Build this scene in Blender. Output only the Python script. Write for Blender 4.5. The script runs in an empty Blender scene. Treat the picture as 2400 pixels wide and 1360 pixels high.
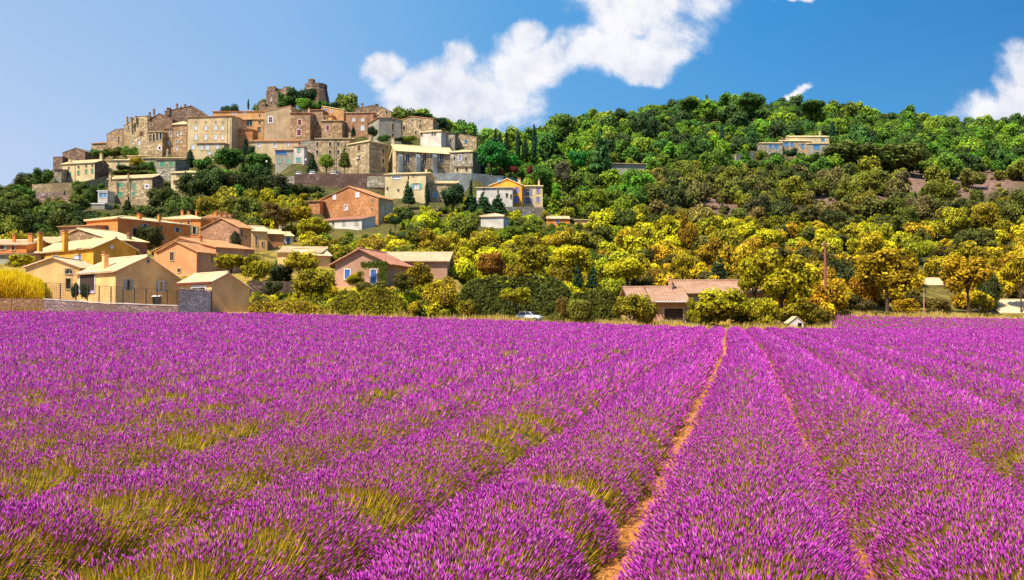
import bpy, bmesh, math, random
import numpy as np
from mathutils import Vector

random.seed(7)
rng = np.random.default_rng(11)
S = bpy.context.scene
COL = S.collection
R = math.radians

# ---------------------------------------------------------------- camera, light, exposure
F = 2078.0                      # focal length in photo pixels (2400 wide)
HZ = 727.0                      # photo row of the horizon
PITCH = math.atan((HZ - 680.0) / F)
EYE = Vector((0.0, 0.0, 2.15))
cam_d = bpy.data.cameras.new('camera')
cam_d.sensor_width = 36.0
cam_d.lens = F / 2400.0 * 36.0
cam_d.clip_start = 0.1
cam_d.clip_end = 6000.0
cam = bpy.data.objects.new('camera', cam_d)
COL.objects.link(cam)
cam.location = EYE
cam.rotation_euler = (math.pi / 2 + PITCH, 0, 0)
S.camera = cam
S.view_settings.view_transform = 'Standard'
S.view_settings.look = 'None'
S.view_settings.exposure = 0.40
S.view_settings.gamma = 1.0
S.view_settings.use_curve_mapping = False
S.cycles.max_bounces = 6
S.cycles.diffuse_bounces = 3
S.cycles.transparent_max_bounces = 6

SUN_DIR = Vector((-0.44, -0.48, 0.84)).normalized()       # towards the sun
sun_el = math.asin(SUN_DIR.z)
sun_az = math.atan2(SUN_DIR.x, SUN_DIR.y)                 # clockwise from +Y
sun_d = bpy.data.lights.new('sun', 'SUN')
sun_d.energy = 4.8
sun_d.angle = R(0.55)
sun_d.color = (1.0, 0.90, 0.74)
sun = bpy.data.objects.new('sun', sun_d)
COL.objects.link(sun)
sun.rotation_euler = (-SUN_DIR).to_track_quat('-Z', 'Y').to_euler()


def lin(r, g, b, a=1.0):
    f = lambda c: (c / 255.0 / 12.92) if c <= 10 else ((c / 255.0 + 0.055) / 1.055) ** 2.4
    return (f(r), f(g), f(b), a)


class NT:
    """small helper around a node tree"""
    def __init__(s, tree):
        s.t = tree
        s.t.nodes.clear()

    def n(s, typ, ins=None, **props):
        nd = s.t.nodes.new(typ)
        for k, v in props.items():
            setattr(nd, k, v)
        for k, v in (ins or {}).items():
            s.put(nd.inputs[k], v)
        return nd

    def put(s, sock, v):
        if isinstance(v, bpy.types.NodeSocket):
            s.t.links.new(v, sock)
        else:
            sock.default_value = v

    def m(s, op, a, b=0.0, c=0.0, clamp=False):
        nd = s.n('ShaderNodeMath', operation=op, use_clamp=clamp)
        s.put(nd.inputs[0], a); s.put(nd.inputs[1], b); s.put(nd.inputs[2], c)
        return nd.outputs[0]

    def ss(s, x, lo, hi):
        nd = s.n('ShaderNodeMapRange', interpolation_type='SMOOTHSTEP')
        s.put(nd.inputs['Value'], x); s.put(nd.inputs['From Min'], lo); s.put(nd.inputs['From Max'], hi)
        return nd.outputs['Result']

    def mix(s, f, a, b, mode='MIX'):
        nd = s.n('ShaderNodeMix', data_type='RGBA', blend_type=mode)
        s.put(nd.inputs[0], f); s.put(nd.inputs[6], a); s.put(nd.inputs[7], b)
        return nd.outputs[2]

    def ramp(s, x, stops, mode='LINEAR'):
        nd = s.n('ShaderNodeValToRGB')
        nd.color_ramp.interpolation = mode
        el = nd.color_ramp.elements
        while len(el) < len(stops):
            el.new(0.5)
        for e, (p, c) in zip(el, stops):
            e.position = p
            e.color = c
        s.put(nd.inputs[0], x)
        return nd.outputs[0]

    def noise(s, vec, scale, detail=4.0, rough=0.55, dist=0.0):
        nd = s.n('ShaderNodeTexNoise', {'Scale': scale, 'Detail': detail, 'Roughness': rough, 'Distortion': dist})
        if vec is not None:
            s.put(nd.inputs['Vector'], vec)
        return nd.outputs['Fac']


# ---------------------------------------------------------------- sky (world)
world = bpy.data.worlds.new("World")
S.world = world
world.use_nodes = True
w = NT(world.node_tree)
SKY_K = 0.10
tc = w.n('ShaderNodeTexCoord')
D3 = tc.outputs['Generated']
sep = w.n('ShaderNodeSeparateXYZ', {0: D3})
dx, dy, dz = sep.outputs
nish = w.n('ShaderNodeTexSky', sky_type='NISHITA', sun_disc=False)
nish.sun_elevation = sun_el
nish.sun_rotation = sun_az
ax = w.m('MULTIPLY_ADD', dx, 0.5, 0.5)
low = w.ramp(ax, [(0.0, lin(214, 222, 236)), (0.25, lin(190, 208, 236)), (0.38, lin(164, 195, 232)), (0.5, lin(122, 178, 228)),
                  (0.63, lin(92, 168, 224)), (0.76, lin(80, 160, 218)), (1.0, lin(72, 148, 206))])
top = w.ramp(ax, [(0.0, lin(196, 212, 236)), (0.25, lin(160, 190, 232)), (0.38, lin(134, 180, 228)), (0.5, lin(88, 160, 220)),
                  (0.63, lin(56, 142, 210)), (0.76, lin(42, 122, 192)), (1.0, lin(40, 112, 180))])
grad = w.mix(w.ss(dz, 0.05, 0.34), low, top)
grad10 = w.n('ShaderNodeVectorMath', {0: grad, 1: (0.82 / SKY_K,) * 3}, operation='MULTIPLY').outputs[0]
nk = w.n('ShaderNodeVectorMath', {0: nish.outputs[0], 1: (1.1, 1.1, 1.1)}, operation='MULTIPLY').outputs[0]
skyc = w.mix(w.m('MULTIPLY_ADD', w.ss(dz, 0.35, 0.9), 0.6, 0.06), grad10, nk)
# clouds, laid out by direction (azimuth/elevation tangents)
yy = w.m('MAXIMUM', dy, 0.05)
U = w.m('DIVIDE', dx, yy)
V = w.m('DIVIDE', dz, yy)
uv = w.n('ShaderNodeCombineXYZ', {0: U, 1: V, 2: 0.0}).outputs[0]
n1 = w.noise(uv, 11.0, 10.0, 0.62, 0.15)
n2 = w.noise(uv, 3.2, 3.0, 0.5)
warpx = w.m('MULTIPLY_ADD', w.noise(w.n('ShaderNodeVectorMath', {0: uv, 1: (3.1, 7.7, 0)}, operation='ADD').outputs[0], 8.0, 6.0, 0.55), 0.10, -0.05)
warpy = w.m('MULTIPLY_ADD', w.noise(w.n('ShaderNodeVectorMath', {0: uv, 1: (9.4, 1.7, 0)}, operation='ADD').outputs[0], 8.0, 6.0, 0.55), 0.10, -0.05)
Uw = w.m('ADD', U, warpx)
Vw = w.m('ADD', V, warpy)
# (px, py, rx, ry, tilt degrees) of the puffs
PUFFS = [(905, 182, 62, 48, 0), (1075, 225, 130, 88, 0), (1010, 250, 95, 55, 0), (1100, 300, 110, 48, 0), (1235, 210, 60, 95, -15),
         (1085, 130, 38, 60, 20), (1250, 165, 160, 70, 10), (1225, 90, 60, 52, 0), (1390, 115, 140, 66, 14), (1480, 130, 110, 48, 10),
         (1590, 85, 90, 60, 20), (1630, 20, 85, 60, 20), (1500, 30, 140, 52, 0), (1430, -10, 120, 55, 0), (1600, 115, 50, 30, 10), (1860, 0, 55, 18, 0),
         (1880, 206, 26, 13, 30), (1893, 196, 18, 10, 30), (2380, 210, 70, 60, 35), (2345, 255, 110, 50, 10), (2440, 180, 90, 100, 0),
         (980, 320, 80, 50, 0), (1080, 300, 150, 75, 0), (1030, 215, 110, 70, 30), (1170, 250, 120, 80, 0), (1330, 150, 110, 60, 10)]
dens = None
for (px, py, rx, ry, tl) in PUFFS:
    cu, cv = (px - 1200) / F, (HZ - py) / F
    a = R(tl)
    du = w.m('SUBTRACT', Uw, cu)
    dv = w.m('SUBTRACT', Vw, cv)
    p = w.m('MULTIPLY_ADD', du, math.cos(a) * F / rx, w.m('MULTIPLY', dv, math.sin(a) * F / rx))
    q = w.m('MULTIPLY_ADD', du, -math.sin(a) * F / ry, w.m('MULTIPLY', dv, math.cos(a) * F / ry))
    r2 = w.m('MULTIPLY_ADD', p, p, w.m('MULTIPLY', q, q))
    v = w.m('SUBTRACT', 1.0, r2)
    dens = v if dens is None else w.m('SMOOTH_MAX', dens, v, 0.35)
body = w.m('MULTIPLY_ADD', w.m('SUBTRACT', n1, 0.46), 4.2, dens)
mask = w.ss(body, -0.45, 1.05)
mask = w.m('MULTIPLY', w.m('POWER', mask, 1.6), w.ss(dy, 0.1, 0.3))
uo = w.n('ShaderNodeVectorMath', {0: uv, 1: (-0.012, 0.016, 0)}, operation='ADD').outputs[0]
n1o = w.noise(uo, 11.0, 10.0, 0.62, 0.15)
shade = w.ss(w.m('ADD', w.m('MULTIPLY_ADD', w.m('SUBTRACT', n1, n1o), 1.5, w.m('MULTIPLY', n2, 0.9)), w.m('MULTIPLY', w.m('MINIMUM', body, 1.5), -0.12)), -0.12, 0.52)
ccol = w.mix(shade, lin(190, 198, 222), lin(248, 247, 250))
ccol = w.n('ShaderNodeVectorMath', {0: ccol, 1: (0.80 / SKY_K,) * 3}, operation='MULTIPLY').outputs[0]
final = w.mix(w.m('MULTIPLY', mask, 0.97), skyc, ccol)
bg = w.n('ShaderNodeBackground', {'Color': final, 'Strength': SKY_K})
wo = w.n('ShaderNodeOutputWorld', {'Surface': bg.outputs[0]})
world.cycles.sampling_method = 'MANUAL'
world.cycles.sample_map_resolution = 512


# ---------------------------------------------------------------- photo direction -> place
def ray(px, py):
    a, b = (px - 1200.0) / F, (680.0 - py) / F
    c, s = math.cos(PITCH), math.sin(PITCH)
    return Vector((a, c - b * s, s + b * c))


def at(px, py, D):
    d = ray(px, py)
    return EYE + d * (D / d.y)


def tanx(px, py=500):
    d = ray(px, py)
    return d.x / d.y


def tanz(py, px=1200):
    d = ray(px, py)
    return d.z / d.y


def to_px(p):
    v = Vector(p) - EYE
    c, s = math.cos(PITCH), math.sin(PITCH)
    fwd = v.y * c + v.z * s
    up = -v.y * s + v.z * c
    return 1200 + F * v.x / fwd, 680 - F * up / fwd


# ---------------------------------------------------------------- terrain height
U_K = np.array([-900, -300, 0, 130, 300, 450, 600, 740, 900, 1060, 1150, 1300, 1500, 1700, 1900, 2100, 2400, 2800, 3400], float)
#  depth knots beyond the field; rows of the photo at which the bare ground lies
D_K = np.array([130, 150, 175, 205, 235, 265, 300, 340, 400, 470, 560, 800.])
P_K = np.array([
 [700, 690, 670, 640, 620, 610, 606, 612, 630, 650, 670, 700],   # -900
 [690, 665, 620, 570, 530, 510, 500, 520, 560, 600, 640, 690],   # -300
 [655, 620, 570, 520, 480, 455, 455, 480, 530, 580, 620, 680],   # 0
 [650, 610, 560, 500, 455, 420, 405, 425, 500, 560, 610, 670],   # 130
 [645, 600, 560, 500, 455, 400, 340, 330, 420, 520, 600, 660],   # 300
 [640, 598, 560, 500, 440, 392, 310, 290, 380, 500, 590, 650],   # 450
 [650, 605, 560, 490, 425, 395, 300, 258, 330, 480, 580, 650],   # 600
 [655, 610, 560, 485, 430, 395, 310, 240, 320, 470, 570, 650],   # 740
 [665, 620, 560, 495, 450, 400, 320, 280, 350, 480, 570, 650],   # 900
 [680, 640, 575, 510, 460, 405, 345, 320, 380, 480, 560, 640],   # 1060
 [690, 650, 585, 520, 470, 420, 375, 350, 370, 430, 520, 620],   # 1150
 [705, 665, 600, 535, 490, 455, 415, 375, 330, 318, 370, 520],   # 1300
 [725, 690, 630, 570, 520, 485, 445, 405, 345, 285, 290, 420],   # 1500
 [738, 705, 650, 585, 535, 505, 470, 430, 360, 290, 250, 330],   # 1700
 [748, 722, 670, 600, 548, 515, 480, 440, 375, 300, 256, 320],   # 1900
 [752, 728, 680, 610, 555, 520, 490, 450, 395, 325, 284, 340],   # 2100
 [757, 735, 690, 620, 560, 520, 490, 455, 405, 345, 300, 350],   # 2400
 [760, 740, 700, 640, 580, 540, 510, 480, 430, 370, 330, 370],   # 2800
 [765, 750, 720, 690, 650, 620, 600, 580, 540, 500, 470, 500],   # 3400
], float)
EDGE_Z = np.interp(U_K, [-300, 0, 585, 900, 1100, 1300, 1500, 1700, 1950, 2400, 3400], [1.75, 1.58, 1.42, 1.0, 0.72, 0.40, 0.06, -0.2, -0.33, -0.38, -0.4])
SLOPE = (680 - P_K)
Z_K = np.zeros_like(P_K)
for i in range(len(U_K)):
    for j in range(len(D_K)):
        Z_K[i, j] = EYE.z + tanz(P_K[i, j]) * D_K[j]
uu = np.linspace(-900, 3400, 216)
dd = np.concatenate([np.linspace(0, 125, 64), np.linspace(130, 800, 168)])
ZG = np.zeros((len(uu), len(dd)))
for i, u_ in enumerate(uu):
    far = np.array([np.interp(u_, U_K, Z_K[:, j]) for j in range(len(D_K))])
    e = np.interp(u_, U_K, EDGE_Z)
    for j, d_ in enumerate(dd):
        if d_ <= 97:
            ZG[i, j] = e * (max(0, d_ - 12) / 85.0) ** 1.55
        elif d_ < 130:
            t = (d_ - 97) / 33.0
            if u_ > 1950:
                ZG[i, j] = e * (1 - t) + t * (far[0])
            else:
                ZG[i, j] = e * (1 - t * t) + far[0] * t * t
        else:
            ZG[i, j] = np.interp(d_, D_K, far)
k5 = np.array([1, 3, 4, 3, 1.]) / 12
far_m = dd > 104
for _ in range(3):
    Zs = ZG.copy()
    pad = np.pad(ZG, ((2, 2), (2, 2)), 'edge')
    Zs = sum(k5[a] * k5[b] * pad[a:a + len(uu), b:b + len(dd)] for a in range(5) for b in range(5))
    ZG[:, far_m] = Zs[:, far_m]


def hash2(ix, iy, seed=0):
    v = np.sin(ix * 127.1 + iy * 311.7 + seed * 74.7) * 43758.5453
    return v - np.floor(v)


def vnoise(x, y, seed=0):
    ix, iy = np.floor(x), np.floor(y)
    fx, fy = x - ix, y - iy
    fx, fy = fx * fx * (3 - 2 * fx), fy * fy * (3 - 2 * fy)
    a, b = hash2(ix, iy, seed), hash2(ix + 1, iy, seed)
    c, d = hash2(ix, iy + 1, seed), hash2(ix + 1, iy + 1, seed)
    return (a * (1 - fx) + b * fx) * (1 - fy) + (c * (1 - fx) + d * fx) * fy


def ground(x, y):
    """terrain height, arrays or scalars"""
    x = np.asarray(x, float); y = np.asarray(y, float)
    yc = np.clip(y, 1.0, 799.0)
    u = np.clip(1200 + F * x / yc, -899, 3399)
    fi = (u - uu[0]) / (uu[1] - uu[0])
    i = np.clip(np.floor(fi).astype(int), 0, len(uu) - 2)
    fi = fi - i
    j = np.clip(np.searchsorted(dd, yc) - 1, 0, len(dd) - 2)
    fj = np.clip((yc - dd[j]) / (dd[j + 1] - dd[j]), 0, 1)
    z = (ZG[i, j] * (1 - fi) * (1 - fj) + ZG[i + 1, j] * fi * (1 - fj) + ZG[i, j + 1] * (1 - fi) * fj + ZG[i + 1, j + 1] * fi * fj)
    return z


def gz(x, y):
    return float(ground(x, y))


# ---------------------------------------------------------------- materials
MATS = {}


def new_mat(name):
    m = bpy.data.materials.new(name)
    m.use_nodes = True
    t = NT(m.node_tree)
    MATS[name] = m
    return m, t


def finish(t, col, rough=0.9, bump=None, bs=0.3, bd=0.05, spec=0.2, metal=0.0):
    p = t.n('ShaderNodeBsdfPrincipled', {'Base Color': col, 'Roughness': rough, 'Metallic': metal})
    p.inputs['Specular IOR Level'].default_value = spec
    if bump is not None:
        b = t.n('ShaderNodeBump', {'Strength': bs, 'Distance': bd, 'Height': bump})
        t.put(p.inputs['Normal'], b.outputs[0])
    t.n('ShaderNodeOutputMaterial', {'Surface': p.outputs[0]})
    return p


def mul(c, k):
    return (c[0] * k, c[1] * k, c[2] * k, 1.0)


def plaster(name, c, stain=0.25):
    m, t = new_mat(name)
    v = t.n('ShaderNodeTexCoord').outputs['Object']
    a = t.noise(v, 0.35, 6.0, 0.6)
    b = t.noise(v, 2.5, 5.0, 0.65)
    sv = t.n('ShaderNodeMapping', {0: v, 3: (1.6, 1.6, 0.25)}).outputs[0]
    st = t.noise(sv, 1.0, 5.0, 0.6)
    col = t.mix(t.ss(a, 0.35, 0.65), mul(c, 0.78), mul(c, 1.10))
    col = t.mix(t.m('MULTIPLY', t.ss(b, 0.45, 0.75), 0.35), col, mul(c, 0.72))
    col = t.mix(t.m('MULTIPLY', t.ss(st, 0.52, 0.78), stain), col, mul((c[0] * .8, c[1] * .72, c[2] * .62), 0.55))
    finish(t, col, 0.92, b, 0.25, 0.04)
    return m


def stone(name, c, dark=0.45, scale=2.4, mort=None, var=0.5):
    m, t = new_mat(name)
    v = t.n('ShaderNodeTexCoord').outputs['Object']
    vm = t.n('ShaderNodeMapping', {0: v, 3: (1.0, 1.0, 1.7)}).outputs[0]
    vo = t.n('ShaderNodeTexVoronoi', {'Vector': vm, 'Scale': scale, 'Randomness': 0.9})
    ed = t.n('ShaderNodeTexVoronoi', {'Vector': vm, 'Scale': scale, 'Randomness': 0.9}, feature='DISTANCE_TO_EDGE')
    cell = t.n('ShaderNodeSeparateColor', {0: vo.outputs['Color']}).outputs[0]
    a = t.noise(v, 0.22, 6.0, 0.62)
    b = t.noise(v, 6.0, 4.0, 0.6)
    col = t.mix(cell, mul(c, 1 - var * 0.6), mul(c, 1 + var * 0.5))
    col = t.mix(t.ss(a, 0.38, 0.66), col, mul((c[0] * 1.02, c[1] * .9, c[2] * .78), 0.62))
    col = t.mix(t.m('MULTIPLY', t.ss(b, 0.5, 0.8), 0.4), col, mul(c, 0.6))
    mc = mort or mul(c, dark)
    col = t.mix(t.ss(ed.outputs['Distance'], 0.02, 0.09), mc, col)
    h = t.m('MULTIPLY_ADD', t.ss(ed.outputs['Distance'], 0.0, 0.12), 0.7, t.m('MULTIPLY', b, 0.3))
    finish(t, col, 0.95, h, 0.6, 0.08)
    return m


def tile(name, c, c2):
    m, t = new_mat(name)
    v = t.n('ShaderNodeTexCoord').outputs['Object']
    a = t.noise(v, 0.5, 5.0, 0.6)
    b = t.noise(v, 5.5, 3.0, 0.7)
    vo = t.n('ShaderNodeTexVoronoi', {'Vector': v, 'Scale': 3.2})
    cell = t.n('ShaderNodeSeparateColor', {0: vo.outputs['Color']}).outputs[0]
    col = t.mix(t.ss(a, 0.35, 0.68), c, c2)
    col = t.mix(t.m('MULTIPLY', cell, 0.45), col, mul(c2, 0.75))
    col = t.mix(t.m('MULTIPLY', t.ss(b, 0.55, 0.75), 0.55), col, mul(c2, 0.4))
    finish(t, col, 0.85, t.m('ADD', b, cell), 0.8, 0.10)
    return m


def plain(name, c, rough=0.6, metal=0.0, var=0.15, spec=0.3):
    m, t = new_mat(name)
    v = t.n('ShaderNodeTexCoord').outputs['Object']
    a = t.noise(v, 3.0, 4.0, 0.6)
    col = t.mix(a, mul(c, 1 - var), mul(c, 1 + var))
    finish(t, col, rough, a, 0.1, 0.01, spec, metal)
    return m


plaster('pl_orange', (0.88, 0.31, 0.08, 1))
plaster('pl_pink', (0.92, 0.40, 0.17, 1))
plaster('pl_yellow', (0.96, 0.46, 0.06, 1), 0.15)
plaster('pl_ochre', (0.62, 0.34, 0.14, 1), 0.35)
plaster('pl_peach', (0.97, 0.60, 0.24, 1), 0.10)
plaster('pl_cream', (0.74, 0.58, 0.32, 1), 0.2)
plaster('pl_buff', (0.62, 0.48, 0.27, 1), 0.45)
plaster('pl_tan', (0.52, 0.38, 0.23, 1), 0.5)
plaster('pl_grey', (0.38, 0.35, 0.28, 1), 0.5)
plaster('pl_white', (0.72, 0.66, 0.58, 1), 0.25)
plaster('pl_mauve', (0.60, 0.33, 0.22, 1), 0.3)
stone('st_brown', (0.50, 0.33, 0.19, 1), 0.5, 1.3, None, 0.95)
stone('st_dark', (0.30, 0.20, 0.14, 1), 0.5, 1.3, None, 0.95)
stone('st_buff', (0.58, 0.44, 0.26, 1), 0.5, 1.3, None, 0.95)
stone('st_grey', (0.46, 0.41, 0.31, 1), 0.5, 1.3, None, 0.9)
stone('st_orange', (0.68, 0.32, 0.14, 1), 0.45, 2.0)
stone('st_pink', (0.55, 0.30, 0.18, 1), 0.5, 2.2)
stone('st_blue', (0.30, 0.34, 0.36, 1), 0.4, 1.8)
stone('st_purple', (0.24, 0.15, 0.12, 1), 0.4, 1.6, None, 0.8)
stone('st_slate', (0.17, 0.16, 0.20, 1), 0.5, 4.0, None, 0.8)
stone('st_wall', (0.42, 0.30, 0.30, 1), 0.4, 3.2, None, 0.8)
stone('st_church', (0.56, 0.42, 0.26, 1), 0.5, 1.2, None, 0.95)
stone('st_rock', (0.40, 0.31, 0.26, 1), 0.3, 0.8, None, 0.8)
tile('ti_cream', (0.90, 0.73, 0.40, 1), (0.76, 0.56, 0.28, 1))
tile('ti_pale', (0.88, 0.68, 0.42, 1), (0.74, 0.50, 0.28, 1))
tile('ti_orange', (0.66, 0.34, 0.15, 1), (0.50, 0.24, 0.11, 1))
tile('ti_terra', (0.62, 0.30, 0.19, 1), (0.46, 0.20, 0.13, 1))
tile('ti_tan', (0.58, 0.36, 0.24, 1), (0.44, 0.24, 0.15, 1))
tile('ti_brown', (0.30, 0.19, 0.12, 1), (0.22, 0.13, 0.09, 1))
plain('trim_white', (0.78, 0.74, 0.74, 1))
plain('trim_lilac', (0.66, 0.56, 0.72, 1))
plain('trim_buff', (0.55, 0.44, 0.28, 1))
plain('sh_green', (0.10, 0.30, 0.17, 1))
plain('sh_turq', (0.16, 0.42, 0.38, 1))
plain('sh_blue', (0.07, 0.17, 0.55, 1))
plain('sh_lav', (0.22, 0.22, 0.56, 1))
plain('sh_pale', (0.60, 0.68, 0.76, 1))
plain('sh_grey', (0.38, 0.42, 0.46, 1))
plain('sh_red', (0.20, 0.035, 0.03, 1))
plain('sh_brown', (0.14, 0.06, 0.035, 1))
plain('sh_sky', (0.16, 0.36, 0.66, 1))
plain('opening_shade', (0.06, 0.035, 0.03, 1), 0.8)  # near-black colour standing in for the shade inside openings
plain('eave', (0.22, 0.05, 0.035, 1), 0.8)
plain('metal_dark', (0.06, 0.055, 0.05, 1), 0.6, 0.3)
plain('rust', (0.30, 0.11, 0.075, 1), 0.8)
plain('lamp_white', (0.8, 0.8, 0.78, 1), 0.4)
plain('rubber', (0.03, 0.03, 0.03, 1), 0.8)
plain('car_white', (0.78, 0.77, 0.76, 1), 0.25, 0.0, 0.02, 0.6)
plain('plaque', (0.82, 0.76, 0.66, 1))
plain('blue_cloth', (0.04, 0.28, 0.55, 1), 0.7)
m_, t_ = new_mat('glass_dark')
v_ = t_.n('ShaderNodeTexCoord').outputs['Object']
finish(t_, t_.mix(t_.noise(v_, 1.5), (0.012, 0.014, 0.02, 1), (0.05, 0.05, 0.06, 1)), 0.12, None, spec=0.6)
m_, t_ = new_mat('glass_pale')
v_ = t_.n('ShaderNodeTexCoord').outputs['Object']
finish(t_, t_.mix(t_.noise(v_, 1.5), (0.50, 0.56, 0.66, 1), (0.74, 0.78, 0.84, 1)), 0.35, None, spec=0.6)
m_, t_ = new_mat('glass_blue')
v_ = t_.n('ShaderNodeTexCoord').outputs['Object']
finish(t_, t_.mix(t_.noise(v_, 1.5), (0.06, 0.20, 0.42, 1), (0.12, 0.34, 0.60, 1)), 0.2, None, spec=0.6)

# bark
m_, t_ = new_mat('bark')
v_ = t_.n('ShaderNodeTexCoord').outputs['Object']
b_ = t_.noise(t_.n('ShaderNodeMapping', {0: v_, 3: (6, 6, 1.2)}).outputs[0], 2.0, 5.0, 0.7)
finish(t_, t_.mix(b_, (0.045, 0.026, 0.022, 1), (0.17, 0.10, 0.075, 1)), 0.95, b_, 0.7, 0.04)


def foliage_mat(name, inst):
    m, t = new_mat(name)
    if inst:
        oc = t.n('ShaderNodeAttribute', attribute_name='tint', attribute_type='INSTANCER').outputs['Color']
    else:
        oc = t.n('ShaderNodeObjectInfo').outputs['Color']
    tone = t.n('ShaderNodeAttribute', attribute_name='tone').outputs['Fac']
    v = t.n('ShaderNodeTexCoord').outputs['Object']
    nz = t.noise(v, 0.9, 3.0, 0.6)
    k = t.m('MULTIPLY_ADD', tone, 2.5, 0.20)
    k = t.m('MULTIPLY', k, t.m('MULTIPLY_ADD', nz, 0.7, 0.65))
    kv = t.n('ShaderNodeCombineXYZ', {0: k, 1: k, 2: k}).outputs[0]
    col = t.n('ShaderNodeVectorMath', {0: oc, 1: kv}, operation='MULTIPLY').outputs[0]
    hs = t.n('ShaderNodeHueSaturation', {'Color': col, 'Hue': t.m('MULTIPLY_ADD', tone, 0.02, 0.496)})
    c = hs.outputs[0]
    d = t.n('ShaderNodeBsdfPrincipled', {'Base Color': c, 'Roughness': 0.7})
    d.inputs['Specular IOR Level'].default_value = 0.15
    tl = t.n('ShaderNodeBsdfTranslucent', {'Color': c})
    mx = t.n('ShaderNodeMixShader', {0: 0.20, 1: d.outputs[0], 2: tl.outputs[0]})
    t.n('ShaderNodeOutputMaterial', {'Surface': mx.outputs[0]})
    return m


foliage_mat('foliage', False)
foliage_mat('foliage_woods', True)


def tone_mat(name, stops, rough=0.8, trans=0.25, big=None):
    """colour picked by the per-face tone attribute"""
    m, t = new_mat(name)
    tone = t.n('ShaderNodeAttribute', attribute_name='tone').outputs['Fac']
    col = t.ramp(tone, stops)
    d = t.n('ShaderNodeBsdfPrincipled', {'Base Color': col, 'Roughness': rough})
    d.inputs['Specular IOR Level'].default_value = 0.15
    tl = t.n('ShaderNodeBsdfTranslucent', {'Color': col})
    mx = t.n('ShaderNodeMixShader', {0: trans, 1: d.outputs[0], 2: tl.outputs[0]})
    t.n('ShaderNodeOutputMaterial', {'Surface': mx.outputs[0]})
    return m


tone_mat('lavender_flower', [(0.0, (0.32, 0.015, 0.28, 1)), (0.35, (0.62, 0.055, 0.56, 1)), (0.78, (0.80, 0.12, 0.72, 1)), (1.0, (0.94, 0.34, 0.78, 1))], 0.8, 0.35)
tone_mat('lavender_stem', [(0.0, (0.12, 0.10, 0.012, 1)), (0.5, (0.46, 0.34, 0.02, 1)), (1.0, (0.88, 0.56, 0.06, 1))], 0.8, 0.3)
tone_mat('dry_grass', [(0.0, (0.30, 0.20, 0.03, 1)), (0.5, (0.66, 0.46, 0.07, 1)), (1.0, (0.90, 0.76, 0.36, 1))], 0.8, 0.3)
m_, t_ = new_mat('lavender_mound')
v_ = t_.n('ShaderNodeTexCoord').outputs['Object']
a_ = t_.noise(v_, 7.0, 4.0, 0.7)
b_ = t_.noise(v_, 0.6, 3.0, 0.6)
c_ = t_.mix(t_.ss(a_, 0.35, 0.65), (0.08, 0.06, 0.012, 1), (0.34, 0.25, 0.035, 1))
finish(t_, c_, 0.95, a_, 1.0, 0.15)
MATS['mound'] = m_


# ---------------------------------------------------------------- object helpers
def tag(o, label=None, cat=None, group=None, kind=None):
    if label: o['label'] = label
    if cat: o['category'] = cat
    if group: o['group'] = group
    if kind: o['kind'] = kind
    return o


def link(name, me, parent=None, mat=None, loc=None):
    o = bpy.data.objects.new(name, me)
    COL.objects.link(o)
    if parent is not None:
        o.parent = parent
    if loc is not None:
        o.location = loc
    if mat is not None and me is not None:
        me.materials.clear()
        me.materials.append(MATS[mat] if isinstance(mat, str) else mat)
    return o


def empty(name, loc, label=None, cat=None, group=None):
    o = bpy.data.objects.new(name, None)
    o.empty_display_size = 0.5
    COL.objects.link(o)
    o.location = loc
    return tag(o, label, cat, group)


def np_mesh(name, verts, faces, tone=None, smooth=False):
    """verts (n,3), faces (m,k) all of the same size"""
    me = bpy.data.meshes.new(name)
    verts = np.asarray(verts, np.float32)
    faces = np.asarray(faces, np.int32)
    nf, k = faces.shape
    me.vertices.add(len(verts))
    me.vertices.foreach_set('co', verts.ravel())
    me.loops.add(nf * k)
    me.loops.foreach_set('vertex_index', faces.ravel())
    me.polygons.add(nf)
    me.polygons.foreach_set('loop_start', np.arange(0, nf * k, k, dtype=np.int32))
    me.polygons.foreach_set('loop_total', np.full(nf, k, np.int32))
    if smooth:
        me.polygons.foreach_set('use_smooth', np.ones(nf, bool))
    me.update(calc_edges=True)
    if tone is not None:
        at_ = me.attributes.new('tone', 'FLOAT', 'FACE')
        at_.data.foreach_set('value', np.asarray(tone, np.float32))
    return me


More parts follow.
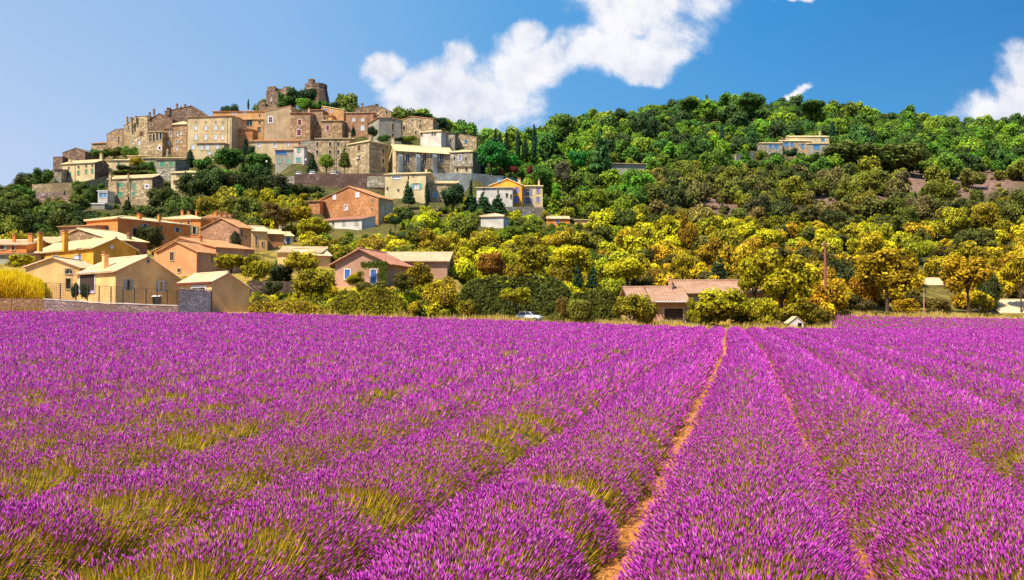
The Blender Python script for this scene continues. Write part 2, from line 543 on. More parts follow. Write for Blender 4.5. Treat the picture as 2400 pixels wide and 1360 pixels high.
class MB:
    """collects plain polygons and makes one mesh of them"""
    def __init__(s):
        s.v, s.f = [], []

    def poly(s, pts):
        i = len(s.v)
        s.v += [tuple(p) for p in pts]
        s.f.append(tuple(range(i, i + len(pts))))

    def hexa(s, p):
        """p: 8 points, bottom ring 0-3, top ring 4-7"""
        i = len(s.v)
        s.v += [tuple(q) for q in p]
        for f in ((3, 2, 1, 0), (4, 5, 6, 7), (0, 1, 5, 4), (1, 2, 6, 5), (2, 3, 7, 6), (3, 0, 4, 7)):
            s.f.append(tuple(i + k for k in f))

    def box(s, c, sx, sy, sz, ex=None, ey=None):
        ex = ex or Vector((1, 0, 0)); ey = ey or Vector((0, 1, 0)); ez = Vector((0, 0, 1))
        c = Vector(c)
        b = [c + ex * (a * sx / 2) + ey * (d * sy / 2) for a, d in ((-1, -1), (1, -1), (1, 1), (-1, 1))]
        s.hexa([q - ez * sz / 2 for q in b] + [q + ez * sz / 2 for q in b])

    def tube(s, pts, radii, n=7, cap=True):
        rings = []
        for k, p in enumerate(pts):
            p = Vector(p)
            a = Vector(pts[max(0, k - 1)]); b = Vector(pts[min(len(pts) - 1, k + 1)])
            d = (b - a).normalized()
            x = d.cross(Vector((0.3, 1, 0.1))).normalized()
            y = d.cross(x)
            i = len(s.v)
            for j in range(n):
                t = 2 * math.pi * j / n
                s.v.append(tuple(p + (x * math.cos(t) + y * math.sin(t)) * radii[k]))
            rings.append(i)
        for a, b in zip(rings, rings[1:]):
            for j in range(n):
                s.f.append((a + j, a + (j + 1) % n, b + (j + 1) % n, b + j))
        if cap:
            s.f.append(tuple(rings[-1] + j for j in range(n)))
            s.f.append(tuple(rings[0] + n - 1 - j for j in range(n)))

    def build(s, name, mat, parent=None, fix=True, smooth=False, loc=None):
        me = bpy.data.meshes.new(name)
        me.from_pydata(s.v, [], s.f)
        if fix:
            bm = bmesh.new(); bm.from_mesh(me)
            bmesh.ops.recalc_face_normals(bm, faces=bm.faces)
            bm.to_mesh(me); bm.free()
        if smooth:
            for p in me.polygons: p.use_smooth = True
        me.update()
        return link(name, me, parent, mat, loc)
# ================================================================ building kit
PROT = []      # (x0, x1, y0, y1, D) picture boxes that trees must not hide
PADS = []
FOOT = []      # (corner, dA, dB, LA, LB) footprints
STY = {  # pane, trim, shutter, open?, trim width
 'd': ('glass_dark', 'trim_buff', None, 0), 'dw': ('glass_dark', 'trim_white', None, 0), 'p': ('glass_pale', 'trim_buff', None, 0),
 'pw': ('glass_pale', 'trim_white', None, 0), 'b': ('glass_blue', 'trim_white', None, 0), 'bl': ('glass_blue', 'sh_sky', None, 0),
 'g': (None, 'trim_buff', 'sh_green', 0), 'go': ('glass_dark', 'trim_buff', 'sh_green', 1), 't': (None, 'trim_buff', 'sh_turq', 0),
 'to': ('glass_pale', 'trim_buff', 'sh_turq', 1), 'r': (None, 'trim_buff', 'sh_red', 0), 'rw': (None, 'trim_white', 'sh_red', 0),
 'n': (None, 'trim_buff', 'sh_brown', 0), 'bs': (None, 'trim_white', 'sh_blue', 0), 'so': ('glass_dark', 'trim_buff', 'sh_pale', 1),
 's': (None, 'trim_buff', 'sh_pale', 0), 'sg': (None, 'trim_buff', 'sh_grey', 0), 'l': (None, 'trim_buff', 'sh_lav', 0),
 'lo': ('glass_dark', 'trim_buff', 'sh_lav', 1), 'gr': ('glass_dark', 'trim_buff', 'sh_grey', 1), 'big': ('opening_shade', 'trim_lilac', None, 0),
 'lg': ('opening_shade', 'trim_lilac', None, 0), 'o': ('pl_peach', 'trim_white', 'sh_grey', 1), 'pd': ('opening_shade', 'trim_buff', None, 0), 'sk': (None, 'trim_white', 'sh_sky', 0),
}


def wall_holes(mb, O, d, L, z0, z1, holes, nin, depth=0.22):
    """rectangular wall with window holes and their reveals"""
    ss = sorted({0.0, L, *[min(max(h[0], 0), L) for h in holes], *[min(max(h[1], 0), L) for h in holes]})
    zs = sorted({z0, z1, *[h[2] for h in holes], *[h[3] for h in holes]})
    P = lambda s, z, k=0.0: Vector((O.x, O.y, 0)) + d * s + nin * k + Vector((0, 0, z))
    for a, b in zip(ss, ss[1:]):
        for c, e in zip(zs, zs[1:]):
            ms, mz = (a + b) / 2, (c + e) / 2
            if any(h[0] < ms < h[1] and h[2] < mz < h[3] for h in holes):
                continue
            mb.poly([P(a, c), P(b, c), P(b, e), P(a, e)])
    for (a, b, c, e, arch) in holes:
        for q in (((a, c), (a, e)), ((b, c), (b, e)), ((a, c), (b, c)), ((a, e), (b, e))):
            (s0, q0), (s1, q1) = q
            mb.poly([P(s0, q0), P(s1, q1), P(s1, q1, depth), P(s0, q0, depth)])
        if arch:
            m, hh = (a + b) / 2, (b - a) * (0.9 if arch == 2 else 0.5)
            for sgn, e0 in ((-1, a), (1, b)):
                prev = (e0, e - hh)
                for t in (0.35, 0.7, 1.0):
                    if arch == 2:
                        nx = (e0 + (m - e0) * t ** 1.5, e - hh * (1 - t ** 0.9))
                    else:
                        nx = (m + (e0 - m) * math.cos(t * math.pi / 2), e - hh + hh * math.sin(t * math.pi / 2))
                    mb.poly([P(e0, e), P(prev[0], prev[1], 0.0), P(nx[0], nx[1], 0.0)])
                    prev = nx


def slab(mb, P0, r, Lr, sl, th=0.12, step=0.28, amp=0.045):
    """roof plate: P0 eave corner, r ridge direction, sl eave-to-ridge vector; the top is corrugated like channel tiles"""
    n = max(2, int(Lr / (step / 2)))
    nrm = Vector(r).cross(sl).normalized()
    if nrm.z < 0: nrm = -nrm
    i = len(mb.v)
    for j in range(n + 1):
        q = P0 + r * (Lr * j / n)
        h = th + (amp if j % 2 else -amp)
        mb.v.append(tuple(q + nrm * h)); mb.v.append(tuple(q + sl + nrm * h))
    for j in range(n):
        a = i + 2 * j
        mb.f.append((a, a + 2, a + 3, a + 1))
    k = len(mb.v)
    for q in (P0, P0 + r * Lr, P0 + r * Lr + sl, P0 + sl):
        mb.v.append(tuple(q))
    mb.f.append((k, k + 3, k + 2, k + 1))
    e = i + 2 * n
    mb.f.append((k, k + 3, i + 1, i)); mb.f.append((k + 1, e, e + 1, k + 2))
    mb.f.append(tuple([k, k + 1] + [i + 2 * j for j in range(n, -1, -1)]))
    mb.f.append(tuple([k + 3, k + 2] + [i + 1 + 2 * j for j in range(n, -1, -1)]))


def solve(px, C, d):
    t0 = tanx(px)
    return (t0 * C.y - C.x) / (d.x - t0 * d.y)


def window_at(root, face, s, z, wm, hm, sty, arch, proud, depth=0.22):
    O, d, nout = face
    pane, trim, sh, opn = STY[sty]
    P = lambda a, b, k: Vector((O.x, O.y, 0)) + d * a + nout * k + Vector((0, 0, b))
    k0 = 0.02 if proud else 0.0
    tw = 0.30 if sty in ('dw', 'big', 'lg') else 0.13

    def brd(mb, a0, a1, b0, b1, k, th):
        mb.hexa([P(a0, b0, k), P(a1, b0, k), P(a1, b0, k + th), P(a0, b0, k + th), P(a0, b1, k), P(a1, b1, k), P(a1, b1, k + th), P(a0, b1, k + th)])
    a0, a1, b0, b1 = s - wm / 2, s + wm / 2, z - hm / 2, z + hm / 2
    f = MB()
    brd(f, a0 - tw, a0, b0 - tw, b1 + tw, k0 + 0.003, 0.05)
    brd(f, a1, a1 + tw, b0 - tw, b1 + tw, k0 + 0.003, 0.05)
    brd(f, a0, a1, b1, b1 + tw, k0 + 0.003, 0.05)
    brd(f, a0, a1, b0 - tw, b0, k0 + 0.003, 0.10)
    pk = k0 - (0.0 if proud else depth - 0.03)
    if pane and not pane.startswith('pl') and wm > 0.7 and pane != 'opening_shade':
        brd(f, s - 0.035, s + 0.035, b0, b1, pk + 0.012, 0.05)
        brd(f, a0, a1, z + hm * .12 - 0.03, z + hm * .12 + 0.03, pk + 0.014, 0.04)
    fr = f.build('window', trim, root)
    if pane:
        p = MB(); brd(p, a0, a1, b0, b1, pk - 0.02, 0.03)
        p.build('pane', pane, fr)
    if sh:
        for sg in (-1, 1):
            q = MB()
            if opn:
                e = a0 - tw - 0.01 if sg < 0 else a1 + tw + 0.01
                lo, hi = (e - wm * 0.48, e) if sg < 0 else (e, e + wm * 0.48)
                brd(q, lo, hi, b0 - 0.03, b1 + 0.03, k0 + 0.02, 0.05)
                for bz in (0.25, 0.75):
                    brd(q, lo + .05, hi - .05, b0 + hm * bz - .04, b0 + hm * bz + .04, k0 + 0.07, 0.02)
            else:
                lo, hi = (a0, s - 0.012) if sg < 0 else (s + 0.012, a1)
                kk = k0 if proud else -0.07
                brd(q, lo, hi, b0, b1, kk, 0.05)
                for bz in (0.25, 0.75):
                    brd(q, lo + .04, hi - .04, b0 + hm * bz - .04, b0 + hm * bz + .04, kk + 0.05, 0.02)
            q.build('shutter', sh, fr)
    return fr


def building(name, label, cat, xc, D, al, x0=None, x2=None, LA=None, LB=None, yt=0, yb=0, wall='pl_buff', wallB=None,
             roof='A', rise=10, rmat='ti_cream', fr=0.5, dl=0, wins=(), chims=(), over=0.35, drop=3.5, group=None, prot=True,
             cwall=None, step=None, fascia=None, pb=None):
    al = R(al)
    C = at(xc, yt, D)
    dA = Vector((-math.cos(al), math.sin(al), 0)); dB = Vector((math.sin(al), math.cos(al), 0))
    if x0 is not None: LA = solve(x0, C, dA)
    if x2 is not None: LB = solve(x2, C, dB)
    ze = C.z
    zb = at(xc, yb, D).z - drop
    zr = ze + rise * D / F
    zl = ze - dl * D / F
    root = empty(name, (C.x, C.y, at(xc, yb, D).z), label, cat, group)
    org = root.location.copy()
    nA, nB = -dB, -dA
    FOOT.append((C.copy(), dA, dB, LA, LB))
    PADS.append((C.copy(), dA, dB, LA, LB, zb + drop))
    if prot:
        pts = [C, C + dA * LA, C + dB * LB]
        pxs = [to_px(p)[0] for p in pts]
        PROT.append((min(pxs), max(pxs), min(to_px((C.x, C.y, zr))[1], to_px((C.x, C.y, ze))[1]), pb or yb, D))
    # windows first: holes
    holesA, holesB, todo = [], [], []
    for wd in wins:
        fc, px, py, pw, ph, sty = wd[:6]
        arch = wd[6] if len(wd) > 6 else 0
        d, L = (dA, LA) if fc == 'A' else (dB, LB)
        s = solve(px, C, d)
        q = C + d * s
        z = at(px, py, q.y).z
        sc_ = q.y / F
        co = abs(d.x) if fc == 'A' else max(0.25, abs(d.x - d.y * tanx(px)))
        if fc == 'A': co = max(0.25, abs(d.x - d.y * tanx(px)))
        wm, hm = pw * sc_ / co, ph * sc_
        topz = min(ze, zl) if ((fc == 'A') == (roof == 'B')) or roof in ('B',) and fc == 'A' else (ze if fc == 'A' else ze)
        topz = min(ze, zl)
        s = min(max(s, wm / 2 + 0.1), L - wm / 2 - 0.1)
        inside = z + hm / 2 < topz - 0.02 and z - hm / 2 > zb + 0.05 and L > wm + 0.2
        hl = holesA if fc == 'A' else holesB
        if inside and any(not (s + wm / 2 < h[0] or s - wm / 2 > h[1] or z + hm / 2 < h[2] or z - hm / 2 > h[3]) for h in hl):
            inside = False
        if inside:
            hl.append((s - wm / 2, s + wm / 2, z - hm / 2, z + hm / 2, arch))
        todo.append((fc, s, z, wm, hm, sty, arch, not inside))
    # walls
    mb = MB(); mb2 = MB()
    zm = min(ze, zl)
    K = C + dA * LA; E = C + dB * LB; G = K + dB * LB
    tgtB = mb2 if wallB else mb
    wall_holes(mb, C, dA, LA, zb, zm, holesA, dB)
    wall_holes(tgtB, C, dB, LB, zb, zm, holesB, dA)
    wall_holes(mb, E, dA, LA, zb, zm, [], dB)
    wall_holes(mb, K, dB, LB, zb, zm, [], dA)
    V = lambda p, z: Vector((p.x, p.y, z))
    if roof in ('A', 'B'):
        # cross direction: for ridge 'A' it is B
        cr, Lc, ln, Ll = (dB, LB, dA, LA) if roof == 'A' else (dA, LA, dB, LB)
        for off in (0.0, Ll):
            o = C + ln * off
            pts = [V(o, zm), V(o + cr * Lc, zm)]
            if fr < 1 or True:
                pts.append(V(o + cr * Lc, zl if 0 < fr < 1 or fr == 0 else zr))
            if 0 < fr < 1: pts.append(V(o + cr * Lc * fr, zr))
            pts.append(V(o, ze if fr > 0 else zr))
            cl = []
            for p in pts:
                if not cl or (p - cl[-1]).length > 1e-4: cl.append(p)
            if len(cl) > 2:
                ((tgtB if roof == 'A' and off == 0.0 else mb)).poly(cl)
        h0 = ze if fr > 0 else zr
        h1 = zl if fr < 1 else zr
        for p, h, tg_ in ((C, h0, (mb if roof == 'A' else tgtB)), (C + cr * Lc, h1, mb)):
            if h > zm + 1e-4:
                tg_.poly([V(p, zm), V(p + ln * Ll, zm), V(p + ln * Ll, h), V(p, h)])
        rm = MB()
        st = step or (0.30 if D < 170 else 0.5)
        am = 0.045 if D < 170 else 0.07
        if fr > 0:
            run = Lc * fr
            up = Vector((0, 0, zr - ze))
            k = over / max(run, .1)
            P0 = V(C - ln * over * .8, ze) - (cr * run + up) * k
            slab(rm, P0, ln, Ll + over * 1.6, (cr * run + up) * (1 + k), step=st, amp=am)
        if fr < 1:
            run = Lc * (1 - fr)
            up = Vector((0, 0, zr - zl))
            k = over / max(run, .1)
            P0 = V(C + cr * Lc - ln * over * .8, zl) + (cr * run - up) * k
            slab(rm, P0, ln, Ll + over * 1.6, (-cr * run + up) * (1 + k), step=st, amp=am)
        if 0 < fr < 1:     # ridge tiles
            q0 = V(C + cr * Lc * fr - ln * over * .8, zr + 0.14)
            rm.tube([q0, q0 + ln * (Ll + over * 1.6)], [0.16, 0.16], 6)
        shift(rm, org)
        rf = rm.build('roof', rmat, root)
    elif roof == 'hip':
        o = over
        z0 = ze
        cs = [V(C - dA * o - dB * o, z0), V(K + dA * o - dB * o, z0), V(G + dA * o + dB * o, z0), V(E - dA * o + dB * o, z0)]
        if LA > LB:
            r1, r2 = V(C + dA * LB / 2 + dB * LB / 2, zr), V(C + dA * (LA - LB / 2) + dB * LB / 2, zr)
            quads = ([cs[0], cs[1], r2, r1], [cs[2], cs[3], r1, r2]); tris = ([cs[3], cs[0], r1], [cs[1], cs[2], r2])
        else:
            r1, r2 = V(C + dB * LA / 2 + dA * LA / 2, zr), V(C + dB * (LB - LA / 2) + dA * LA / 2, zr)
            quads = ([cs[3], cs[0], r1, r2], [cs[1], cs[2], r2, r1]); tris = ([cs[0], cs[1], r1], [cs[2], cs[3], r2])
        rm = MB()
        up = Vector((0, 0, 0.16))
        for q in (*quads, *tris): rm.poly([p + up for p in q])
        for a, b in zip(cs, cs[1:] + cs[:1]): rm.poly([a, b, b + up, a + up])
        rm.poly(cs)
        for a, b in ((cs[0], r1), (r1, r2), (cs[1], r2 if LA > LB else r1)):
            rm.tube([a + up, b + up], [0.14, 0.14], 5)
        shift(rm, org)
        rf = rm.build('roof', rmat, root)
    else:   # flat with a slim coping
        rm = MB()
        m_ = C + dA * LA / 2 + dB * LB / 2
        rm.box(V(m_, ze + 0.12), LA + over, LB + over, 0.24, dA, dB)
        shift(rm, org)
        rf = rm.build('roof', rmat, root)
    if fascia and roof in ('A', 'B'):
        fm = MB()
        q = V(C, ze - 0.16) - dB * 0.10 - dA * 0.2 if roof == 'A' else V(C, ze - 0.16)
        fm.hexa([q, q + dA * (LA + .4), q + dA * (LA + .4) - dB * .25, q - dB * .25, *[p + Vector((0, 0, .2)) for p in (q, q + dA * (LA + .4), q + dA * (LA + .4) - dB * .25, q - dB * .25)]])
        shift(fm, org); fm.build('eave_board', fascia, root)
    shift(mb, org)
    mb.build('wall', wall, root, fix=False)
    if wallB:
        shift(mb2, org); mb2.build('gable_wall' if roof == 'A' else 'side_wall', wallB, root, fix=False)
    for (fc, s, z, wm, hm, sty, arch, proud) in todo:
        O = C - Vector((org.x, org.y, 0))
        face = (O, dA, nA) if fc == 'A' else (O, dB, nB)
        window_at(root, face, s, z - org.z, wm, hm, sty, arch, proud)
    for ch in chims:
        px, pyt, pw, ph = ch[:4]
        back = ch[4] if len(ch) > 4 else 1.5
        m = at(px, pyt, D + back)
        sc_ = (D + back) / F
        wm, hm = pw * sc_, ph * sc_
        c = MB()
        c.box(Vector((m.x, m.y, m.z - hm / 2 - 0.5)) - org, wm, wm * 0.8, hm + 1.0, dA, dB)
        c.box(Vector((m.x, m.y, m.z + 0.03)) - org, wm * 1.25, wm * 1.05, 0.10, dA, dB)
        co = c.build('chimney', cwall or wall, rf)
        c2 = MB()
        for sg in (-1, 1):
            c2.box(Vector((m.x, m.y, m.z + 0.2)) - org + dA * sg * wm * .32, wm * .22, wm * .7, 0.24, dA, dB)
        c2.box(Vector((m.x, m.y, m.z + 0.36)) - org, wm * 1.1, wm * 0.95, 0.08, dA, dB)
        c2.build('chimney_cap', 'ti_orange', rf)
    return root


def shift(mb, org):
    mb.v = [(p[0] - org.x, p[1] - org.y, p[2] - org.z) for p in mb.v]


def masonry_wall(name, label, pts, mat, th=0.6, drop=2.0, cap=None, group=None, cat='wall', prot=True, wob=0.06):
    """free wall along pts = [(px, py_top, py_bottom, D), ...]"""
    P = [(at(px, yt, D), at(px, yb, D).z - drop) for (px, yt, yb, D) in pts]
    org = P[0][0].copy(); org.z = P[0][1] + drop
    fine = []
    for (a, az), (b, bz) in zip(P, P[1:]):
        n = max(1, int((b - a).length / 0.9))
        for k in range(n):
            t = k / n
            fine.append((a.lerp(b, t), az + (bz - az) * t))
    fine.append(P[-1])
    mb = MB()
    prev = None
    for i, (p, zb) in enumerate(fine):
        d = (fine[min(i + 1, len(fine) - 1)][0] - fine[max(i - 1, 0)][0]); d.z = 0; d.normalize()
        n = Vector((d.y, -d.x, 0))
        if n.y > 0: n = -n
        zt = p.z + rng.uniform(-wob, wob)
        cur = [Vector((p.x, p.y, zb)), Vector((p.x, p.y, zt)), Vector((p.x, p.y, zt)) - n * th, Vector((p.x, p.y, zb)) - n * th]
        if prev:
            mb.poly([prev[0], cur[0], cur[1], prev[1]])
            mb.poly([prev[1], cur[1], cur[2], prev[2]])
            mb.poly([prev[2], cur[2], cur[3], prev[3]])
        else:
            mb.poly(cur)
        prev = cur
    mb.poly(prev)
    shift(mb, org)
    o = mb.build(name, mat, None, fix=True, loc=org)
    tag(o, label, cat, group)
    if cap:
        cb = MB()
        for i in range(len(fine) - 1):
            a, b = fine[i][0], fine[i + 1][0]
            d = (b - a); d.z = 0; d.normalize(); n = Vector((d.y, -d.x, 0))
            if n.y > 0: n = -n
            q = [a + n * .06, b + n * .06 - d * .02, b - n * (th + .06) - d * .02, a - n * (th + .06)]
            h = 0.10 + rng.uniform(0, .05)
            cb.hexa([x + Vector((0, 0, wob + .005)) for x in q] + [x + Vector((0, 0, wob + h)) for x in q])
        shift(cb, org)
        cb.build('coping', cap, o)
    if prot:
        for a, b in zip(pts, pts[1:]):
            PROT.append((a[0], b[0], min(a[1], b[1]), min(a[2], b[2]), min(a[3], b[3])))
    return o


def drainpipe(host, px, yt, yb, D):
    a, b = at(px, yt, D), at(px, yb, D)
    h = bpy.data.objects[host]
    mb = MB()
    mb.tube([b - h.location, a - h.location], [0.07, 0.07], 6)
    mb.tube([a - h.location, a - h.location + Vector((0, .25, .25))], [0.09, 0.09], 6)
    mb.build('drainpipe', 'metal_dark', h)
# ================================================================ the lower houses, by the field
B = building
# -- peach house with the two gables
B('gabled_wing', 'peach house end with white round plaque, behind the yellow broom hedge', 'house', 186, 109, -6, x0=62, LB=9, yt=627, yb=716,
  wall='pl_peach', roof='B', rise=22, rmat='ti_pale', wins=[('A', 163, 636, 17, 11, 'd', 1), ('A', 162, 665, 12, 24, 'd', 0)])
B('peach_house', 'long peach house with white-framed opening and grey-shuttered gable facing the lavender', 'house', 271, 101, 43, x0=183, x2=424, yt=636, yb=719,
  wall='pl_peach', roof='A', rise=37, fr=0.47, dl=16, rmat='ti_pale', fascia='eave', chims=[(247, 598, 13, 30, 4.0)],
  wins=[('A', 207, 662, 34, 40, 'big'), ('B', 303, 668, 8, 22, 'gr'), ('B', 379, 672, 9, 22, 'o'), ('B', 348, 612, 4, 7, 'd')])
B('garage', 'peach garage with blank gable at the field edge, beside the slate wall', 'garage', 496, 98, 46, x0=421, x2=585, yt=661, yb=728,
  wall='pl_peach', roof='A', rise=21, rmat='ti_pale', fr=0.42, dl=13, fascia='eave', over=0.25, wins=[('A', 468, 682, 30, 15, 'dw')])
# -- yellow house
B('yellow_house', 'bright orange-yellow house with two tall chimneys and a round plaque', 'house', 219, 121, 40, x0=77, x2=320, yt=581, yb=640,
  wall='pl_yellow', roof='A', rise=25, rmat='ti_cream', fascia='eave', wins=[('A', 183, 607, 20, 16, 's'), ('A', 132, 604, 11, 8, 's')],
  chims=[(94, 551, 11, 22, 1.8), (153, 547, 12, 26, 1.2)])
# -- stone barn behind the yellow house
B('stone_barn', 'brown stone barn with wide cream roof behind the yellow house', 'barn', 262, 138, 28, x0=112, x2=346, yt=562, yb=612,
  wall='st_brown', roof='B', rise=30, rmat='ti_cream', wallB='st_pink', wins=[('B', 322, 597, 10, 13, 'n'), ('B', 300, 600, 6, 7, 'd')],
  chims=[(303, 552, 9, 14, 4)])
# -- long orange house
B('long_orange_house', 'long deep orange house with lilac-grey shutters, topmost of the lower hamlet', 'house', 276, 150, 31, x0=203, x2=447, yt=513, yb=575,
  wall='pl_orange', roof='hip', rise=13, rmat='ti_cream',
  wins=[('B', 316, 544, 8, 17, 'd'), ('B', 340, 530, 6, 9, 'gr'), ('B', 341, 557, 6, 14, 'gr'), ('B', 379, 534, 4, 8, 'd'), ('B', 380, 558, 6, 11, 'gr'),
        ('B', 416, 539, 7, 10, 'gr'), ('A', 252, 535, 8, 9, 'd')], chims=[(327, 505, 9, 12, 5), (373, 508, 6, 12, 7)])
B('orange_annex', 'low orange annex with a stone lean-to beside the long orange house', 'house', 224, 149, 20, x0=140, LB=6, yt=529, yb=560,
  wall='st_pink', roof='A', rise=6, fr=1, rmat='ti_orange')
B('corner_orange_house', 'small orange house with green-shuttered window between the two stone roofs', 'house', 470, 166, 4, x0=386, x2=None, LB=10, yt=514, yb=560,
  wall='pl_orange', roof='hip', rise=12, rmat='ti_cream', wins=[('A', 456, 540, 8, 18, 'go'), ('A', 425, 524, 5, 8, 'd'), ('A', 442, 522, 5, 7, 'd')],
  chims=[(427, 497, 5, 12, 3), (442, 500, 5, 11, 4), (460, 496, 4, 9, 5)])
B('orange_backhouse', 'orange house with pale door under the ridge, beyond the chimneys', 'house', 525, 172, 2, x0=471, LB=8, yt=511, yb=545,
  wall='pl_orange', roof='A', rise=9, rmat='ti_orange', wins=[('A', 484, 518, 5, 10, 'd'), ('A', 503, 517, 4, 6, 'd')], chims=[(505, 500, 6, 9, 3), (520, 501, 6, 8, 3)])
# -- pink house in front
B('pink_backhouse', 'pink house rising behind the pink gable with brown window', 'house', 506, 131, 35, x0=362, x2=None, LB=7, yt=580, yb=640,
  wall='pl_pink', roof='B', rise=28, rmat='ti_orange', fr=0.55, wallB='pl_mauve', chims=[(470, 560, 7, 15, 3)])
B('pink_house', 'pink gabled house with one brown shuttered window facing the field', 'house', 461, 126, 14, x0=369, x2=507, yt=590, yb=645,
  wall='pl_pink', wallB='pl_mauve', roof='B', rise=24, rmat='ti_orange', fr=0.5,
  wins=[('A', 404, 601, 9, 19, 'n'), ('A', 421, 634, 8, 8, 'n'), ('B', 480, 600, 3, 12, 's'), ('B', 497, 607, 3, 20, 'n')])
# -- stone house and its row
B('stone_gable_house', 'rough pink stone gable house above the pink house', 'house', 561, 146, 24, x0=471, x2=590, yt=533, yb=590,
  wall='st_pink', wallB='pl_pink', roof='B', rise=23, fr=0.45, rmat='ti_orange', wins=[('B', 567, 547, 4, 16, 'd'), ('B', 577, 556, 3, 7, 'd')],
  chims=[(517, 502, 6, 12, 4), (530, 503, 6, 12, 4), (541, 508, 5, 9, 4)])
B('row_house', 'narrow peach terraced house with two slit windows, middle of the stone row', 'house', 591, 156, 62, LA=7, x2=627, yt=542, yb=590,
  wall='pl_peach', roof='B', rise=14, rmat='ti_pale', fr=0.5, wins=[('B', 601, 566, 3, 18, 'd'), ('B', 616, 572, 3, 9, 'd')])
B('row_house', 'narrow orange terraced house beside the white end house with blue shutter', 'house', 626, 163, 62, LA=7, x2=666, yt=548, yb=590,
  wall='pl_pink', wallB='st_orange', roof='B', rise=12, rmat='ti_cream', fr=0.5)
B('end_house', 'small white end house with a blue shuttered window, end of the stone row', 'house', 665, 170, 62, LA=7, x2=689, yt=553, yb=585,
  wall='pl_white', roof='B', rise=11, rmat='ti_cream', fr=0.5, wins=[('B', 676, 565, 7, 17, 'bs')], chims=[(657, 532, 6, 9, 1)])
# -- left edge
B('edge_house', 'orange house with a lilac window, cut by the picture edge', 'house', 62, 133, 0, x0=-60, LB=9, yt=574, yb=600,
  wall='pl_orange', roof='A', rise=14, rmat='ti_pale', wins=[('A', 32, 582, 7, 10, 'n'), ('A', 6, 580, 10, 9, 'gr')], chims=[(33, 556, 6, 10, 2), (72, 553, 9, 12, 2)])
B('edge_stone_house', 'stone-roofed orange house joined behind the yellow house chimneys', 'house', 128, 139, 0, x0=60, LB=8, yt=570, yb=600,
  wall='st_orange', roof='A', rise=15, rmat='ti_cream')
B('grey_shed', 'low grey shed under the orange edge house', 'shed', 52, 127, 8, x0=-60, LB=6, yt=598, yb=616,
  wall='pl_grey', roof='A', rise=9, rmat='ti_brown', fr=1)
# -- low roof and the blue-door house
B('low_house', 'low cream-roofed house sunk among golden bushes', 'house', 702, 122, 62, LA=6, x2=775, yt=598, yb=625,
  wall='pl_peach', roof='B', rise=16, rmat='ti_pale', fr=0.5)
B('low_house_wing', 'long cream roof wing of the low house in the bushes', 'house', 752, 124, 0, x0=651, LB=7, yt=592, yb=620,
  wall='pl_peach', roof='A', rise=13, rmat='ti_pale')
B('blue_door_house', 'mauve house with terracotta roof, blue window and vine-framed blue door', 'house', 909, 112, 12, x0=786, x2=962, yt=616, yb=668,
  wall='pl_mauve', roof='B', rise=32, fr=0.52, rmat='ti_terra', over=0.7,
  wins=[('A', 815, 643, 12, 22, 'bs'), ('A', 876, 649, 13, 33, 'bs')])
B('tiled_wing', 'long pinkish tiled roof running behind the blue-door house', 'house', 1048, 121, 0, x0=880, LB=7, yt=612, yb=650,
  wall='pl_mauve', roof='A', rise=23, rmat='ti_pale', fr=0.8, over=0.5)
# -- terracotta farmhouse
B('farmhouse', 'farmhouse with terracotta tiles and shaded porch behind the shrubs', 'farmhouse', 1606, 108, 0, x0=1536, LB=10, yt=705, yb=752,
  wall='pl_mauve', roof='A', rise=32, rmat='ti_tan', over=0.8, wins=[('A', 1578, 737, 44, 28, 'pd')], chims=[(1571, 655, 8, 14, 4)], step=0.36)
B('farmhouse_wing', 'lower terracotta wing of the farmhouse, half hidden by shrubs', 'farmhouse', 1535, 110, 0, x0=1478, LB=9, yt=700, yb=750,
  wall='pl_tan', roof='A', rise=26, rmat='ti_tan', over=0.6, step=0.36)
B('farmhouse_hall', 'long upper terracotta roof of the farmhouse beside the tall leafy tree', 'farmhouse', 1790, 113, 0, x0=1600, LB=9, yt=686, yb=750,
  wall='pl_tan', roof='A', rise=28, rmat='ti_tan', over=0.6, step=0.36)
B('white_roof_house', 'low house with broad cream-white roof beyond the orchard trees', 'house', 2520, 150, 0, x0=2345, LB=12, yt=734, yb=752,
  wall='pl_white', roof='A', rise=30, rmat='ti_pale', fascia='eave')
B('pink_cottage', 'pink cottage glimpsed between the two golden round trees', 'cottage', 2222, 182, 0, x0=2172, LB=8, yt=668, yb=715,
  wall='pl_peach', roof='A', rise=16, rmat='ti_pale')
# ================================================================ the middle slope
B('ochre_stone_house', 'large ochre stone gable house with white windows on the mid slope', 'house', 887, 192, 26, x0=744, x2=921, yt=463, yb=522,
  wall='st_orange', wallB='pl_buff', roof='B', rise=30, fr=0.47, rmat='ti_orange',
  wins=[('A', 784, 462, 6, 10, 'pw'), ('A', 838, 457, 7, 10, 'pw'), ('A', 811, 487, 7, 11, 'pw'), ('A', 872, 470, 3, 6, 'd'), ('A', 872, 490, 3, 6, 'd'),
        ('B', 898, 492, 3, 20, 's'), ('B', 908, 492, 3, 20, 's')])
B('white_annex', 'white annex with reddish tiled lean-to roof under the ochre stone house', 'house', 848, 186, 26, x0=750, x2=None, LB=5, yt=513, yb=541,
  wall='pl_white', roof='A', rise=12, fr=1, rmat='ti_terra', wins=[('A', 781, 523, 4, 7, 'd'), ('A', 806, 523, 7, 11, 'sg'), ('A', 836, 521, 8, 11, 'sg')])
B('ochre_shed', 'small ochre shed beside the large ochre stone house', 'shed', 750, 196, 10, x0=723, LB=5, yt=472, yb=500, wall='st_orange', roof='A', rise=4, fr=1, rmat='ti_orange')
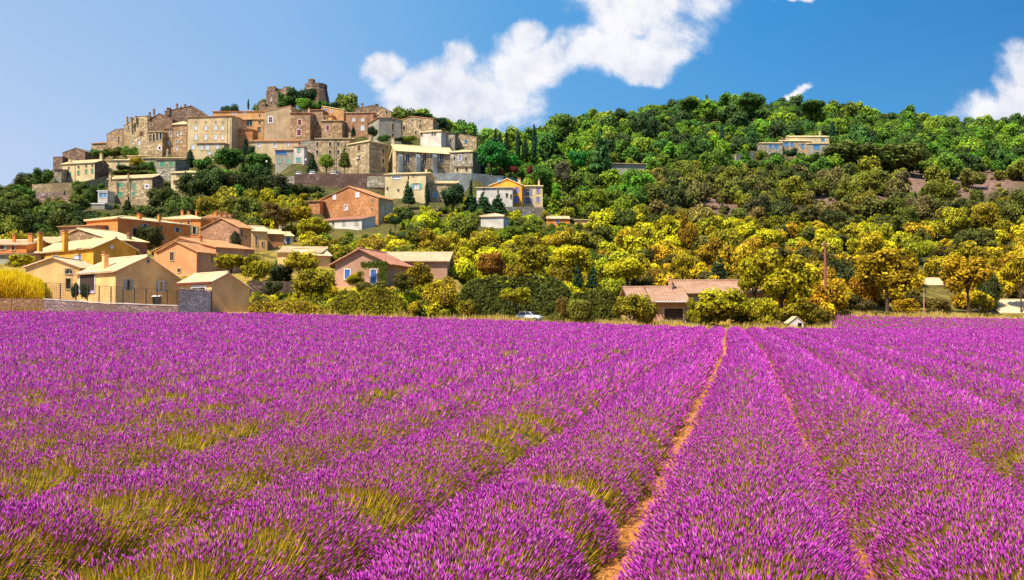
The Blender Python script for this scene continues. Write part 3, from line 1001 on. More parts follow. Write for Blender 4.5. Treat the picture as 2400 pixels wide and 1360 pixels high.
B('buff_tower_house', 'tall buff house with turquoise shutter in front of the retaining wall', 'house', 998, 224, 10, x0=902, x2=1018, yt=407, yb=478,
  wall='pl_cream', wallB='st_buff', roof='A', rise=7, fr=0.5, rmat='ti_cream', cwall='pl_cream',
  wins=[('A', 929, 416, 20, 7, 'pw'), ('A', 968, 412, 4, 4, 'd'), ('A', 975, 437, 12, 14, 'to'), ('A', 908, 442, 4, 6, 'd'), ('A', 933, 446, 4, 5, 'd')],
  chims=[(926, 396, 5, 8, 2), (999, 398, 5, 7, 2)])
B('low_stone_house', 'low stone house with white-framed window beside the buff tower house', 'house', 1070, 228, 0, x0=1004, LB=8, yt=430, yb=475,
  wall='st_buff', roof='A', rise=10, fr=0.7, rmat='ti_cream', wins=[('A', 1020, 457, 12, 9, 'b')])
B('blue_shutter_house', 'yellow house with lavender-blue shutters on two storeys', 'house', 1272, 222, 0, x0=1224, LB=8, yt=437, yb=488,
  wall='pl_cream', roof='A', rise=5, fr=0.5, rmat='ti_cream', cwall='pl_cream',
  wins=[('A', 1237, 451, 9, 16, 'lo'), ('A', 1237, 471, 9, 14, 'lo'), ('A', 1261, 446, 7, 12, 'l'), ('A', 1261, 468, 7, 12, 'l')], chims=[(1263, 424, 4, 12, 2)])
B('ochre_gable_house', 'ochre gabled part of the blue-shuttered house above the conifers', 'house', 1223, 218, 8, x0=1148, LB=9, yt=434, yb=485,
  wall='pl_yellow', roof='B', rise=15, fr=0.45, rmat='ti_cream', cwall='pl_cream',
  wins=[('A', 1170, 425, 6, 7, 'bl'), ('A', 1211, 446, 9, 13, 'l'), ('A', 1210, 468, 11, 15, 'l')], chims=[(1217, 421, 6, 10, 2)])
B('white_wing', 'whitewashed wing in front of the ochre gable above the conifers', 'house', 1201, 214, 4, x0=1117, LB=4, yt=440, yb=483,
  wall='pl_white', roof='A', rise=6, fr=1, rmat='ti_cream', wins=[('A', 1188, 458, 5, 9, 'd'), ('A', 1198, 461, 4, 10, 'd')])
B('white_hut', 'small whitish hut with tiled roof sunk in mid-slope bushes', 'hut', 1180, 192, 12, x0=1127, LB=6, yt=508, yb=530, pb=517,
  wall='pl_white', roof='hip', rise=9, rmat='ti_pale')
B('blue_door_hut', 'small orange hut with blue door and flat cream roof among trees', 'hut', 1335, 210, 0, x0=1283, LB=6, yt=513, yb=527, pb=519,
  wall='pl_orange', roof='A', rise=8, fr=0.7, rmat='ti_pale', wins=[('A', 1307, 519, 4, 7, 'bl')])
B('orange_hut', 'tiny orange hut beside the hut with the blue door', 'hut', 1384, 212, 0, x0=1350, LB=5, yt=516, yb=527, pb=519, wall='pl_peach', roof='A', rise=4, fr=1, rmat='ti_pale')
B('slope_house', 'grey house with long slanting cream roof on the wooded slope', 'house', 1512, 328, -8, x0=1432, LB=9, yt=385, yb=408, pb=391,
  wall='pl_grey', roof='A', rise=5, fr=0.8, rmat='ti_pale', over=0.8)
# -- hillside villa
B('villa', 'stone villa with sky-blue windows alone on the wooded hill', 'villa', 1903, 402, 0, x0=1834, LB=9, yt=331, yb=368, pb=354,
  wall='st_buff', roof='A', rise=5, fr=0.5, rmat='ti_cream', wins=[('A', 1844, 339, 9, 9, 'bl'), ('A', 1858, 339, 6, 9, 'bl'), ('A', 1882, 343, 7, 10, 'bl')])
B('villa_upper_floor', 'upper cream-roofed block of the villa on the wooded hill', 'villa', 1943, 410, 0, x0=1852, LB=8, yt=321, yb=350,
  wall='pl_cream', roof='A', rise=6, fr=0.6, rmat='ti_cream', wins=[('A', 1930, 328, 8, 6, 'bl')], chims=[(1921, 309, 3, 6, 2)])
B('villa_wing', 'low wing of the hill villa, on its village side', 'villa', 1834, 400, 0, x0=1787, LB=8, yt=336, yb=362, pb=350,
  wall='st_grey', roof='A', rise=5, fr=0.6, rmat='ti_cream', wins=[('A', 1807, 343, 8, 7, 'bl'), ('A', 1821, 344, 8, 8, 'bl')], chims=[(1834, 324, 3, 6, 2)])
B('villa_porch', 'low porch block with turquoise window at the hill villa end', 'villa', 1942, 397, 0, x0=1901, LB=6, yt=337, yb=362, pb=352,
  wall='pl_grey', roof='A', rise=4, fr=0.8, rmat='ti_cream', wins=[('A', 1915, 345, 14, 9, 'bl')])
# ================================================================ the village slope, far end
B('green_shutter_house', 'stone house with four green shutters below the terraces', 'house', 357, 216, 14, x0=253, x2=382, yt=416, yb=478,
  wall='st_buff', wallB='st_dark', roof='A', rise=9, fr=0.6, rmat='ti_cream',  # dark stone puts the gable's shade into its colour
  wins=[('A', 281, 434, 14, 11, 'g'), ('A', 314, 437, 8, 17, 'g'), ('A', 281, 456, 14, 12, 'g'), ('A', 313, 455, 7, 11, 'g'), ('A', 344, 437, 6, 6, 'dw')],
  chims=[(259, 410, 5, 7, 1), (301, 411, 4, 8, 1)])
B('glass_annex', 'pale blue glazed annex beside the green-shuttered stone house', 'conservatory', 252, 214, 0, x0=229, LB=4, yt=449, yb=474, wall='pl_white', roof='flat', rmat='trim_white', wins=[('A', 241, 457, 18, 10, 'b')])
B('white_canopy', 'small flat white roof among the trees below the glazed annex', 'shed', 245, 206, 0, x0=215, LB=4, yt=479, yb=490, wall='pl_grey', roof='flat', rmat='trim_white')
B('stone_tower_house', 'narrow grey stone house with two green shutters between garden and terrace', 'house', 411, 236, 6, x0=366, LB=8, yt=374, yb=424,
  wall='st_grey', roof='A', rise=7, fr=0.7, rmat='ti_brown', wins=[('A', 380, 385, 13, 14, 'g'), ('A', 400, 385, 11, 12, 'g'), ('A', 382, 402, 4, 3, 'd')])
B('small_beige_house', 'small beige house with hipped cream roof and red shutter, above the trees', 'house', 459, 222, 8, x0=400, LB=7, yt=405, yb=444,
  wall='pl_cream', roof='hip', rise=8, rmat='ti_cream', wins=[('A', 417, 410, 8, 5, 'd'), ('A', 443, 410, 7, 5, 'd'), ('A', 410, 427, 8, 8, 'r')])
B('long_pale_house', 'long pale stone house with green shutters, under the round dark towers', 'house', 222, 250, 16, x0=144, x2=253, yt=381, yb=424,
  wall='pl_cream', wallB='st_dark', roof='A', rise=10, fr=0.6, rmat='ti_cream',  # gable in dark stone: its shaded side painted in
  wins=[('A', 159, 409, 6, 10, 'go'), ('A', 183, 405, 5, 10, 'g'), ('A', 201, 402, 5, 10, 'g'), ('A', 215, 401, 5, 10, 'g'), ('A', 160, 394, 4, 5, 'd'),
        ('A', 183, 392, 4, 5, 'd'), ('A', 201, 389, 4, 5, 'd'), ('A', 215, 388, 4, 4, 'd')], chims=[(164, 374, 5, 10, 3), (238, 362, 6, 12, 3)])
B('lean_to_house', 'small lean-to at the low end of the long pale house', 'house', 144, 249, 0, x0=127, LB=6, yt=398, yb=424, wall='st_grey', roof='A', rise=6, fr=1, rmat='ti_brown', wins=[('A', 137, 402, 4, 7, 'd')])
B('garden_house', 'low house with thin cream roof behind the yellow shrub', 'house', 303, 256, 0, x0=247, LB=7, yt=376, yb=396, wall='pl_cream', roof='A', rise=8, fr=0.8, rmat='ti_cream', wins=[('A', 277, 383, 5, 9, 'g')])
B('dark_tower', 'dark brown rampart tower with slanting top, end of the village', 'tower', 200, 268, 12, x0=145, LB=9, yt=356, yb=402, wall='st_dark', roof='B', rise=9, fr=0.45, rmat='ti_brown', over=0.15)
B('dark_rampart', 'lower dark brown rampart block beside the slanting tower', 'tower', 147, 266, 6, x0=123, LB=8, yt=369, yb=416, wall='st_dark', roof='flat', rmat='ti_brown', over=0.1)
B('terrace_roof_house', 'low roof terrace house under the tall stone row', 'house', 345, 262, 0, x0=298, LB=6, yt=366, yb=384, wall='pl_buff', roof='A', rise=6, fr=1, rmat='ti_cream')
B('terrace_roof_house', 'wider low-roofed house stepping up towards the loggia', 'house', 425, 258, 0, x0=334, LB=7, yt=371, yb=392, wall='st_grey', roof='A', rise=10, fr=1, rmat='ti_cream', chims=[(392, 352, 4, 8, 2)])
# ================================================================ the upper village
B('low_row_house', 'low buff stone house at the foot of the tall rampart row', 'house', 250, 290, 8, x0=213, LB=8, yt=336, yb=362, wall='st_brown', roof='A', rise=8, fr=0.6, rmat='ti_orange')
B('rampart_house', 'tall stone rampart house with a dark slit window, first of the row', 'house', 290, 284, 24, x0=248, LB=9, yt=302, yb=368, wall='st_brown', roof='B', rise=0.1, fr=0.5, dl=10, rmat='ti_brown', over=0.15,
  wins=[('A', 265, 326, 4, 7, 'p'), ('A', 277, 328, 4, 16, 'd'), ('A', 277, 307, 3, 6, 'd'), ('A', 276, 346, 5, 8, 'p')])
B('rampart_house', 'broad stone rampart house with three chimneys and pale windows', 'house', 346, 279, 22, x0=289, LB=10, yt=272, yb=366, wall='st_buff', roof='B', rise=0.1, fr=0.5, dl=18, rmat='ti_brown', over=0.15,
  wins=[('A', 299, 300, 4, 10, 'd'), ('A', 310, 297, 4, 9, 'd'), ('A', 330, 314, 10, 12, 'n'), ('A', 309, 334, 5, 9, 'p'), ('A', 324, 334, 7, 13, 'p'), ('A', 296, 302, 3, 7, 'd')],
  chims=[(298, 277, 4, 10, 1), (308, 278, 5, 8, 1), (318, 275, 4, 7, 1)])
B('dark_gable_house', 'dark stone gable house above the four-bay loggia', 'house', 404, 276, 10, x0=345, LB=9, yt=280, yb=366, wall='st_dark', roof='B', rise=14, fr=0.55, rmat='ti_brown', over=0.2,
  wins=[('A', 353, 293, 5, 8, 'd')], chims=[(351, 266, 4, 6, 1), (361, 258, 4, 10, 1)])
B('loggia_house', 'stone house front with a loggia of four dark openings', 'house', 381, 270, 6, x0=344, LB=6, yt=309, yb=362, wall='st_buff', roof='A', rise=3, fr=1, rmat='ti_cream',
  wins=[('A', 351, 324, 6, 16, 'd'), ('A', 359, 323, 5, 17, 'd'), ('A', 367, 321, 5, 17, 'd'), ('A', 375, 319, 5, 17, 'd'), ('A', 373, 347, 5, 6, 'dw')])
B('narrow_house', 'narrow stone house squeezed between the loggia and the hipped house', 'house', 405, 272, 6, x0=382, LB=8, yt=302, yb=362, wall='st_brown', roof='A', rise=5, fr=0.6, rmat='ti_brown', wins=[('A', 399, 306, 4, 6, 'p'), ('A', 399, 317, 5, 8, 'p'), ('A', 394, 335, 5, 11, 'p')])
B('hipped_stone_house', 'stone house with cream hipped roof beside the large beige block', 'house', 438, 267, 8, x0=404, LB=8, yt=292, yb=366, wall='st_brown', roof='hip', rise=10, rmat='ti_cream',
  wins=[('A', 413, 315, 4, 9, 'p'), ('A', 422, 311, 6, 11, 'p'), ('A', 413, 332, 4, 7, 'p'), ('A', 422, 332, 6, 7, 'p'), ('A', 413, 348, 5, 10, 'p')])
B('ridge_house', 'dark ridge-top house with a long sloping roof and four chimneys', 'house', 484, 287, 4, x0=384, LB=9, yt=274, yb=300, wall='st_dark', roof='B', rise=26, fr=0.38, dl=-14, rmat='ti_brown', over=0.2,
  wins=[('A', 442, 262, 5, 8, 'd')], chims=[(396, 256, 8, 8, 1), (415, 246, 4, 10, 1), (424, 252, 3, 6, 1), (434, 247, 4, 9, 1)])
B('beige_block', 'large beige four-storey block with rows of pale shutters', 'house', 543, 258, 8, x0=438, LB=10, yt=272, yb=372, wall='pl_buff', roof='A', rise=4, fr=0.5, rmat='ti_orange',
  wins=[('A', x, y, 6, h, 's') for x in (457, 481, 504, 520) for y, h in ((300, 11), (322, 12))] + [('A', x, 286, 4, 4, 'p') for x in (457, 481, 504, 520)] + [('A', 452, 345, 7, 11, 's')])
B('beige_annex', 'beige annex with pale shutters stepping out below the large block', 'house', 525, 253, 4, x0=460, LB=4, yt=336, yb=374, wall='pl_buff', roof='A', rise=3, fr=1, rmat='ti_orange',
  wins=[('A', 471, 346, 6, 11, 's'), ('A', 485, 345, 8, 13, 's'), ('A', 508, 343, 7, 12, 's'), ('A', 489, 359, 6, 8, 's'), ('A', 507, 357, 5, 7, 'd')])
B('orange_upper_house', 'orange rendered house with lilac windows, behind the beige block', 'house', 620, 274, 2, x0=497, LB=9, yt=261, yb=330, wall='pl_ochre', roof='A', rise=5, fr=0.5, rmat='ti_orange',
  wins=[('A', 548, 266, 6, 6, 'pw'), ('A', 572, 265, 6, 6, 'pw'), ('A', 548, 281, 8, 11, 'pw'), ('A', 607, 271, 4, 6, 'd')])
B('studio_house', 'orange house with two wide dark glazed bays under a cream roof', 'house', 618, 269, 2, x0=556, LB=5, yt=280, yb=330, wall='pl_ochre', roof='A', rise=5, fr=1, rmat='ti_cream',
  wins=[('A', 563, 289, 15, 14, 'd'), ('A', 583, 288, 14, 14, 'd'), ('A', 607, 287, 5, 6, 'd'), ('A', 606, 304, 8, 12, 'd')])
B('ochre_ruin_house', 'crumbling ochre wall house under the glazed bays', 'house', 592, 262, 2, x0=543, LB=5, yt=304, yb=352, wall='st_orange', roof='A', rise=3, fr=1, rmat='ti_orange')
B('taupe_gable_house', 'taupe house with slanting roofline and white arched window', 'house', 681, 265, 2, x0=618, LB=9, yt=262, yb=330, wall='pl_tan', roof='B', rise=14, fr=0.0, rmat='ti_orange', over=0.15,
  wins=[('A', 633, 281, 8, 12, 'dw', 1)])
B('red_shutter_tower', 'square stone house with two red shutters, one above the other', 'house', 727, 262, 2, x0=679, LB=9, yt=265, yb=332, wall='st_brown', roof='A', rise=4, fr=0.5, rmat='ti_orange', cwall='trim_buff',
  wins=[('A', 701, 287, 8, 13, 'rw'), ('A', 700, 311, 9, 14, 'rw')], chims=[(681, 257, 4, 8, 1), (724, 257, 4, 7, 1)])
B('nook_house', 'small brown house with an orange window bay beside the red-shuttered house', 'house', 756, 266, 2, x0=725, LB=9, yt=258, yb=330, wall='st_brown', roof='A', rise=3, fr=0.6, rmat='ti_orange', wins=[('A', 731, 295, 5, 9, 'r', 1), ('A', 743, 290, 5, 11, 'r')])
B('blue_window_house', 'ochre house with a pale blue window near the castle trees', 'house', 806, 272, 2, x0=752, LB=8, yt=258, yb=300, wall='pl_ochre', roof='B', rise=9, fr=0.95, dl=0, rmat='ti_cream', over=0.2, wins=[('A', 760, 262, 6, 11, 'bl'), ('A', 776, 261, 4, 5, 'pw')])
B('white_surround_house', 'brown house with white-edged red window below the blue window', 'house', 802, 262, 2, x0=753, LB=8, yt=283, yb=332, wall='st_brown', roof='A', rise=4, fr=0.6, rmat='ti_cream', wins=[('A', 767, 300, 7, 12, 'rw'), ('A', 760, 277, 8, 9, 'n')])
B('pale_gable_house', 'orange upper storey house with dark red shutter, over the white-edged window', 'house', 778, 267, 2, x0=748, LB=5, yt=271, yb=290, wall='pl_ochre', roof='A', rise=3, fr=0.6, rmat='ti_orange', wins=[('A', 762, 279, 10, 9, 'n')])
B('pink_village_house', 'pink stone house with three pale shutters under the summit ruin', 'house', 875, 266, 4, x0=810, LB=9, yt=264, yb=320, wall='st_pink', roof='A', rise=6, fr=0.6, rmat='ti_cream',
  wins=[('A', 828, 281, 6, 8, 's'), ('A', 849, 281, 7, 8, 's'), ('A', 849, 300, 8, 12, 's')])
B('summit_ruin', 'roofless brown stone ruin on the skyline above the pink house', 'ruin', 892, 284, 6, x0=830, LB=7, yt=254, yb=275, wall='st_dark', roof='B', rise=7, fr=0.3, dl=0, rmat='ti_brown', over=0.1, wins=[('A', 890, 262, 5, 8, 'd'), ('A', 878, 265, 4, 6, 'd')], chims=[(849, 245, 5, 5, 1), (883, 247, 7, 6, 1)])
B('ridge_gable_house', 'brown gable with two dark windows closing the skyline ruin', 'house', 917, 282, 6, x0=884, LB=7, yt=262, yb=280, wall='st_brown', roof='B', rise=12, fr=0.75, rmat='ti_brown', over=0.1, wins=[('A', 905, 263, 5, 7, 'd')])
B('white_gable_house', 'whitish gabled house with tall dark windows above the presbytery', 'house', 888, 258, 62, LA=9, x2=940, yt=276, yb=328, wall='pl_grey', roof='A', rise=3, fr=0.5, rmat='ti_orange', prot=True,
  wins=[('B', 921, 284, 4, 5, 'd'), ('B', 920, 298, 5, 15, 'n'), ('B', 920, 318, 6, 10, 'd', 1)])
B('tan_house', 'tan gabled house tucked behind the whitish gabled house', 'house', 897, 268, 4, x0=872, LB=8, yt=276, yb=320, wall='pl_tan', roof='B', rise=8, fr=0.4, rmat='ti_cream')
B('square_buff_house', 'square buff stone house with dark windows in front of the skyline trees', 'house', 1015, 268, 6, x0=943, LB=9, yt=279, yb=324, wall='st_buff', roof='B', rise=7, fr=0.7, rmat='ti_orange', over=0.2,
  wins=[('A', 985, 283, 4, 5, 'd'), ('A', 985, 297, 6, 10, 'd'), ('A', 946, 300, 5, 10, 'd'), ('A', 966, 282, 3, 4, 'd'), ('A', 974, 311, 4, 6, 'd')])
B('hipped_cottage', 'small white cottage with pale hipped roof above the church', 'cottage', 1034, 259, 20, x0=985, LB=7, yt=308, yb=336, wall='pl_white', roof='hip', rise=8, rmat='ti_cream', wins=[('A', 1013, 313, 4, 7, 'd'), ('A', 1019, 313, 4, 7, 'd'), ('A', 988, 315, 4, 8, 'd')])
B('grey_cottage', 'small grey stone cottage with two dark openings by the church end', 'cottage', 1066, 262, 4, x0=1033, LB=6, yt=312, yb=342, wall='st_grey', roof='A', rise=3, fr=1, rmat='ti_brown', wins=[('A', 1041, 328, 4, 9, 'd'), ('A', 1056, 330, 4, 9, 'd')])
B('ruined_wall_house', 'roofless buff wall house with one blue window, last before the cypresses', 'ruin', 1117, 266, 6, x0=1069, LB=4, yt=322, yb=352, wall='st_buff', roof='B', rise=8, fr=0.8, rmat='ti_brown', over=0.05, wins=[('A', 1092, 332, 5, 6, 'bl')])
# -- middle row
B('long_buff_house', 'buff house with orange roof and three white shutters, above the blue window', 'house', 700, 252, 2, x0=584, LB=8, yt=331, yb=356, wall='pl_buff', roof='A', rise=9, fr=0.6, rmat='ti_orange', wins=[('A', 605, 339, 6, 12, 'pw'), ('A', 643, 340, 6, 13, 'pw'), ('A', 673, 337, 6, 11, 'pw')])
B('blue_strip_house', 'grey house with a wide bright blue window above the terrace', 'house', 712, 245, 3, x0=644, LB=8, yt=352, yb=410, wall='pl_grey', roof='A', rise=3, fr=1, rmat='ti_terra', wins=[('A', 658, 357, 25, 8, 'bl'), ('A', 653, 377, 7, 10, 't'), ('A', 674, 378, 7, 10, 't'), ('A', 682, 402, 7, 9, 'd', 1)])
B('balcony_house', 'pale house bay with mint shutters and balcony beside the blue window', 'house', 713, 242, 3, x0=688, LB=3, yt=345, yb=384, wall='pl_white', roof='flat', rmat='ti_terra', wins=[('A', 699, 352, 7, 10, 't'), ('A', 699, 375, 11, 10, 't')])
B('grey_wall_house', 'plain grey stone house with small mint window behind the dark tree', 'house', 741, 252, 2, x0=700, LB=8, yt=331, yb=400, wall='st_grey', roof='flat', rmat='ti_brown', over=0.1, wins=[('A', 718, 337, 6, 7, 't')])
B('presbytery', 'buff stone house with paired dark windows in two rows, over the terrace', 'house', 818, 246, 2, x0=738, LB=9, yt=325, yb=402, wall='st_buff', roof='A', rise=8, fr=0.6, rmat='ti_cream',
  wins=[('A', x, y, 5, h, 'd') for x in (743, 773, 792) for y, h in ((338, 9), (357, 9))], chims=[(820, 314, 5, 7, 2)])
B('corner_stone_house', 'buff stone corner house with brown shutters next to the church', 'house', 866, 241, 38, x0=816, x2=910, yt=332, yb=405, wall='st_buff', roof='hip', rise=10, rmat='ti_cream',
  wins=[('A', 841, 347, 7, 14, 'n', 1), ('A', 840, 371, 7, 12, 'd'), ('B', 898, 355, 4, 10, 'd'), ('B', 898, 378, 4, 10, 'd'), ('B', 898, 398, 8, 12, 'd', 1)], chims=[(870, 320, 5, 7, 2)])
# -- church
B('church', 'stone church with cream roof, pointed windows and buttresses', 'church', 928, 243, 70, x0=911, x2=1062, yt=353, yb=408, wall='pl_cream', wallB='st_church', roof='B', rise=20, fr=0.5, rmat='ti_cream', drop=4, over=0.5,
  wins=[('B', 955, 371, 9, 24, 'd', 2), ('B', 995, 371, 9, 24, 'd', 2), ('B', 1035, 371, 9, 24, 'd', 2)], chims=[(921, 325, 6, 10, 5)])
chu = bpy.data.objects['church']
_C = at(928, 353, 243); _dB = Vector((math.sin(R(70)), math.cos(R(70)), 0)); _nB = Vector((math.cos(R(70)), -math.sin(R(70)), 0))
for px in (937, 978, 1017):
    q = _C + _dB * solve(px, _C, _dB)
    b_ = MB()
    z0, z1 = at(px, 406, q.y).z - 3, at(px, 361, q.y).z
    wz, dpt = 0.52, 1.5
    Vp = lambda a, n, z: Vector((q.x, q.y, z)) + _dB * a + _nB * n - chu.location
    b_.hexa([Vp(-wz, -1, z0), Vp(wz, -1, z0), Vp(wz, dpt, z0), Vp(-wz, dpt, z0), Vp(-wz, -1, z1 + .8), Vp(wz, -1, z1 + .8), Vp(wz, dpt, z1 - 1.0), Vp(-wz, dpt, z1 - 1.0)])
    b_.build('buttress', 'st_blue', chu)
B('church_apse', 'stone church apse with three small round-headed windows', 'church', 1108, 245, 14, x0=1054, LB=8, yt=356, yb=406, wall='st_grey', roof='hip', rise=9, rmat='ti_cream', wins=[('A', 1065, 372, 4, 9, 'd', 1), ('A', 1078, 370, 6, 12, 'b', 1), ('A', 1092, 373, 4, 9, 'd', 1)])
B('sacristy', 'low buff sacristy with two arched openings under the apse', 'church', 1105, 238, 2, x0=1065, LB=4, yt=391, yb=408, wall='pl_cream', roof='A', rise=4, fr=1, rmat='ti_brown', wins=[('A', 1072, 398, 5, 8, 'd', 1), ('A', 1093, 397, 5, 8, 'd', 1)])

# ================================================================ free-standing walls
masonry_wall('retaining_wall', 'long purple-brown retaining wall under the terrace of parked cars', [(690, 408, 448, 233), (800, 407, 455, 233), (906, 408, 452, 234)], 'st_purple', 0.8, 4)
masonry_wall('rampart_wall', 'curved blue-grey stone rampart below the church', [(1003, 405, 445, 238), (1105, 406, 445, 236), (1180, 413, 440, 240), (1238, 424, 440, 248)], 'st_blue', 0.8, 4)
masonry_wall('terrace_wall', 'buff terrace wall under the long pale house', [(75, 432, 446, 236), (122, 430, 446, 236), (190, 427, 452, 238), (262, 411, 432, 244)], 'st_buff', 0.7, 3)
masonry_wall('terrace_wall', 'rough pinkish rubble wall low in the village-end trees', [(84, 450, 468, 228), (150, 448, 466, 228)], 'st_rock', 0.7, 3)
masonry_wall('garden_wall', 'grey rubble garden wall with pale coping in front of the peach house', [(102, 703, 735, 98.2), (250, 712, 738, 98.2), (417, 719, 738, 98.2)], 'st_wall', 0.45, 1, cap='pl_white', wob=0.04)
masonry_wall('slate_wall', 'high slate-grey stone wall in front of the garage', [(419, 677, 735, 96.9), (494, 683, 735, 96.9)], 'st_slate', 0.4, 1, cap='st_wall', wob=0.02)
masonry_wall('low_brown_wall', 'low brown garden wall behind the yellow broom fence', [(-60, 700, 735, 99), (101, 701, 735, 99)], 'st_brown', 0.4, 1)
masonry_wall('garden_wall', 'mauve garden wall glimpsed behind the bushes by the garage', [(585, 658, 690, 110), (690, 662, 690, 112)], 'st_purple', 0.4, 1, prot=False)
masonry_wall('hill_wall', 'dry-stone wall on the bare hillside under the villa', [(1725, 362, 378, 384), (1784, 352, 372, 394)], 'st_grey', 0.7, 2)
masonry_wall('slope_wall', 'rubble wall with climbing plants under the blue-shuttered house', [(1168, 484, 500, 208), (1276, 486, 502, 214)], 'st_grey', 0.7, 2, prot=False)

# ================================================================ castle on the summit
def round_tower(name, label, px, D, rtop_px, rbot_px, ytop, ybot, mat, sides=12, parapet=True):
    c = at(px, ytop, D); zb = at(px, ybot, D).z
    rt, rb = rtop_px * D / F, rbot_px * D / F
    root = empty(name, (c.x, c.y, zb), label, 'tower')
    mb = MB()
    mb.tube([(0, 0, -6), (0, 0, 0), (0, 0, (c.z - zb) * .8), (0, 0, c.z - zb)], [rb * 1.05, rb, rt * 1.02, rt * .97], sides)
    mb.build('wall', mat, root)
    if parapet:
        pb = MB()
        pb.tube([(0, 0, c.z - zb - 1.3), (0, 0, c.z - zb + 0.05)], [rt * 1.05, rt * 1.05], sides)
        pb.build('parapet', mat, root)
    FOOT.append((Vector((c.x - rb, c.y - rb, 0)), Vector((0, 1, 0)), Vector((1, 0, 0)), 2 * rb, 2 * rb))
    return root, rt, c, zb


kt, rt, c, zb = round_tower('castle_keep', 'round ruined castle keep crowning the hill, small turret on top', 741, 318, 25, 32, 200, 240, 'st_dark', 11)
tb = MB(); zt_ = c.z - zb
tb.tube([(-1.6, 0, zt_ - 1), (-1.6, 0, zt_ + 1.9), (-1.6, 0, zt_ + 2.2)], [1.25, 1.25, 0.9], 8)
tb.build('turret', 'st_dark', kt)
PROT.append((745, 766, 200, 232, 318)); PROT.append((720, 740, 184, 202, 318))
bt = B('belfry_ruin', 'ruined square castle tower pierced by three openings', 'tower', 652, 312, 8, x0=622, LB=6, yt=216, yb=256, wall='st_dark', roof='flat', rmat='ti_brown', over=0.0,
       wins=[('A', 636, 223, 5, 6, 'd', 1), ('A', 634, 233, 3, 6, 'pw'), ('A', 635, 242, 4, 5, 'd', 1)])
bb = MB(); o_ = bt.location
c = at(637, 205, 314); cz = at(637, 216.5, 314).z
k1, k2 = 11 * 314 / F, 8.5 * 314 / F
v0 = Vector((c.x, c.y + 1, 0)) - Vector((o_.x, o_.y, o_.z))
bb.hexa([v0 + Vector((a * k1, b * 2.2, cz)) for a, b in ((-1, -1), (1, -1), (1, 1), (-1, 1))] + [v0 + Vector((a * k2, b * 1.8, c.z + (0.3 if a > 0 else 0))) for a, b in ((-1, -1), (1, -1), (1, 1), (-1, 1))])
bb.build('broken_top', 'st_dark', bt)
B('castle_hall', 'gabled castle wall fragment between ruined tower and keep', 'ruin', 684, 316, 4, x0=650, LB=5, yt=216, yb=250, wall='st_brown', roof='B', rise=12, fr=0.55, rmat='ti_brown', over=0.05)
B('castle_outbuilding', 'low tumbled stone outbuilding at the foot of the ruined castle tower', 'ruin', 622, 310, 4, x0=604, LB=5, yt=243, yb=262, wall='st_dark', roof='B', rise=4, fr=0.4, rmat='ti_brown', over=0.05)
masonry_wall('castle_wall', 'rough stone castle wall below the ruined square tower', [(612, 252, 268, 306), (660, 245, 268, 306), (700, 262, 275, 306)], 'st_brown', 0.8, 4, prot=False)
# round plaques
for nm, px, py, D, rp in (('peach', 120, 624, 108.9, 6), ('yellow', 262, 579, 0, 4)):
    pass


def plaque(px, py, D, rp, host, dirx=(0, -1)):
    c = at(px, py, D); h = bpy.data.objects[host]
    r_ = rp * D / F
    n = Vector((dirx[0], dirx[1], 0)).normalized(); e = Vector((-n.y, n.x, 0))
    mb = MB()
    ring = lambda k: [c + n * k + e * (r_ * math.cos(t)) + Vector((0, 0, r_ * 1.15 * math.sin(t))) for t in [2 * math.pi * i / 14 for i in range(14)]]
    a, b = ring(-0.05), ring(0.07)
    mb.poly(b)
    for i in range(14): mb.poly([a[i], a[(i + 1) % 14], b[(i + 1) % 14], b[i]])
    shift(mb, h.location)
    mb.build('round_plaque', 'plaque', h)


plaque(120, 624, 109, 6.5, 'gabled_wing')
_s = solve(262, at(219, 581, 121), Vector((math.sin(R(40)), math.cos(R(40)), 0)))
_y = 121 + _s * math.cos(R(40))
plaque(262, 579, _y, 4.5, 'yellow_house', (math.cos(R(40)), -math.sin(R(40))))
# striped tile ends over the farmhouse porch
fh = bpy.data.objects['farmhouse']
for i in range(13):
    px = 1539 + i * 5.3
    c = at(px, 707, 106.9)
    mb = MB()
    mb.box(c - fh.location, 0.13, 1.3, 0.16)
    mb.build('eave_rafter', 'trim_white', fh)

drainpipe('beige_block', 533, 276, 360, 257.3)
drainpipe('blue_door_house', 903, 622, 664, 111.6)
drainpipe('presbytery', 784, 326, 400, 245.6)
drainpipe('long_pale_house', 176, 386, 424, 251.8)
drainpipe('green_shutter_house', 300, 418, 476, 217)
drainpipe('rampart_house', 287, 306, 360, 283.5)
drainpipe('pink_village_house', 862, 266, 318, 265.6)
drainpipe('corner_stone_house', 860, 336, 402, 240.6)
# ================================================================ ground
xs = np.concatenate([np.linspace(-900, -240, 40)[:-1], np.arange(-240, 300, 2.5), np.linspace(300, 1000, 42)[1:]])
ys = np.concatenate([np.array([-60., -30, -10]), np.arange(0, 130, 2.0), np.arange(130, 620, 3.0), np.linspace(620, 2500, 30)[1:]])
X, Y = np.meshgrid(xs, ys)
Zt = ground(X, Y)
rough = (vnoise(X / 9, Y / 9, 1) - .5) * 2.2 + (vnoise(X / 3.3, Y / 3.3, 2) - .5) * 0.9
rough *= np.clip((Y - 135) / 60, 0, 1)
Zt = Zt + rough * np.clip((620 - Y) / 60, 0, 1)
Zt = np.where(Y > 620, Zt * np.clip((1100 - Y) / 480, 0, 1), Zt)
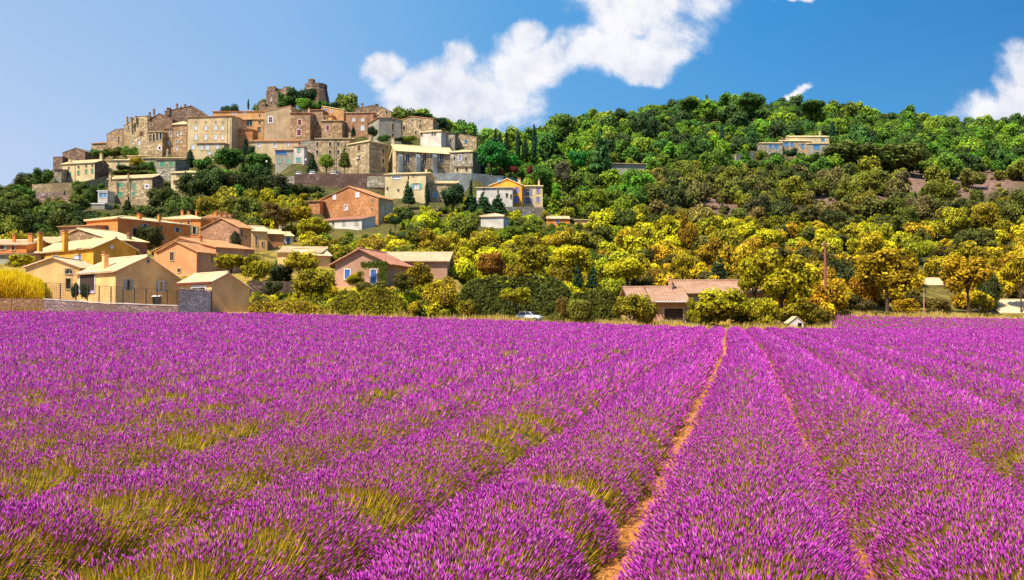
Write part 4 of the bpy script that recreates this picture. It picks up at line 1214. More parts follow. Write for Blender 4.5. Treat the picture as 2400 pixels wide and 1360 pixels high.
# level the ground under every building: terraces filled up below it, cut away where it would be buried
zoneY = (Y > 96) & (Y < 460)
for (C, dA, dB, LA, LB, zb) in PADS:
    m = zoneY & (np.abs(X - C.x) < 45) & (np.abs(Y - C.y) < 45)
    rx, ry = X[m] - C.x, Y[m] - C.y
    a = rx * dA.x + ry * dA.y; b = rx * dB.x + ry * dB.y
    do = np.hypot(np.maximum(0, np.maximum(-a, a - LA)), np.maximum(0, np.maximum(-b, b - LB)))
    Zt[m] = np.maximum(Zt[m], zb - 0.15 - 1.1 * np.maximum(0, do - 1.2))
for (C, dA, dB, LA, LB, zb) in PADS:
    m = zoneY & (np.abs(X - C.x) < 30) & (np.abs(Y - C.y) < 30)
    rx, ry = X[m] - C.x, Y[m] - C.y
    a = rx * dA.x + ry * dA.y; b = rx * dB.x + ry * dB.y
    do = np.hypot(np.maximum(0, np.maximum(-a, a - LA)), np.maximum(0, np.maximum(-b, b - LB)))
    Zt[m] = np.minimum(Zt[m], zb + 0.25 + 1.6 * do)
_gx, _gy = xs.copy(), ys.copy()
_ground0 = ground
_GZ = Zt.copy()


def ground(x, y):
    """terrain height with the building terraces"""
    x = np.asarray(x, float); y = np.asarray(y, float)
    i = np.clip(np.searchsorted(_gx, x) - 1, 0, len(_gx) - 2); j = np.clip(np.searchsorted(_gy, y) - 1, 0, len(_gy) - 2)
    fx = np.clip((x - _gx[i]) / (_gx[i + 1] - _gx[i]), 0, 1); fy = np.clip((y - _gy[j]) / (_gy[j + 1] - _gy[j]), 0, 1)
    return (_GZ[j, i] * (1 - fx) + _GZ[j, i + 1] * fx) * (1 - fy) + (_GZ[j + 1, i] * (1 - fx) + _GZ[j + 1, i + 1] * fx) * fy


nx_, ny_ = len(xs), len(ys)
idx = np.arange(nx_ * ny_).reshape(ny_, nx_)
fc = np.stack([idx[:-1, :-1], idx[:-1, 1:], idx[1:, 1:], idx[1:, :-1]], -1).reshape(-1, 4)
me = np_mesh('ground', np.stack([X, Y, Zt], -1).reshape(-1, 3), fc, smooth=True)
# what the soil is made of: 0 ploughed orange earth, 1 dry grass, 2 scrubby hillside, 3 bare pinkish rock and scree
Ug = 1200 + F * X / np.clip(Y, 1, None)
kind = np.where(Y < 132, 0.0, 0.0)
kind = np.clip((Y - 96) / 4, 0, 1) * 1.0
kind = np.where(Ug > 1950, np.clip((Y - 130) / 4, 0, 1), kind)
kind = np.where(Y > 140, 1 + np.clip((Y - 140) / 70, 0, 1), kind)
pyg = 727 - F * (Zt - EYE.z) / np.clip(Y, 1, None)
for (cu, cv, ru, rv) in ((2250, 425, 170, 42), (2010, 455, 120, 35), (1720, 475, 150, 30), (1650, 440, 80, 25), (1560, 470, 60, 20), (1850, 500, 90, 20), (110, 470, 60, 30), (1690, 290, 40, 10)):
    d2 = ((Ug - cu) / ru) ** 2 + ((pyg - cv) / rv) ** 2
    kind = np.maximum(kind, np.where(Y > 200, 2 + np.clip(1.3 - d2, 0, 1), 0))
a_k = me.attributes.new('soil', 'FLOAT', 'POINT')
a_k.data.foreach_set('value', kind.ravel().astype(np.float32))
m_, t = new_mat('ground')
v = t.n('ShaderNodeTexCoord').outputs['Object']
soil = t.n('ShaderNodeAttribute', attribute_name='soil').outputs['Fac']
n1_ = t.noise(v, 9.0, 6.0, 0.7)
n2_ = t.noise(v, 0.35, 5.0, 0.6)
n3_ = t.noise(v, 1.6, 6.0, 0.7)
earth = t.mix(t.ss(n1_, 0.35, 0.65), (0.28, 0.085, 0.02, 1), (0.66, 0.28, 0.07, 1))
dry = t.mix(t.ss(n1_, 0.3, 0.7), (0.34, 0.22, 0.035, 1), (0.62, 0.44, 0.10, 1))
dry = t.mix(t.ss(n2_, 0.4, 0.6), dry, (0.16, 0.13, 0.025, 1))
scrub = t.mix(t.ss(n3_, 0.35, 0.65), (0.04, 0.05, 0.015, 1), (0.13, 0.12, 0.03, 1))
scrub = t.mix(t.m('MULTIPLY', t.ss(n2_, 0.5, 0.7), 0.5), scrub, (0.26, 0.18, 0.09, 1))
rock = t.mix(t.ss(n3_, 0.3, 0.7), (0.16, 0.085, 0.065, 1), (0.42, 0.26, 0.20, 1))
rock = t.mix(t.ss(t.noise(v, 0.8, 5.0, 0.7), 0.5, 0.62), rock, (0.05, 0.05, 0.02, 1))
c_ = t.mix(t.ss(soil, 0.2, 0.9), earth, dry)
c_ = t.mix(t.ss(soil, 1.0, 1.9), c_, scrub)
c_ = t.mix(t.ss(soil, 2.1, 2.9), c_, rock)
finish(t, c_, 0.95, t.m('ADD', n1_, n3_), 0.8, 0.12)
g = link('ground', me, mat='ground')
tag(g, kind='structure')
# ================================================================ lavender rows
SP = 1.90


def gapx(g, d):
    d = np.asarray(d, float)
    base = -0.98 + 0.263 * d - np.where(d > 36, 0.017 * (d - 36) * np.clip((d - 36) / 20, 0, 1), 0)
    return base + SP * g


def dend(u):
    # far edge of the field; the strip on the pole side of the house runs farther
    return np.where(u > 1950, 131.0, 97.0)


ORD = ['', 'first', 'second', 'third', 'fourth', 'fifth', 'sixth', 'seventh', 'eighth', 'ninth', 'tenth', 'eleventh', 'twelfth',
       'thirteenth', 'fourteenth', 'fifteenth', 'sixteenth', 'seventeenth', 'eighteenth', 'nineteenth']
TENS = {20: ('twenty', 'twentieth'), 30: ('thirty', 'thirtieth'), 40: ('forty', 'fortieth'), 50: ('fifty', 'fiftieth'), 60: ('sixty', 'sixtieth'),
        70: ('seventy', 'seventieth'), 80: ('eighty', 'eightieth'), 90: ('ninety', 'ninetieth')}


def ordinal(n):
    if n < 20: return ORD[n]
    if n >= 100: return 'one-hundred-and-' + (ordinal(n - 100) if n > 100 else 'first')
    t_, r_ = n // 10 * 10, n % 10
    return TENS[t_][1] if r_ == 0 else TENS[t_][0] + '-' + ORD[r_]


def bush_phase(k):
    return (hash2(np.array(float(k)), np.array(3.0), 5)) * 6.28


def row_shape(k, d):
    """height and half width of row k along d: separate bushes that have grown together"""
    k = float(k)
    ph = bush_phase(k)
    wob = vnoise(d * 0.45, np.full_like(d, k * 7.3), 9)
    s = d + 0.5 * wob
    bush = 0.5 + 0.5 * np.cos(s * 2 * math.pi / 1.25 + ph)
    amp = np.where(d < 45, 1.0, 1.0)
    H = 0.36 + 0.075 * bush * amp + 0.10 * (wob - .5)
    base = {-1: 0.78, 0: 0.875, 1: 0.895}.get(int(k), 0.91)
    hw = base - 0.13 * (1 - bush) + 0.10 * (vnoise(d * 0.8, np.full_like(d, k * 3.1), 4) - .5) + 0.08 * (vnoise(d * 2.1, np.full_like(d, k * 1.3), 14) - .5)
    return H, hw, bush, s


def row_surface(k, d, t):
    H, hw, bush, s = row_shape(k, d)
    z = H * np.clip(1 - np.abs(t) ** 2.3, 0, 1) ** 0.62
    xc = gapx(k + 0.5, d)
    x = xc + t * hw
    return x, d, ground(x, d) + z - 0.02, H, hw, bush, s


first_head = None
for k in range(-42, 33):
    # extent of the row inside (a little beyond) the view
    ds = np.concatenate([np.arange(3.2, 14, 0.16), np.arange(14, 40, 0.3), np.arange(40, 132, 0.6)])
    us = 1200 + F * gapx(k + .5, ds) / ds
    ok = (us > -260) & (us < 2660) & (ds < dend(us)) & (ds * 0 + gapx(k + .5, ds) < 90)
    if ok.sum() < 6:
        continue
    ds = ds[ok]
    d0, d1 = ds[0], ds[-1]
    tt = np.array([-1, -.88, -.65, -.35, 0, .35, .65, .88, 1.0])
    Dg, Tg = np.meshgrid(ds, tt, indexing='ij')
    x, y, z, *_r = row_surface(k, Dg, Tg)
    z = z + (vnoise(x * 6, y * 6, 3) - .5) * 0.07 * (1 - np.abs(Tg))
    n0, n1 = Dg.shape
    ii = np.arange(n0 * n1).reshape(n0, n1)
    fcs = np.stack([ii[:-1, :-1], ii[:-1, 1:], ii[1:, 1:], ii[1:, :-1]], -1).reshape(-1, 4)
    me = np_mesh('lavender_row', np.stack([x, y, z], -1).reshape(-1, 3), fcs, smooth=True)
    row = link('lavender_row', me, mat='mound')
    if k == 0:
        lab = 'purple lavender row bordering the bare orange furrow on the utility pole side'
    elif k == -1:
        lab = 'purple lavender row bordering the bare orange furrow on the village side'
    elif k > 0:
        lab = 'purple lavender row, %s from the bare orange furrow going towards the utility pole' % ordinal(k + 1)
    else:
        lab = 'purple lavender row, %s from the bare orange furrow going towards the village' % ordinal(-k)
    tag(row, lab, 'lavender row', 'rows of lavender across the field')

    # ---- spikes
    def dens(d):
        return 1900.0 * np.minimum(1.0, (7.0 / d)) ** 1.72
    # sample distance by inverse transform
    dg = np.linspace(d0, d1, 400)
    wgt = dens(dg) * 1.75
    cum = np.concatenate([[0], np.cumsum((wgt[1:] + wgt[:-1]) / 2 * np.diff(dg))])
    N = int(cum[-1])
    if N < 10:
        continue
    d = np.interp(rng.random(N) * cum[-1], cum, dg)
    t = rng.uniform(-1, 1, N)
    t = np.sign(t) * np.abs(t) ** 0.85
    x, y, z, H, hw, bush, s = row_surface(k, d, t)
    # bare, flowerless patches: the flanks between bushes that look at the camera
    ph = bush_phase(k)
    along = np.cos(s * 2 * math.pi / 1.25 + ph + 1.5)      # front flank of each bush
    pn = vnoise(x * 0.75 + 13, y * 0.6 + 5, 21) * 0.6 + vnoise(x * 2.3, y * 1.7, 8) * 0.4
    leftness = np.clip((900 - (1200 + F * x / d)) / 900 + 0.5, 0, 1)
    thr = 0.70 - 0.06 * leftness + np.clip((d - 30) / 70, 0, 1) * 0.10
    thr = thr - (0.09 * np.clip((t - 0.1) * 2.5, 0, 1) * np.clip((26 - d) / 12, 0, 1) if k < 0 else 0.0)
    thr = thr - 0.07 * np.clip((17 - d) / 6, 0, 1)
    bare = np.clip((pn + 0.10 * along + 0.05 * (1 - bush) - thr) * 5.5, 0, 1)
    head_ok = rng.random(N) > np.maximum(bare * 0.88, np.where(d < 30, 0.22, 0.14))
    # lean: out from the heart of the bush
    slope = np.sign(t) * np.abs(t) ** 1.2 * 0.95
    lx = slope + rng.normal(0, 0.16, N)
    ly = -0.30 * np.sin(s * 2 * math.pi / 1.25 + ph) - 0.10 + rng.normal(0, 0.16, N)
    dirv = np.stack([lx, ly, np.ones(N)], -1)
    dirv /= np.linalg.norm(dirv, axis=1, keepdims=True)
    L = rng.uniform(0.05, 0.25, N) * (1.0 - 0.25 * bare) * np.where(d > 40, 0.8, 1) * (1 - 0.55 * np.abs(t) ** 4)
    root = np.stack([x, y, z], -1)
    tip = root + dirv * L[:, None]
    side = np.stack([np.cos(a := rng.uniform(0, math.pi, N)), np.sin(a), np.zeros(N)], -1)
    side = side - dirv * (side * dirv).sum(1, keepdims=True)
    side /= np.linalg.norm(side, axis=1, keepdims=True)
    side2 = np.cross(dirv, side)
    sc = np.maximum(1.0, d / 11.0) ** 0.78
    # stems (one long thin triangle each), only where they can be seen
    m = (d < 48) & (rng.random(N) < np.clip(1.3 - d / 60, 0.3, 1))
    wst = (0.0034 * sc[m])[:, None]
    wst = np.where(((bare[m] > .5) | ~head_ok[m])[:, None], wst * 2.0, wst)
    v0 = root[m] - side[m] * wst - dirv[m] * 0.05
    v1 = root[m] + side[m] * wst - dirv[m] * 0.05
    v2 = tip[m]
    nn = int(m.sum())
    if nn:
        V_ = np.stack([v0, v1, v2], 1).reshape(-1, 3)
        F_ = np.arange(nn * 3).reshape(-1, 3)
        me = np_mesh('stems', V_, F_, np.clip(rng.normal(0.5, 0.25, nn), 0, 1))
        o = link('stems', me, row, 'lavender_stem'); o['kind'] = 'stuff'
    # flower heads: near = three-sided spindles, far = leaf-like diamonds
    zone = rng.random(N) < np.clip((d - 11) / 10, 0, 1)
    near = head_ok & ~zone
    far = head_ok & zone
    parts_v, parts_f, parts_t = [], [], []
    off = 0
    nn = int(near.sum())
    if nn:
        hl = (rng.uniform(0.040, 0.088, nn) * sc[near] ** 0.5)[:, None]
        hr = (rng.uniform(0.0042, 0.0072, nn) * sc[near])[:, None]
        b = tip[near] - dirv[near] * hl * 0.35
        e = tip[near] + dirv[near] * hl * 0.65
        mid = b * 0.45 + e * 0.55
        s1, s2 = side[near], side2[near]
        r0 = mid + s1 * hr
        r1 = mid + (-0.5 * s1 + 0.866 * s2) * hr
        r2 = mid + (-0.5 * s1 - 0.866 * s2) * hr
        VV = np.stack([b, r0, r1, r2, e], 1).reshape(-1, 3)
        base = (np.arange(nn) * 5)[:, None]
        FF = np.concatenate([base + np.array(q) for q in ((0, 2, 1), (0, 3, 2), (0, 1, 3), (4, 1, 2), (4, 2, 3), (4, 3, 1))], 1).reshape(-1, 3)
        parts_v.append(VV); parts_f.append(FF)
        parts_t.append(np.repeat(np.clip(rng.normal(0.50, 0.28, nn), 0, 1), 6))
        off = len(VV)
    nn = int(far.sum())
    if nn:
        hl = (rng.uniform(0.055, 0.09, nn) * sc[far] ** 0.42)[:, None]
        hr = (rng.uniform(0.0065, 0.0105, nn) * sc[far] * 1.15)[:, None]
        b = tip[far] - dirv[far] * hl * 0.6
        e = tip[far] + dirv[far] * hl * 0.6
        mid = (b + e) / 2
        VV = np.stack([b, mid + side[far] * hr, e, mid - side[far] * hr], 1).reshape(-1, 3)
        base = (np.arange(nn) * 4)[:, None]
        FF = np.concatenate([base + np.array(q) for q in ((0, 1, 2), (0, 2, 3))], 1).reshape(-1, 3) + off
        parts_v.append(VV); parts_f.append(FF)
        parts_t.append(np.repeat(np.clip(rng.normal(0.52, 0.26, nn), 0, 1), 2))
    me = np_mesh('flower_heads', np.concatenate(parts_v), np.concatenate(parts_f), np.concatenate(parts_t))
    o = link('flower_heads', me, row, 'lavender_flower'); o['kind'] = 'stuff'


# ---------------------------------------------------------------- clods and straw in the furrows
N = 14000
d = 5 + 60 * rng.random(N) ** 2.2
g_ = rng.choice([0, 0, 0, 1, -1, 2], N)
x = gapx(g_, d) + rng.normal(0, 0.13, N)
z = ground(x, d)
sz = rng.uniform(0.006, 0.034, N) * np.maximum(1, d / 14) ** 0.6
oct_ = np.array([[1, 0, 0], [0, 1, 0], [-1, 0, 0], [0, -1, 0], [0, 0, .8]])
VV = np.stack([x, d, z], -1)[:, None, :] + oct_[None] * sz[:, None, None] * rng.uniform(.6, 1.3, (N, 5, 3))
FF = (np.arange(N) * 5)[:, None] + np.array([0, 1, 4, 1, 2, 4, 2, 3, 4, 3, 0, 4])[None]
me = np_mesh('soil_clods', VV.reshape(-1, 3), FF.reshape(-1, 3))
plain('clod', (0.50, 0.20, 0.055, 1), 0.95, 0, 0.4)
o = link('soil_clods', me, mat='clod')
tag(o, 'orange clods and stones lying in the bare furrows', 'soil', kind='stuff')

# ---------------------------------------------------------------- dry grass along the far edge of the field
def grass(name, pts, hmin, hmax, wd, label, mat='dry_grass'):
    n = len(pts)
    h = rng.uniform(hmin, hmax, n) * (0.5 + vnoise(pts[:, 0] * .6, pts[:, 1] * .6, 6))
    a = rng.uniform(0, math.pi, n)
    sd = np.stack([np.cos(a), np.sin(a), np.zeros(n)], -1) * wd
    tipo = np.stack([rng.normal(0, .25, n) * h, rng.normal(0, .25, n) * h, h], -1)
    VV = np.stack([pts - sd, pts + sd, pts + tipo], 1).reshape(-1, 3)
    me = np_mesh(name, VV, np.arange(3 * n).reshape(-1, 3), np.clip(rng.normal(.55, .25, n), 0, 1))
    return tag(link(name, me, mat=mat), label, 'grass', kind='stuff')


def strip(n, u0, u1, da, db):
    u = rng.uniform(u0, u1, n); d_ = rng.uniform(da, db, n)
    x = (u - 1200) / F * d_
    return np.stack([x, d_, ground(x, d_) - 0.03], -1)


pts = np.concatenate([strip(16000, 640, 1960, 97.2, 104), strip(5000, 1950, 2460, 131.5, 139), strip(2500, 1250, 1960, 104, 118), strip(2500, -60, 110, 98, 103)])
grass('dry_grass', pts, 0.35, 0.95, 0.07, 'straw-yellow dry grass along the far edge of the lavender')


n_ = 5000
d = 5 + 70 * rng.random(n_) ** 1.8
x = gapx(rng.choice([0, 0, 1, -1, 2], n_), d) + rng.normal(0, 0.2, n_)
z = ground(x, d) + 0.012
a = rng.uniform(0, 6.28, n_); L_ = rng.uniform(.05, .16, n_) * np.maximum(1, d / 14) ** .4
c0 = np.stack([x, d, z], -1); dv = np.stack([np.cos(a), np.sin(a), rng.uniform(0, .5, n_)], -1) * L_[:, None]
sd = np.stack([-np.sin(a), np.cos(a), np.zeros(n_)], -1) * (.004 * np.maximum(1, d / 10))[:, None]
me = np_mesh('fallen_straw', np.stack([c0 - sd, c0 + sd, c0 + dv], 1).reshape(-1, 3), np.arange(3 * n_).reshape(-1, 3), np.clip(rng.normal(.45, .3, n_), 0, 1))
tag(link('fallen_straw', me, mat='dry_grass'), 'dry stems and straw littering the orange furrows', 'straw', kind='stuff')
# ================================================================ trees
def cards(C, Rr, n, size, seed, squash=1.0, outward=0.55, fill=0.35):
    """n leaf clumps (4-point cards) spread over and inside the lobes C (k,3) with radii Rr (k,3)"""
    r = np.random.default_rng(seed)
    wgt = (Rr.prod(1)) ** (2 / 3)
    li = r.choice(len(C), n, p=wgt / wgt.sum())
    d = r.normal(0, 1, (n, 3)); d[:, 2] = d[:, 2] * 0.9 + 0.15
    d /= np.linalg.norm(d, axis=1, keepdims=True)
    rad = np.where(r.random(n) < fill, r.uniform(0.45, 0.95, n), r.uniform(0.88, 1.14, n))
    P = C[li] + d * Rr[li] * rad[:, None]
    nrm = d * outward + r.normal(0, 1, (n, 3)) * (1 - outward) + np.array([0, 0, 0.12])
    nrm /= np.linalg.norm(nrm, axis=1, keepdims=True)
    ref = r.normal(0, 1, (n, 3))
    a = np.cross(nrm, ref); a /= np.linalg.norm(a, axis=1, keepdims=True)
    b = np.cross(nrm, a)
    s = size * r.uniform(0.55, 1.35, n)[:, None]
    q = r.uniform(0.45, 0.8, n)[:, None]
    VV = np.stack([P - a * s, P - b * s * q + nrm * s * .12, P + a * s, P + b * s * q - nrm * s * .12], 1)
    lt = r.uniform(0, 1, len(C))
    tone = np.clip(0.46 + 0.42 * (lt[li] - .5) + r.normal(0, 0.11, n) + 0.9 * np.minimum(rad - 0.95, 0) + 0.16 * d[:, 2], 0, 1)  # inner cards darker, upward ones lighter: crown shading painted into tone
    return VV.reshape(-1, 3), np.arange(n * 4).reshape(-1, 4), tone


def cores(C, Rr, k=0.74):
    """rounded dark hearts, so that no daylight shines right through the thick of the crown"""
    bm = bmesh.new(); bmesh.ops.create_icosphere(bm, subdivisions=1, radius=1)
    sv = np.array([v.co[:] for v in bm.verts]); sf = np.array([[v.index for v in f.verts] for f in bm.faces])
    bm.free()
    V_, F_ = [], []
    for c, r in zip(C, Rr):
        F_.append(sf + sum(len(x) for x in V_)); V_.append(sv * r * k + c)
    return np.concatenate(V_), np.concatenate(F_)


def mesh_from(parts, name):
    """parts: list of (verts, faces, tone) with 3 or 4 sided faces"""
    me = bpy.data.meshes.new(name)
    vs, loops, starts, tots, tones = [], [], [], [], []
    o = 0; l = 0
    for V_, F_, T_ in parts:
        vs.append(V_)
        k = F_.shape[1]
        loops.append((F_ + o).ravel())
        starts.append(np.arange(len(F_)) * k + l); tots.append(np.full(len(F_), k))
        tones.append(T_)
        o += len(V_); l += len(F_) * k
    V_ = np.concatenate(vs).astype(np.float32)
    me.vertices.add(len(V_)); me.vertices.foreach_set('co', V_.ravel())
    L_ = np.concatenate(loops).astype(np.int32)
    me.loops.add(len(L_)); me.loops.foreach_set('vertex_index', L_)
    S_ = np.concatenate(starts).astype(np.int32)
    me.polygons.add(len(S_)); me.polygons.foreach_set('loop_start', S_)
    me.polygons.foreach_set('loop_total', np.concatenate(tots).astype(np.int32))
    me.update(calc_edges=True)
    a = me.attributes.new('tone', 'FLOAT', 'FACE')
    a.data.foreach_set('value', np.concatenate(tones).astype(np.float32))
    return me


def lobes_round(seed, n=11, flat=0.85):
    """unit crown, centre at the origin, radius about 1"""
    r = np.random.default_rng(seed)
    C, Rr = [np.array([0, 0, -0.05])], [np.array([.62, .62, .58 * flat])]
    for i in range(n):
        t = i * 2.4 + r.uniform(-.4, .4)
        z = r.uniform(-0.65, 0.78)
        rad = math.sqrt(max(0.05, 1 - (z * .95) ** 2)) * r.uniform(.48, .68)
        C.append(np.array([rad * math.cos(t), rad * math.sin(t), z * 0.72 * flat]))
        q = r.uniform(.28, .46)
        Rr.append(np.array([q, q, q * r.uniform(.75, 1.0)]))
    return np.array(C), np.array(Rr)


def lobes_dome(seed):
    C, Rr = lobes_round(seed, 9, 0.95)
    C = C * 0.82; Rr = Rr * np.array([1.15, 1.15, 1.15])
    return C, Rr


def lobes_cypress(seed):
    r = np.random.default_rng(seed)
    C, Rr = [], []
    for i in range(9):
        z = -0.88 + i * 0.22
        w_ = 0.95 * (1 - ((z + .25) / 1.28) ** 2) ** .6 if z > -.25 else 0.95 - (-.25 - z) * .35
        C.append(np.array([r.normal(0, .04), r.normal(0, .04), z])); Rr.append(np.array([w_, w_, .22]))
    return np.array(C), np.array(Rr)


def lobes_cone(seed):
    r = np.random.default_rng(seed)
    C, Rr = [], []
    for i in range(8):
        z = -0.85 + i * 0.24
        w_ = 0.85 * (1 - (z + .95) / 2.0) + .06
        for k in range(4 if i < 5 else 1):
            t = k * 1.57 + i * .7
            C.append(np.array([w_ * .5 * math.cos(t), w_ * .5 * math.sin(t), z + r.uniform(-.06, .06)])); Rr.append(np.array([w_ * .55, w_ * .55, .15]))
    return np.array(C), np.array(Rr)


def make_crown(kind, seed, n, size):
    if kind == 'round': C, Rr = lobes_round(seed)
    elif kind == 'open': C, Rr = lobes_round(seed, 15, 0.95); Rr = Rr * 0.82
    elif kind == 'dome': C, Rr = lobes_dome(seed)
    elif kind == 'cypress': C, Rr = lobes_cypress(seed)
    elif kind == 'cone': C, Rr = lobes_cone(seed)
    V_, F_, T_ = cards(C, Rr, n, size, seed, outward=.72 if kind in ('dome', 'cypress') else .64)
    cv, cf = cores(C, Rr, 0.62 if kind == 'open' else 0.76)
    return mesh_from([(V_, F_, T_), (cv, cf, np.full(len(cf), 0.06))], 'crown')  # cores toned near black: shade deep in the crown painted in


CR = {}
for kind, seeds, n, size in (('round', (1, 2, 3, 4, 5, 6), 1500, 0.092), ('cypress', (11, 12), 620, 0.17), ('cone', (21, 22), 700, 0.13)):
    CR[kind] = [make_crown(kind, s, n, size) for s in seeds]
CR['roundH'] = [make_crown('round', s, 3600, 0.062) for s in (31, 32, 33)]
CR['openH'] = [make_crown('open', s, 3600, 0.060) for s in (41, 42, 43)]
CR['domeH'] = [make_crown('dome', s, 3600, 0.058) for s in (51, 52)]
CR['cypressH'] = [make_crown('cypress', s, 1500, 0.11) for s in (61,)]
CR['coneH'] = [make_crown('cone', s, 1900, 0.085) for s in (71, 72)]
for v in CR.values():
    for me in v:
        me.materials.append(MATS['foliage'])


def trunk_mesh(seed, limbs=4):
    """unit trunk: from z=0 to z=1, the limbs reach into the crown"""
    r = np.random.default_rng(seed)
    mb = MB()
    mb.tube([(0, 0, -0.15), (0.02, 0, .3), (-.02, .02, .62)], [0.12, 0.085, 0.07], 8)
    for i in range(limbs):
        t = i * 6.28 / limbs + r.uniform(-.4, .4)
        e = (math.cos(t) * .5, math.sin(t) * .5, 1.1 + r.uniform(-.1, .25))
        mb.tube([(-.02, .02, .55), (e[0] * .4, e[1] * .4, .82), e], [0.06, 0.045, 0.02], 6)
    me = bpy.data.meshes.new('trunk'); me.from_pydata(mb.v, [], mb.f); me.update()
    me.materials.append(MATS['bark'])
    return me


TR = [trunk_mesh(s) for s in (1, 2, 3)]
NTREE = 0


def plant(name, label, cat, px, ytop, ybot, wpx, D, kind, col, group=None, trunk=True, ground_fix=True, depth=None, seed=None):
    """a plant whose crown spans the photo rows ytop..ybot at depth D"""
    global NTREE
    NTREE += 1
    if cat in ('bush', 'shrub'):       # foliage down to the soil
        c = at(px, ybot, D)
        yg = to_px((c.x, D, gz(c.x, D) - .15))[1]
        if 0 < yg - ybot < 26: ybot = yg
    cy = (ytop + ybot) / 2
    c = at(px, cy, D)
    rx = wpx * D / F / 2
    rz = (ybot - ytop) * D / F / 2
    g = gz(c.x, D)
    k = NTREE if seed is None else seed
    root = empty(name, (c.x, D, g), label, cat, group)
    me = CR[kind][k % len(CR[kind])]
    o = bpy.data.objects.new('crown', me); COL.objects.link(o); o.parent = root
    o.location = (0, 0, c.z - g)
    f = 1.0 if kind.startswith(('cyp', 'cone')) else 1.02
    o.scale = (rx * f, (depth or rx) * f, rz * 1.08)
    o.rotation_euler = (0, 0, k * 1.7)
    o.color = (*col, 1)
    if kind.startswith(('cyp', 'cone')): o.scale = (rx, rx, rz)
    if trunk:
        th = max(1.0, c.z - g)
        t = bpy.data.objects.new('trunk', TR[k % 3]); COL.objects.link(t); t.parent = root
        s_ = max(0.8, rx * 0.55)
        t.scale = (s_, s_, th * 0.95)
    return root


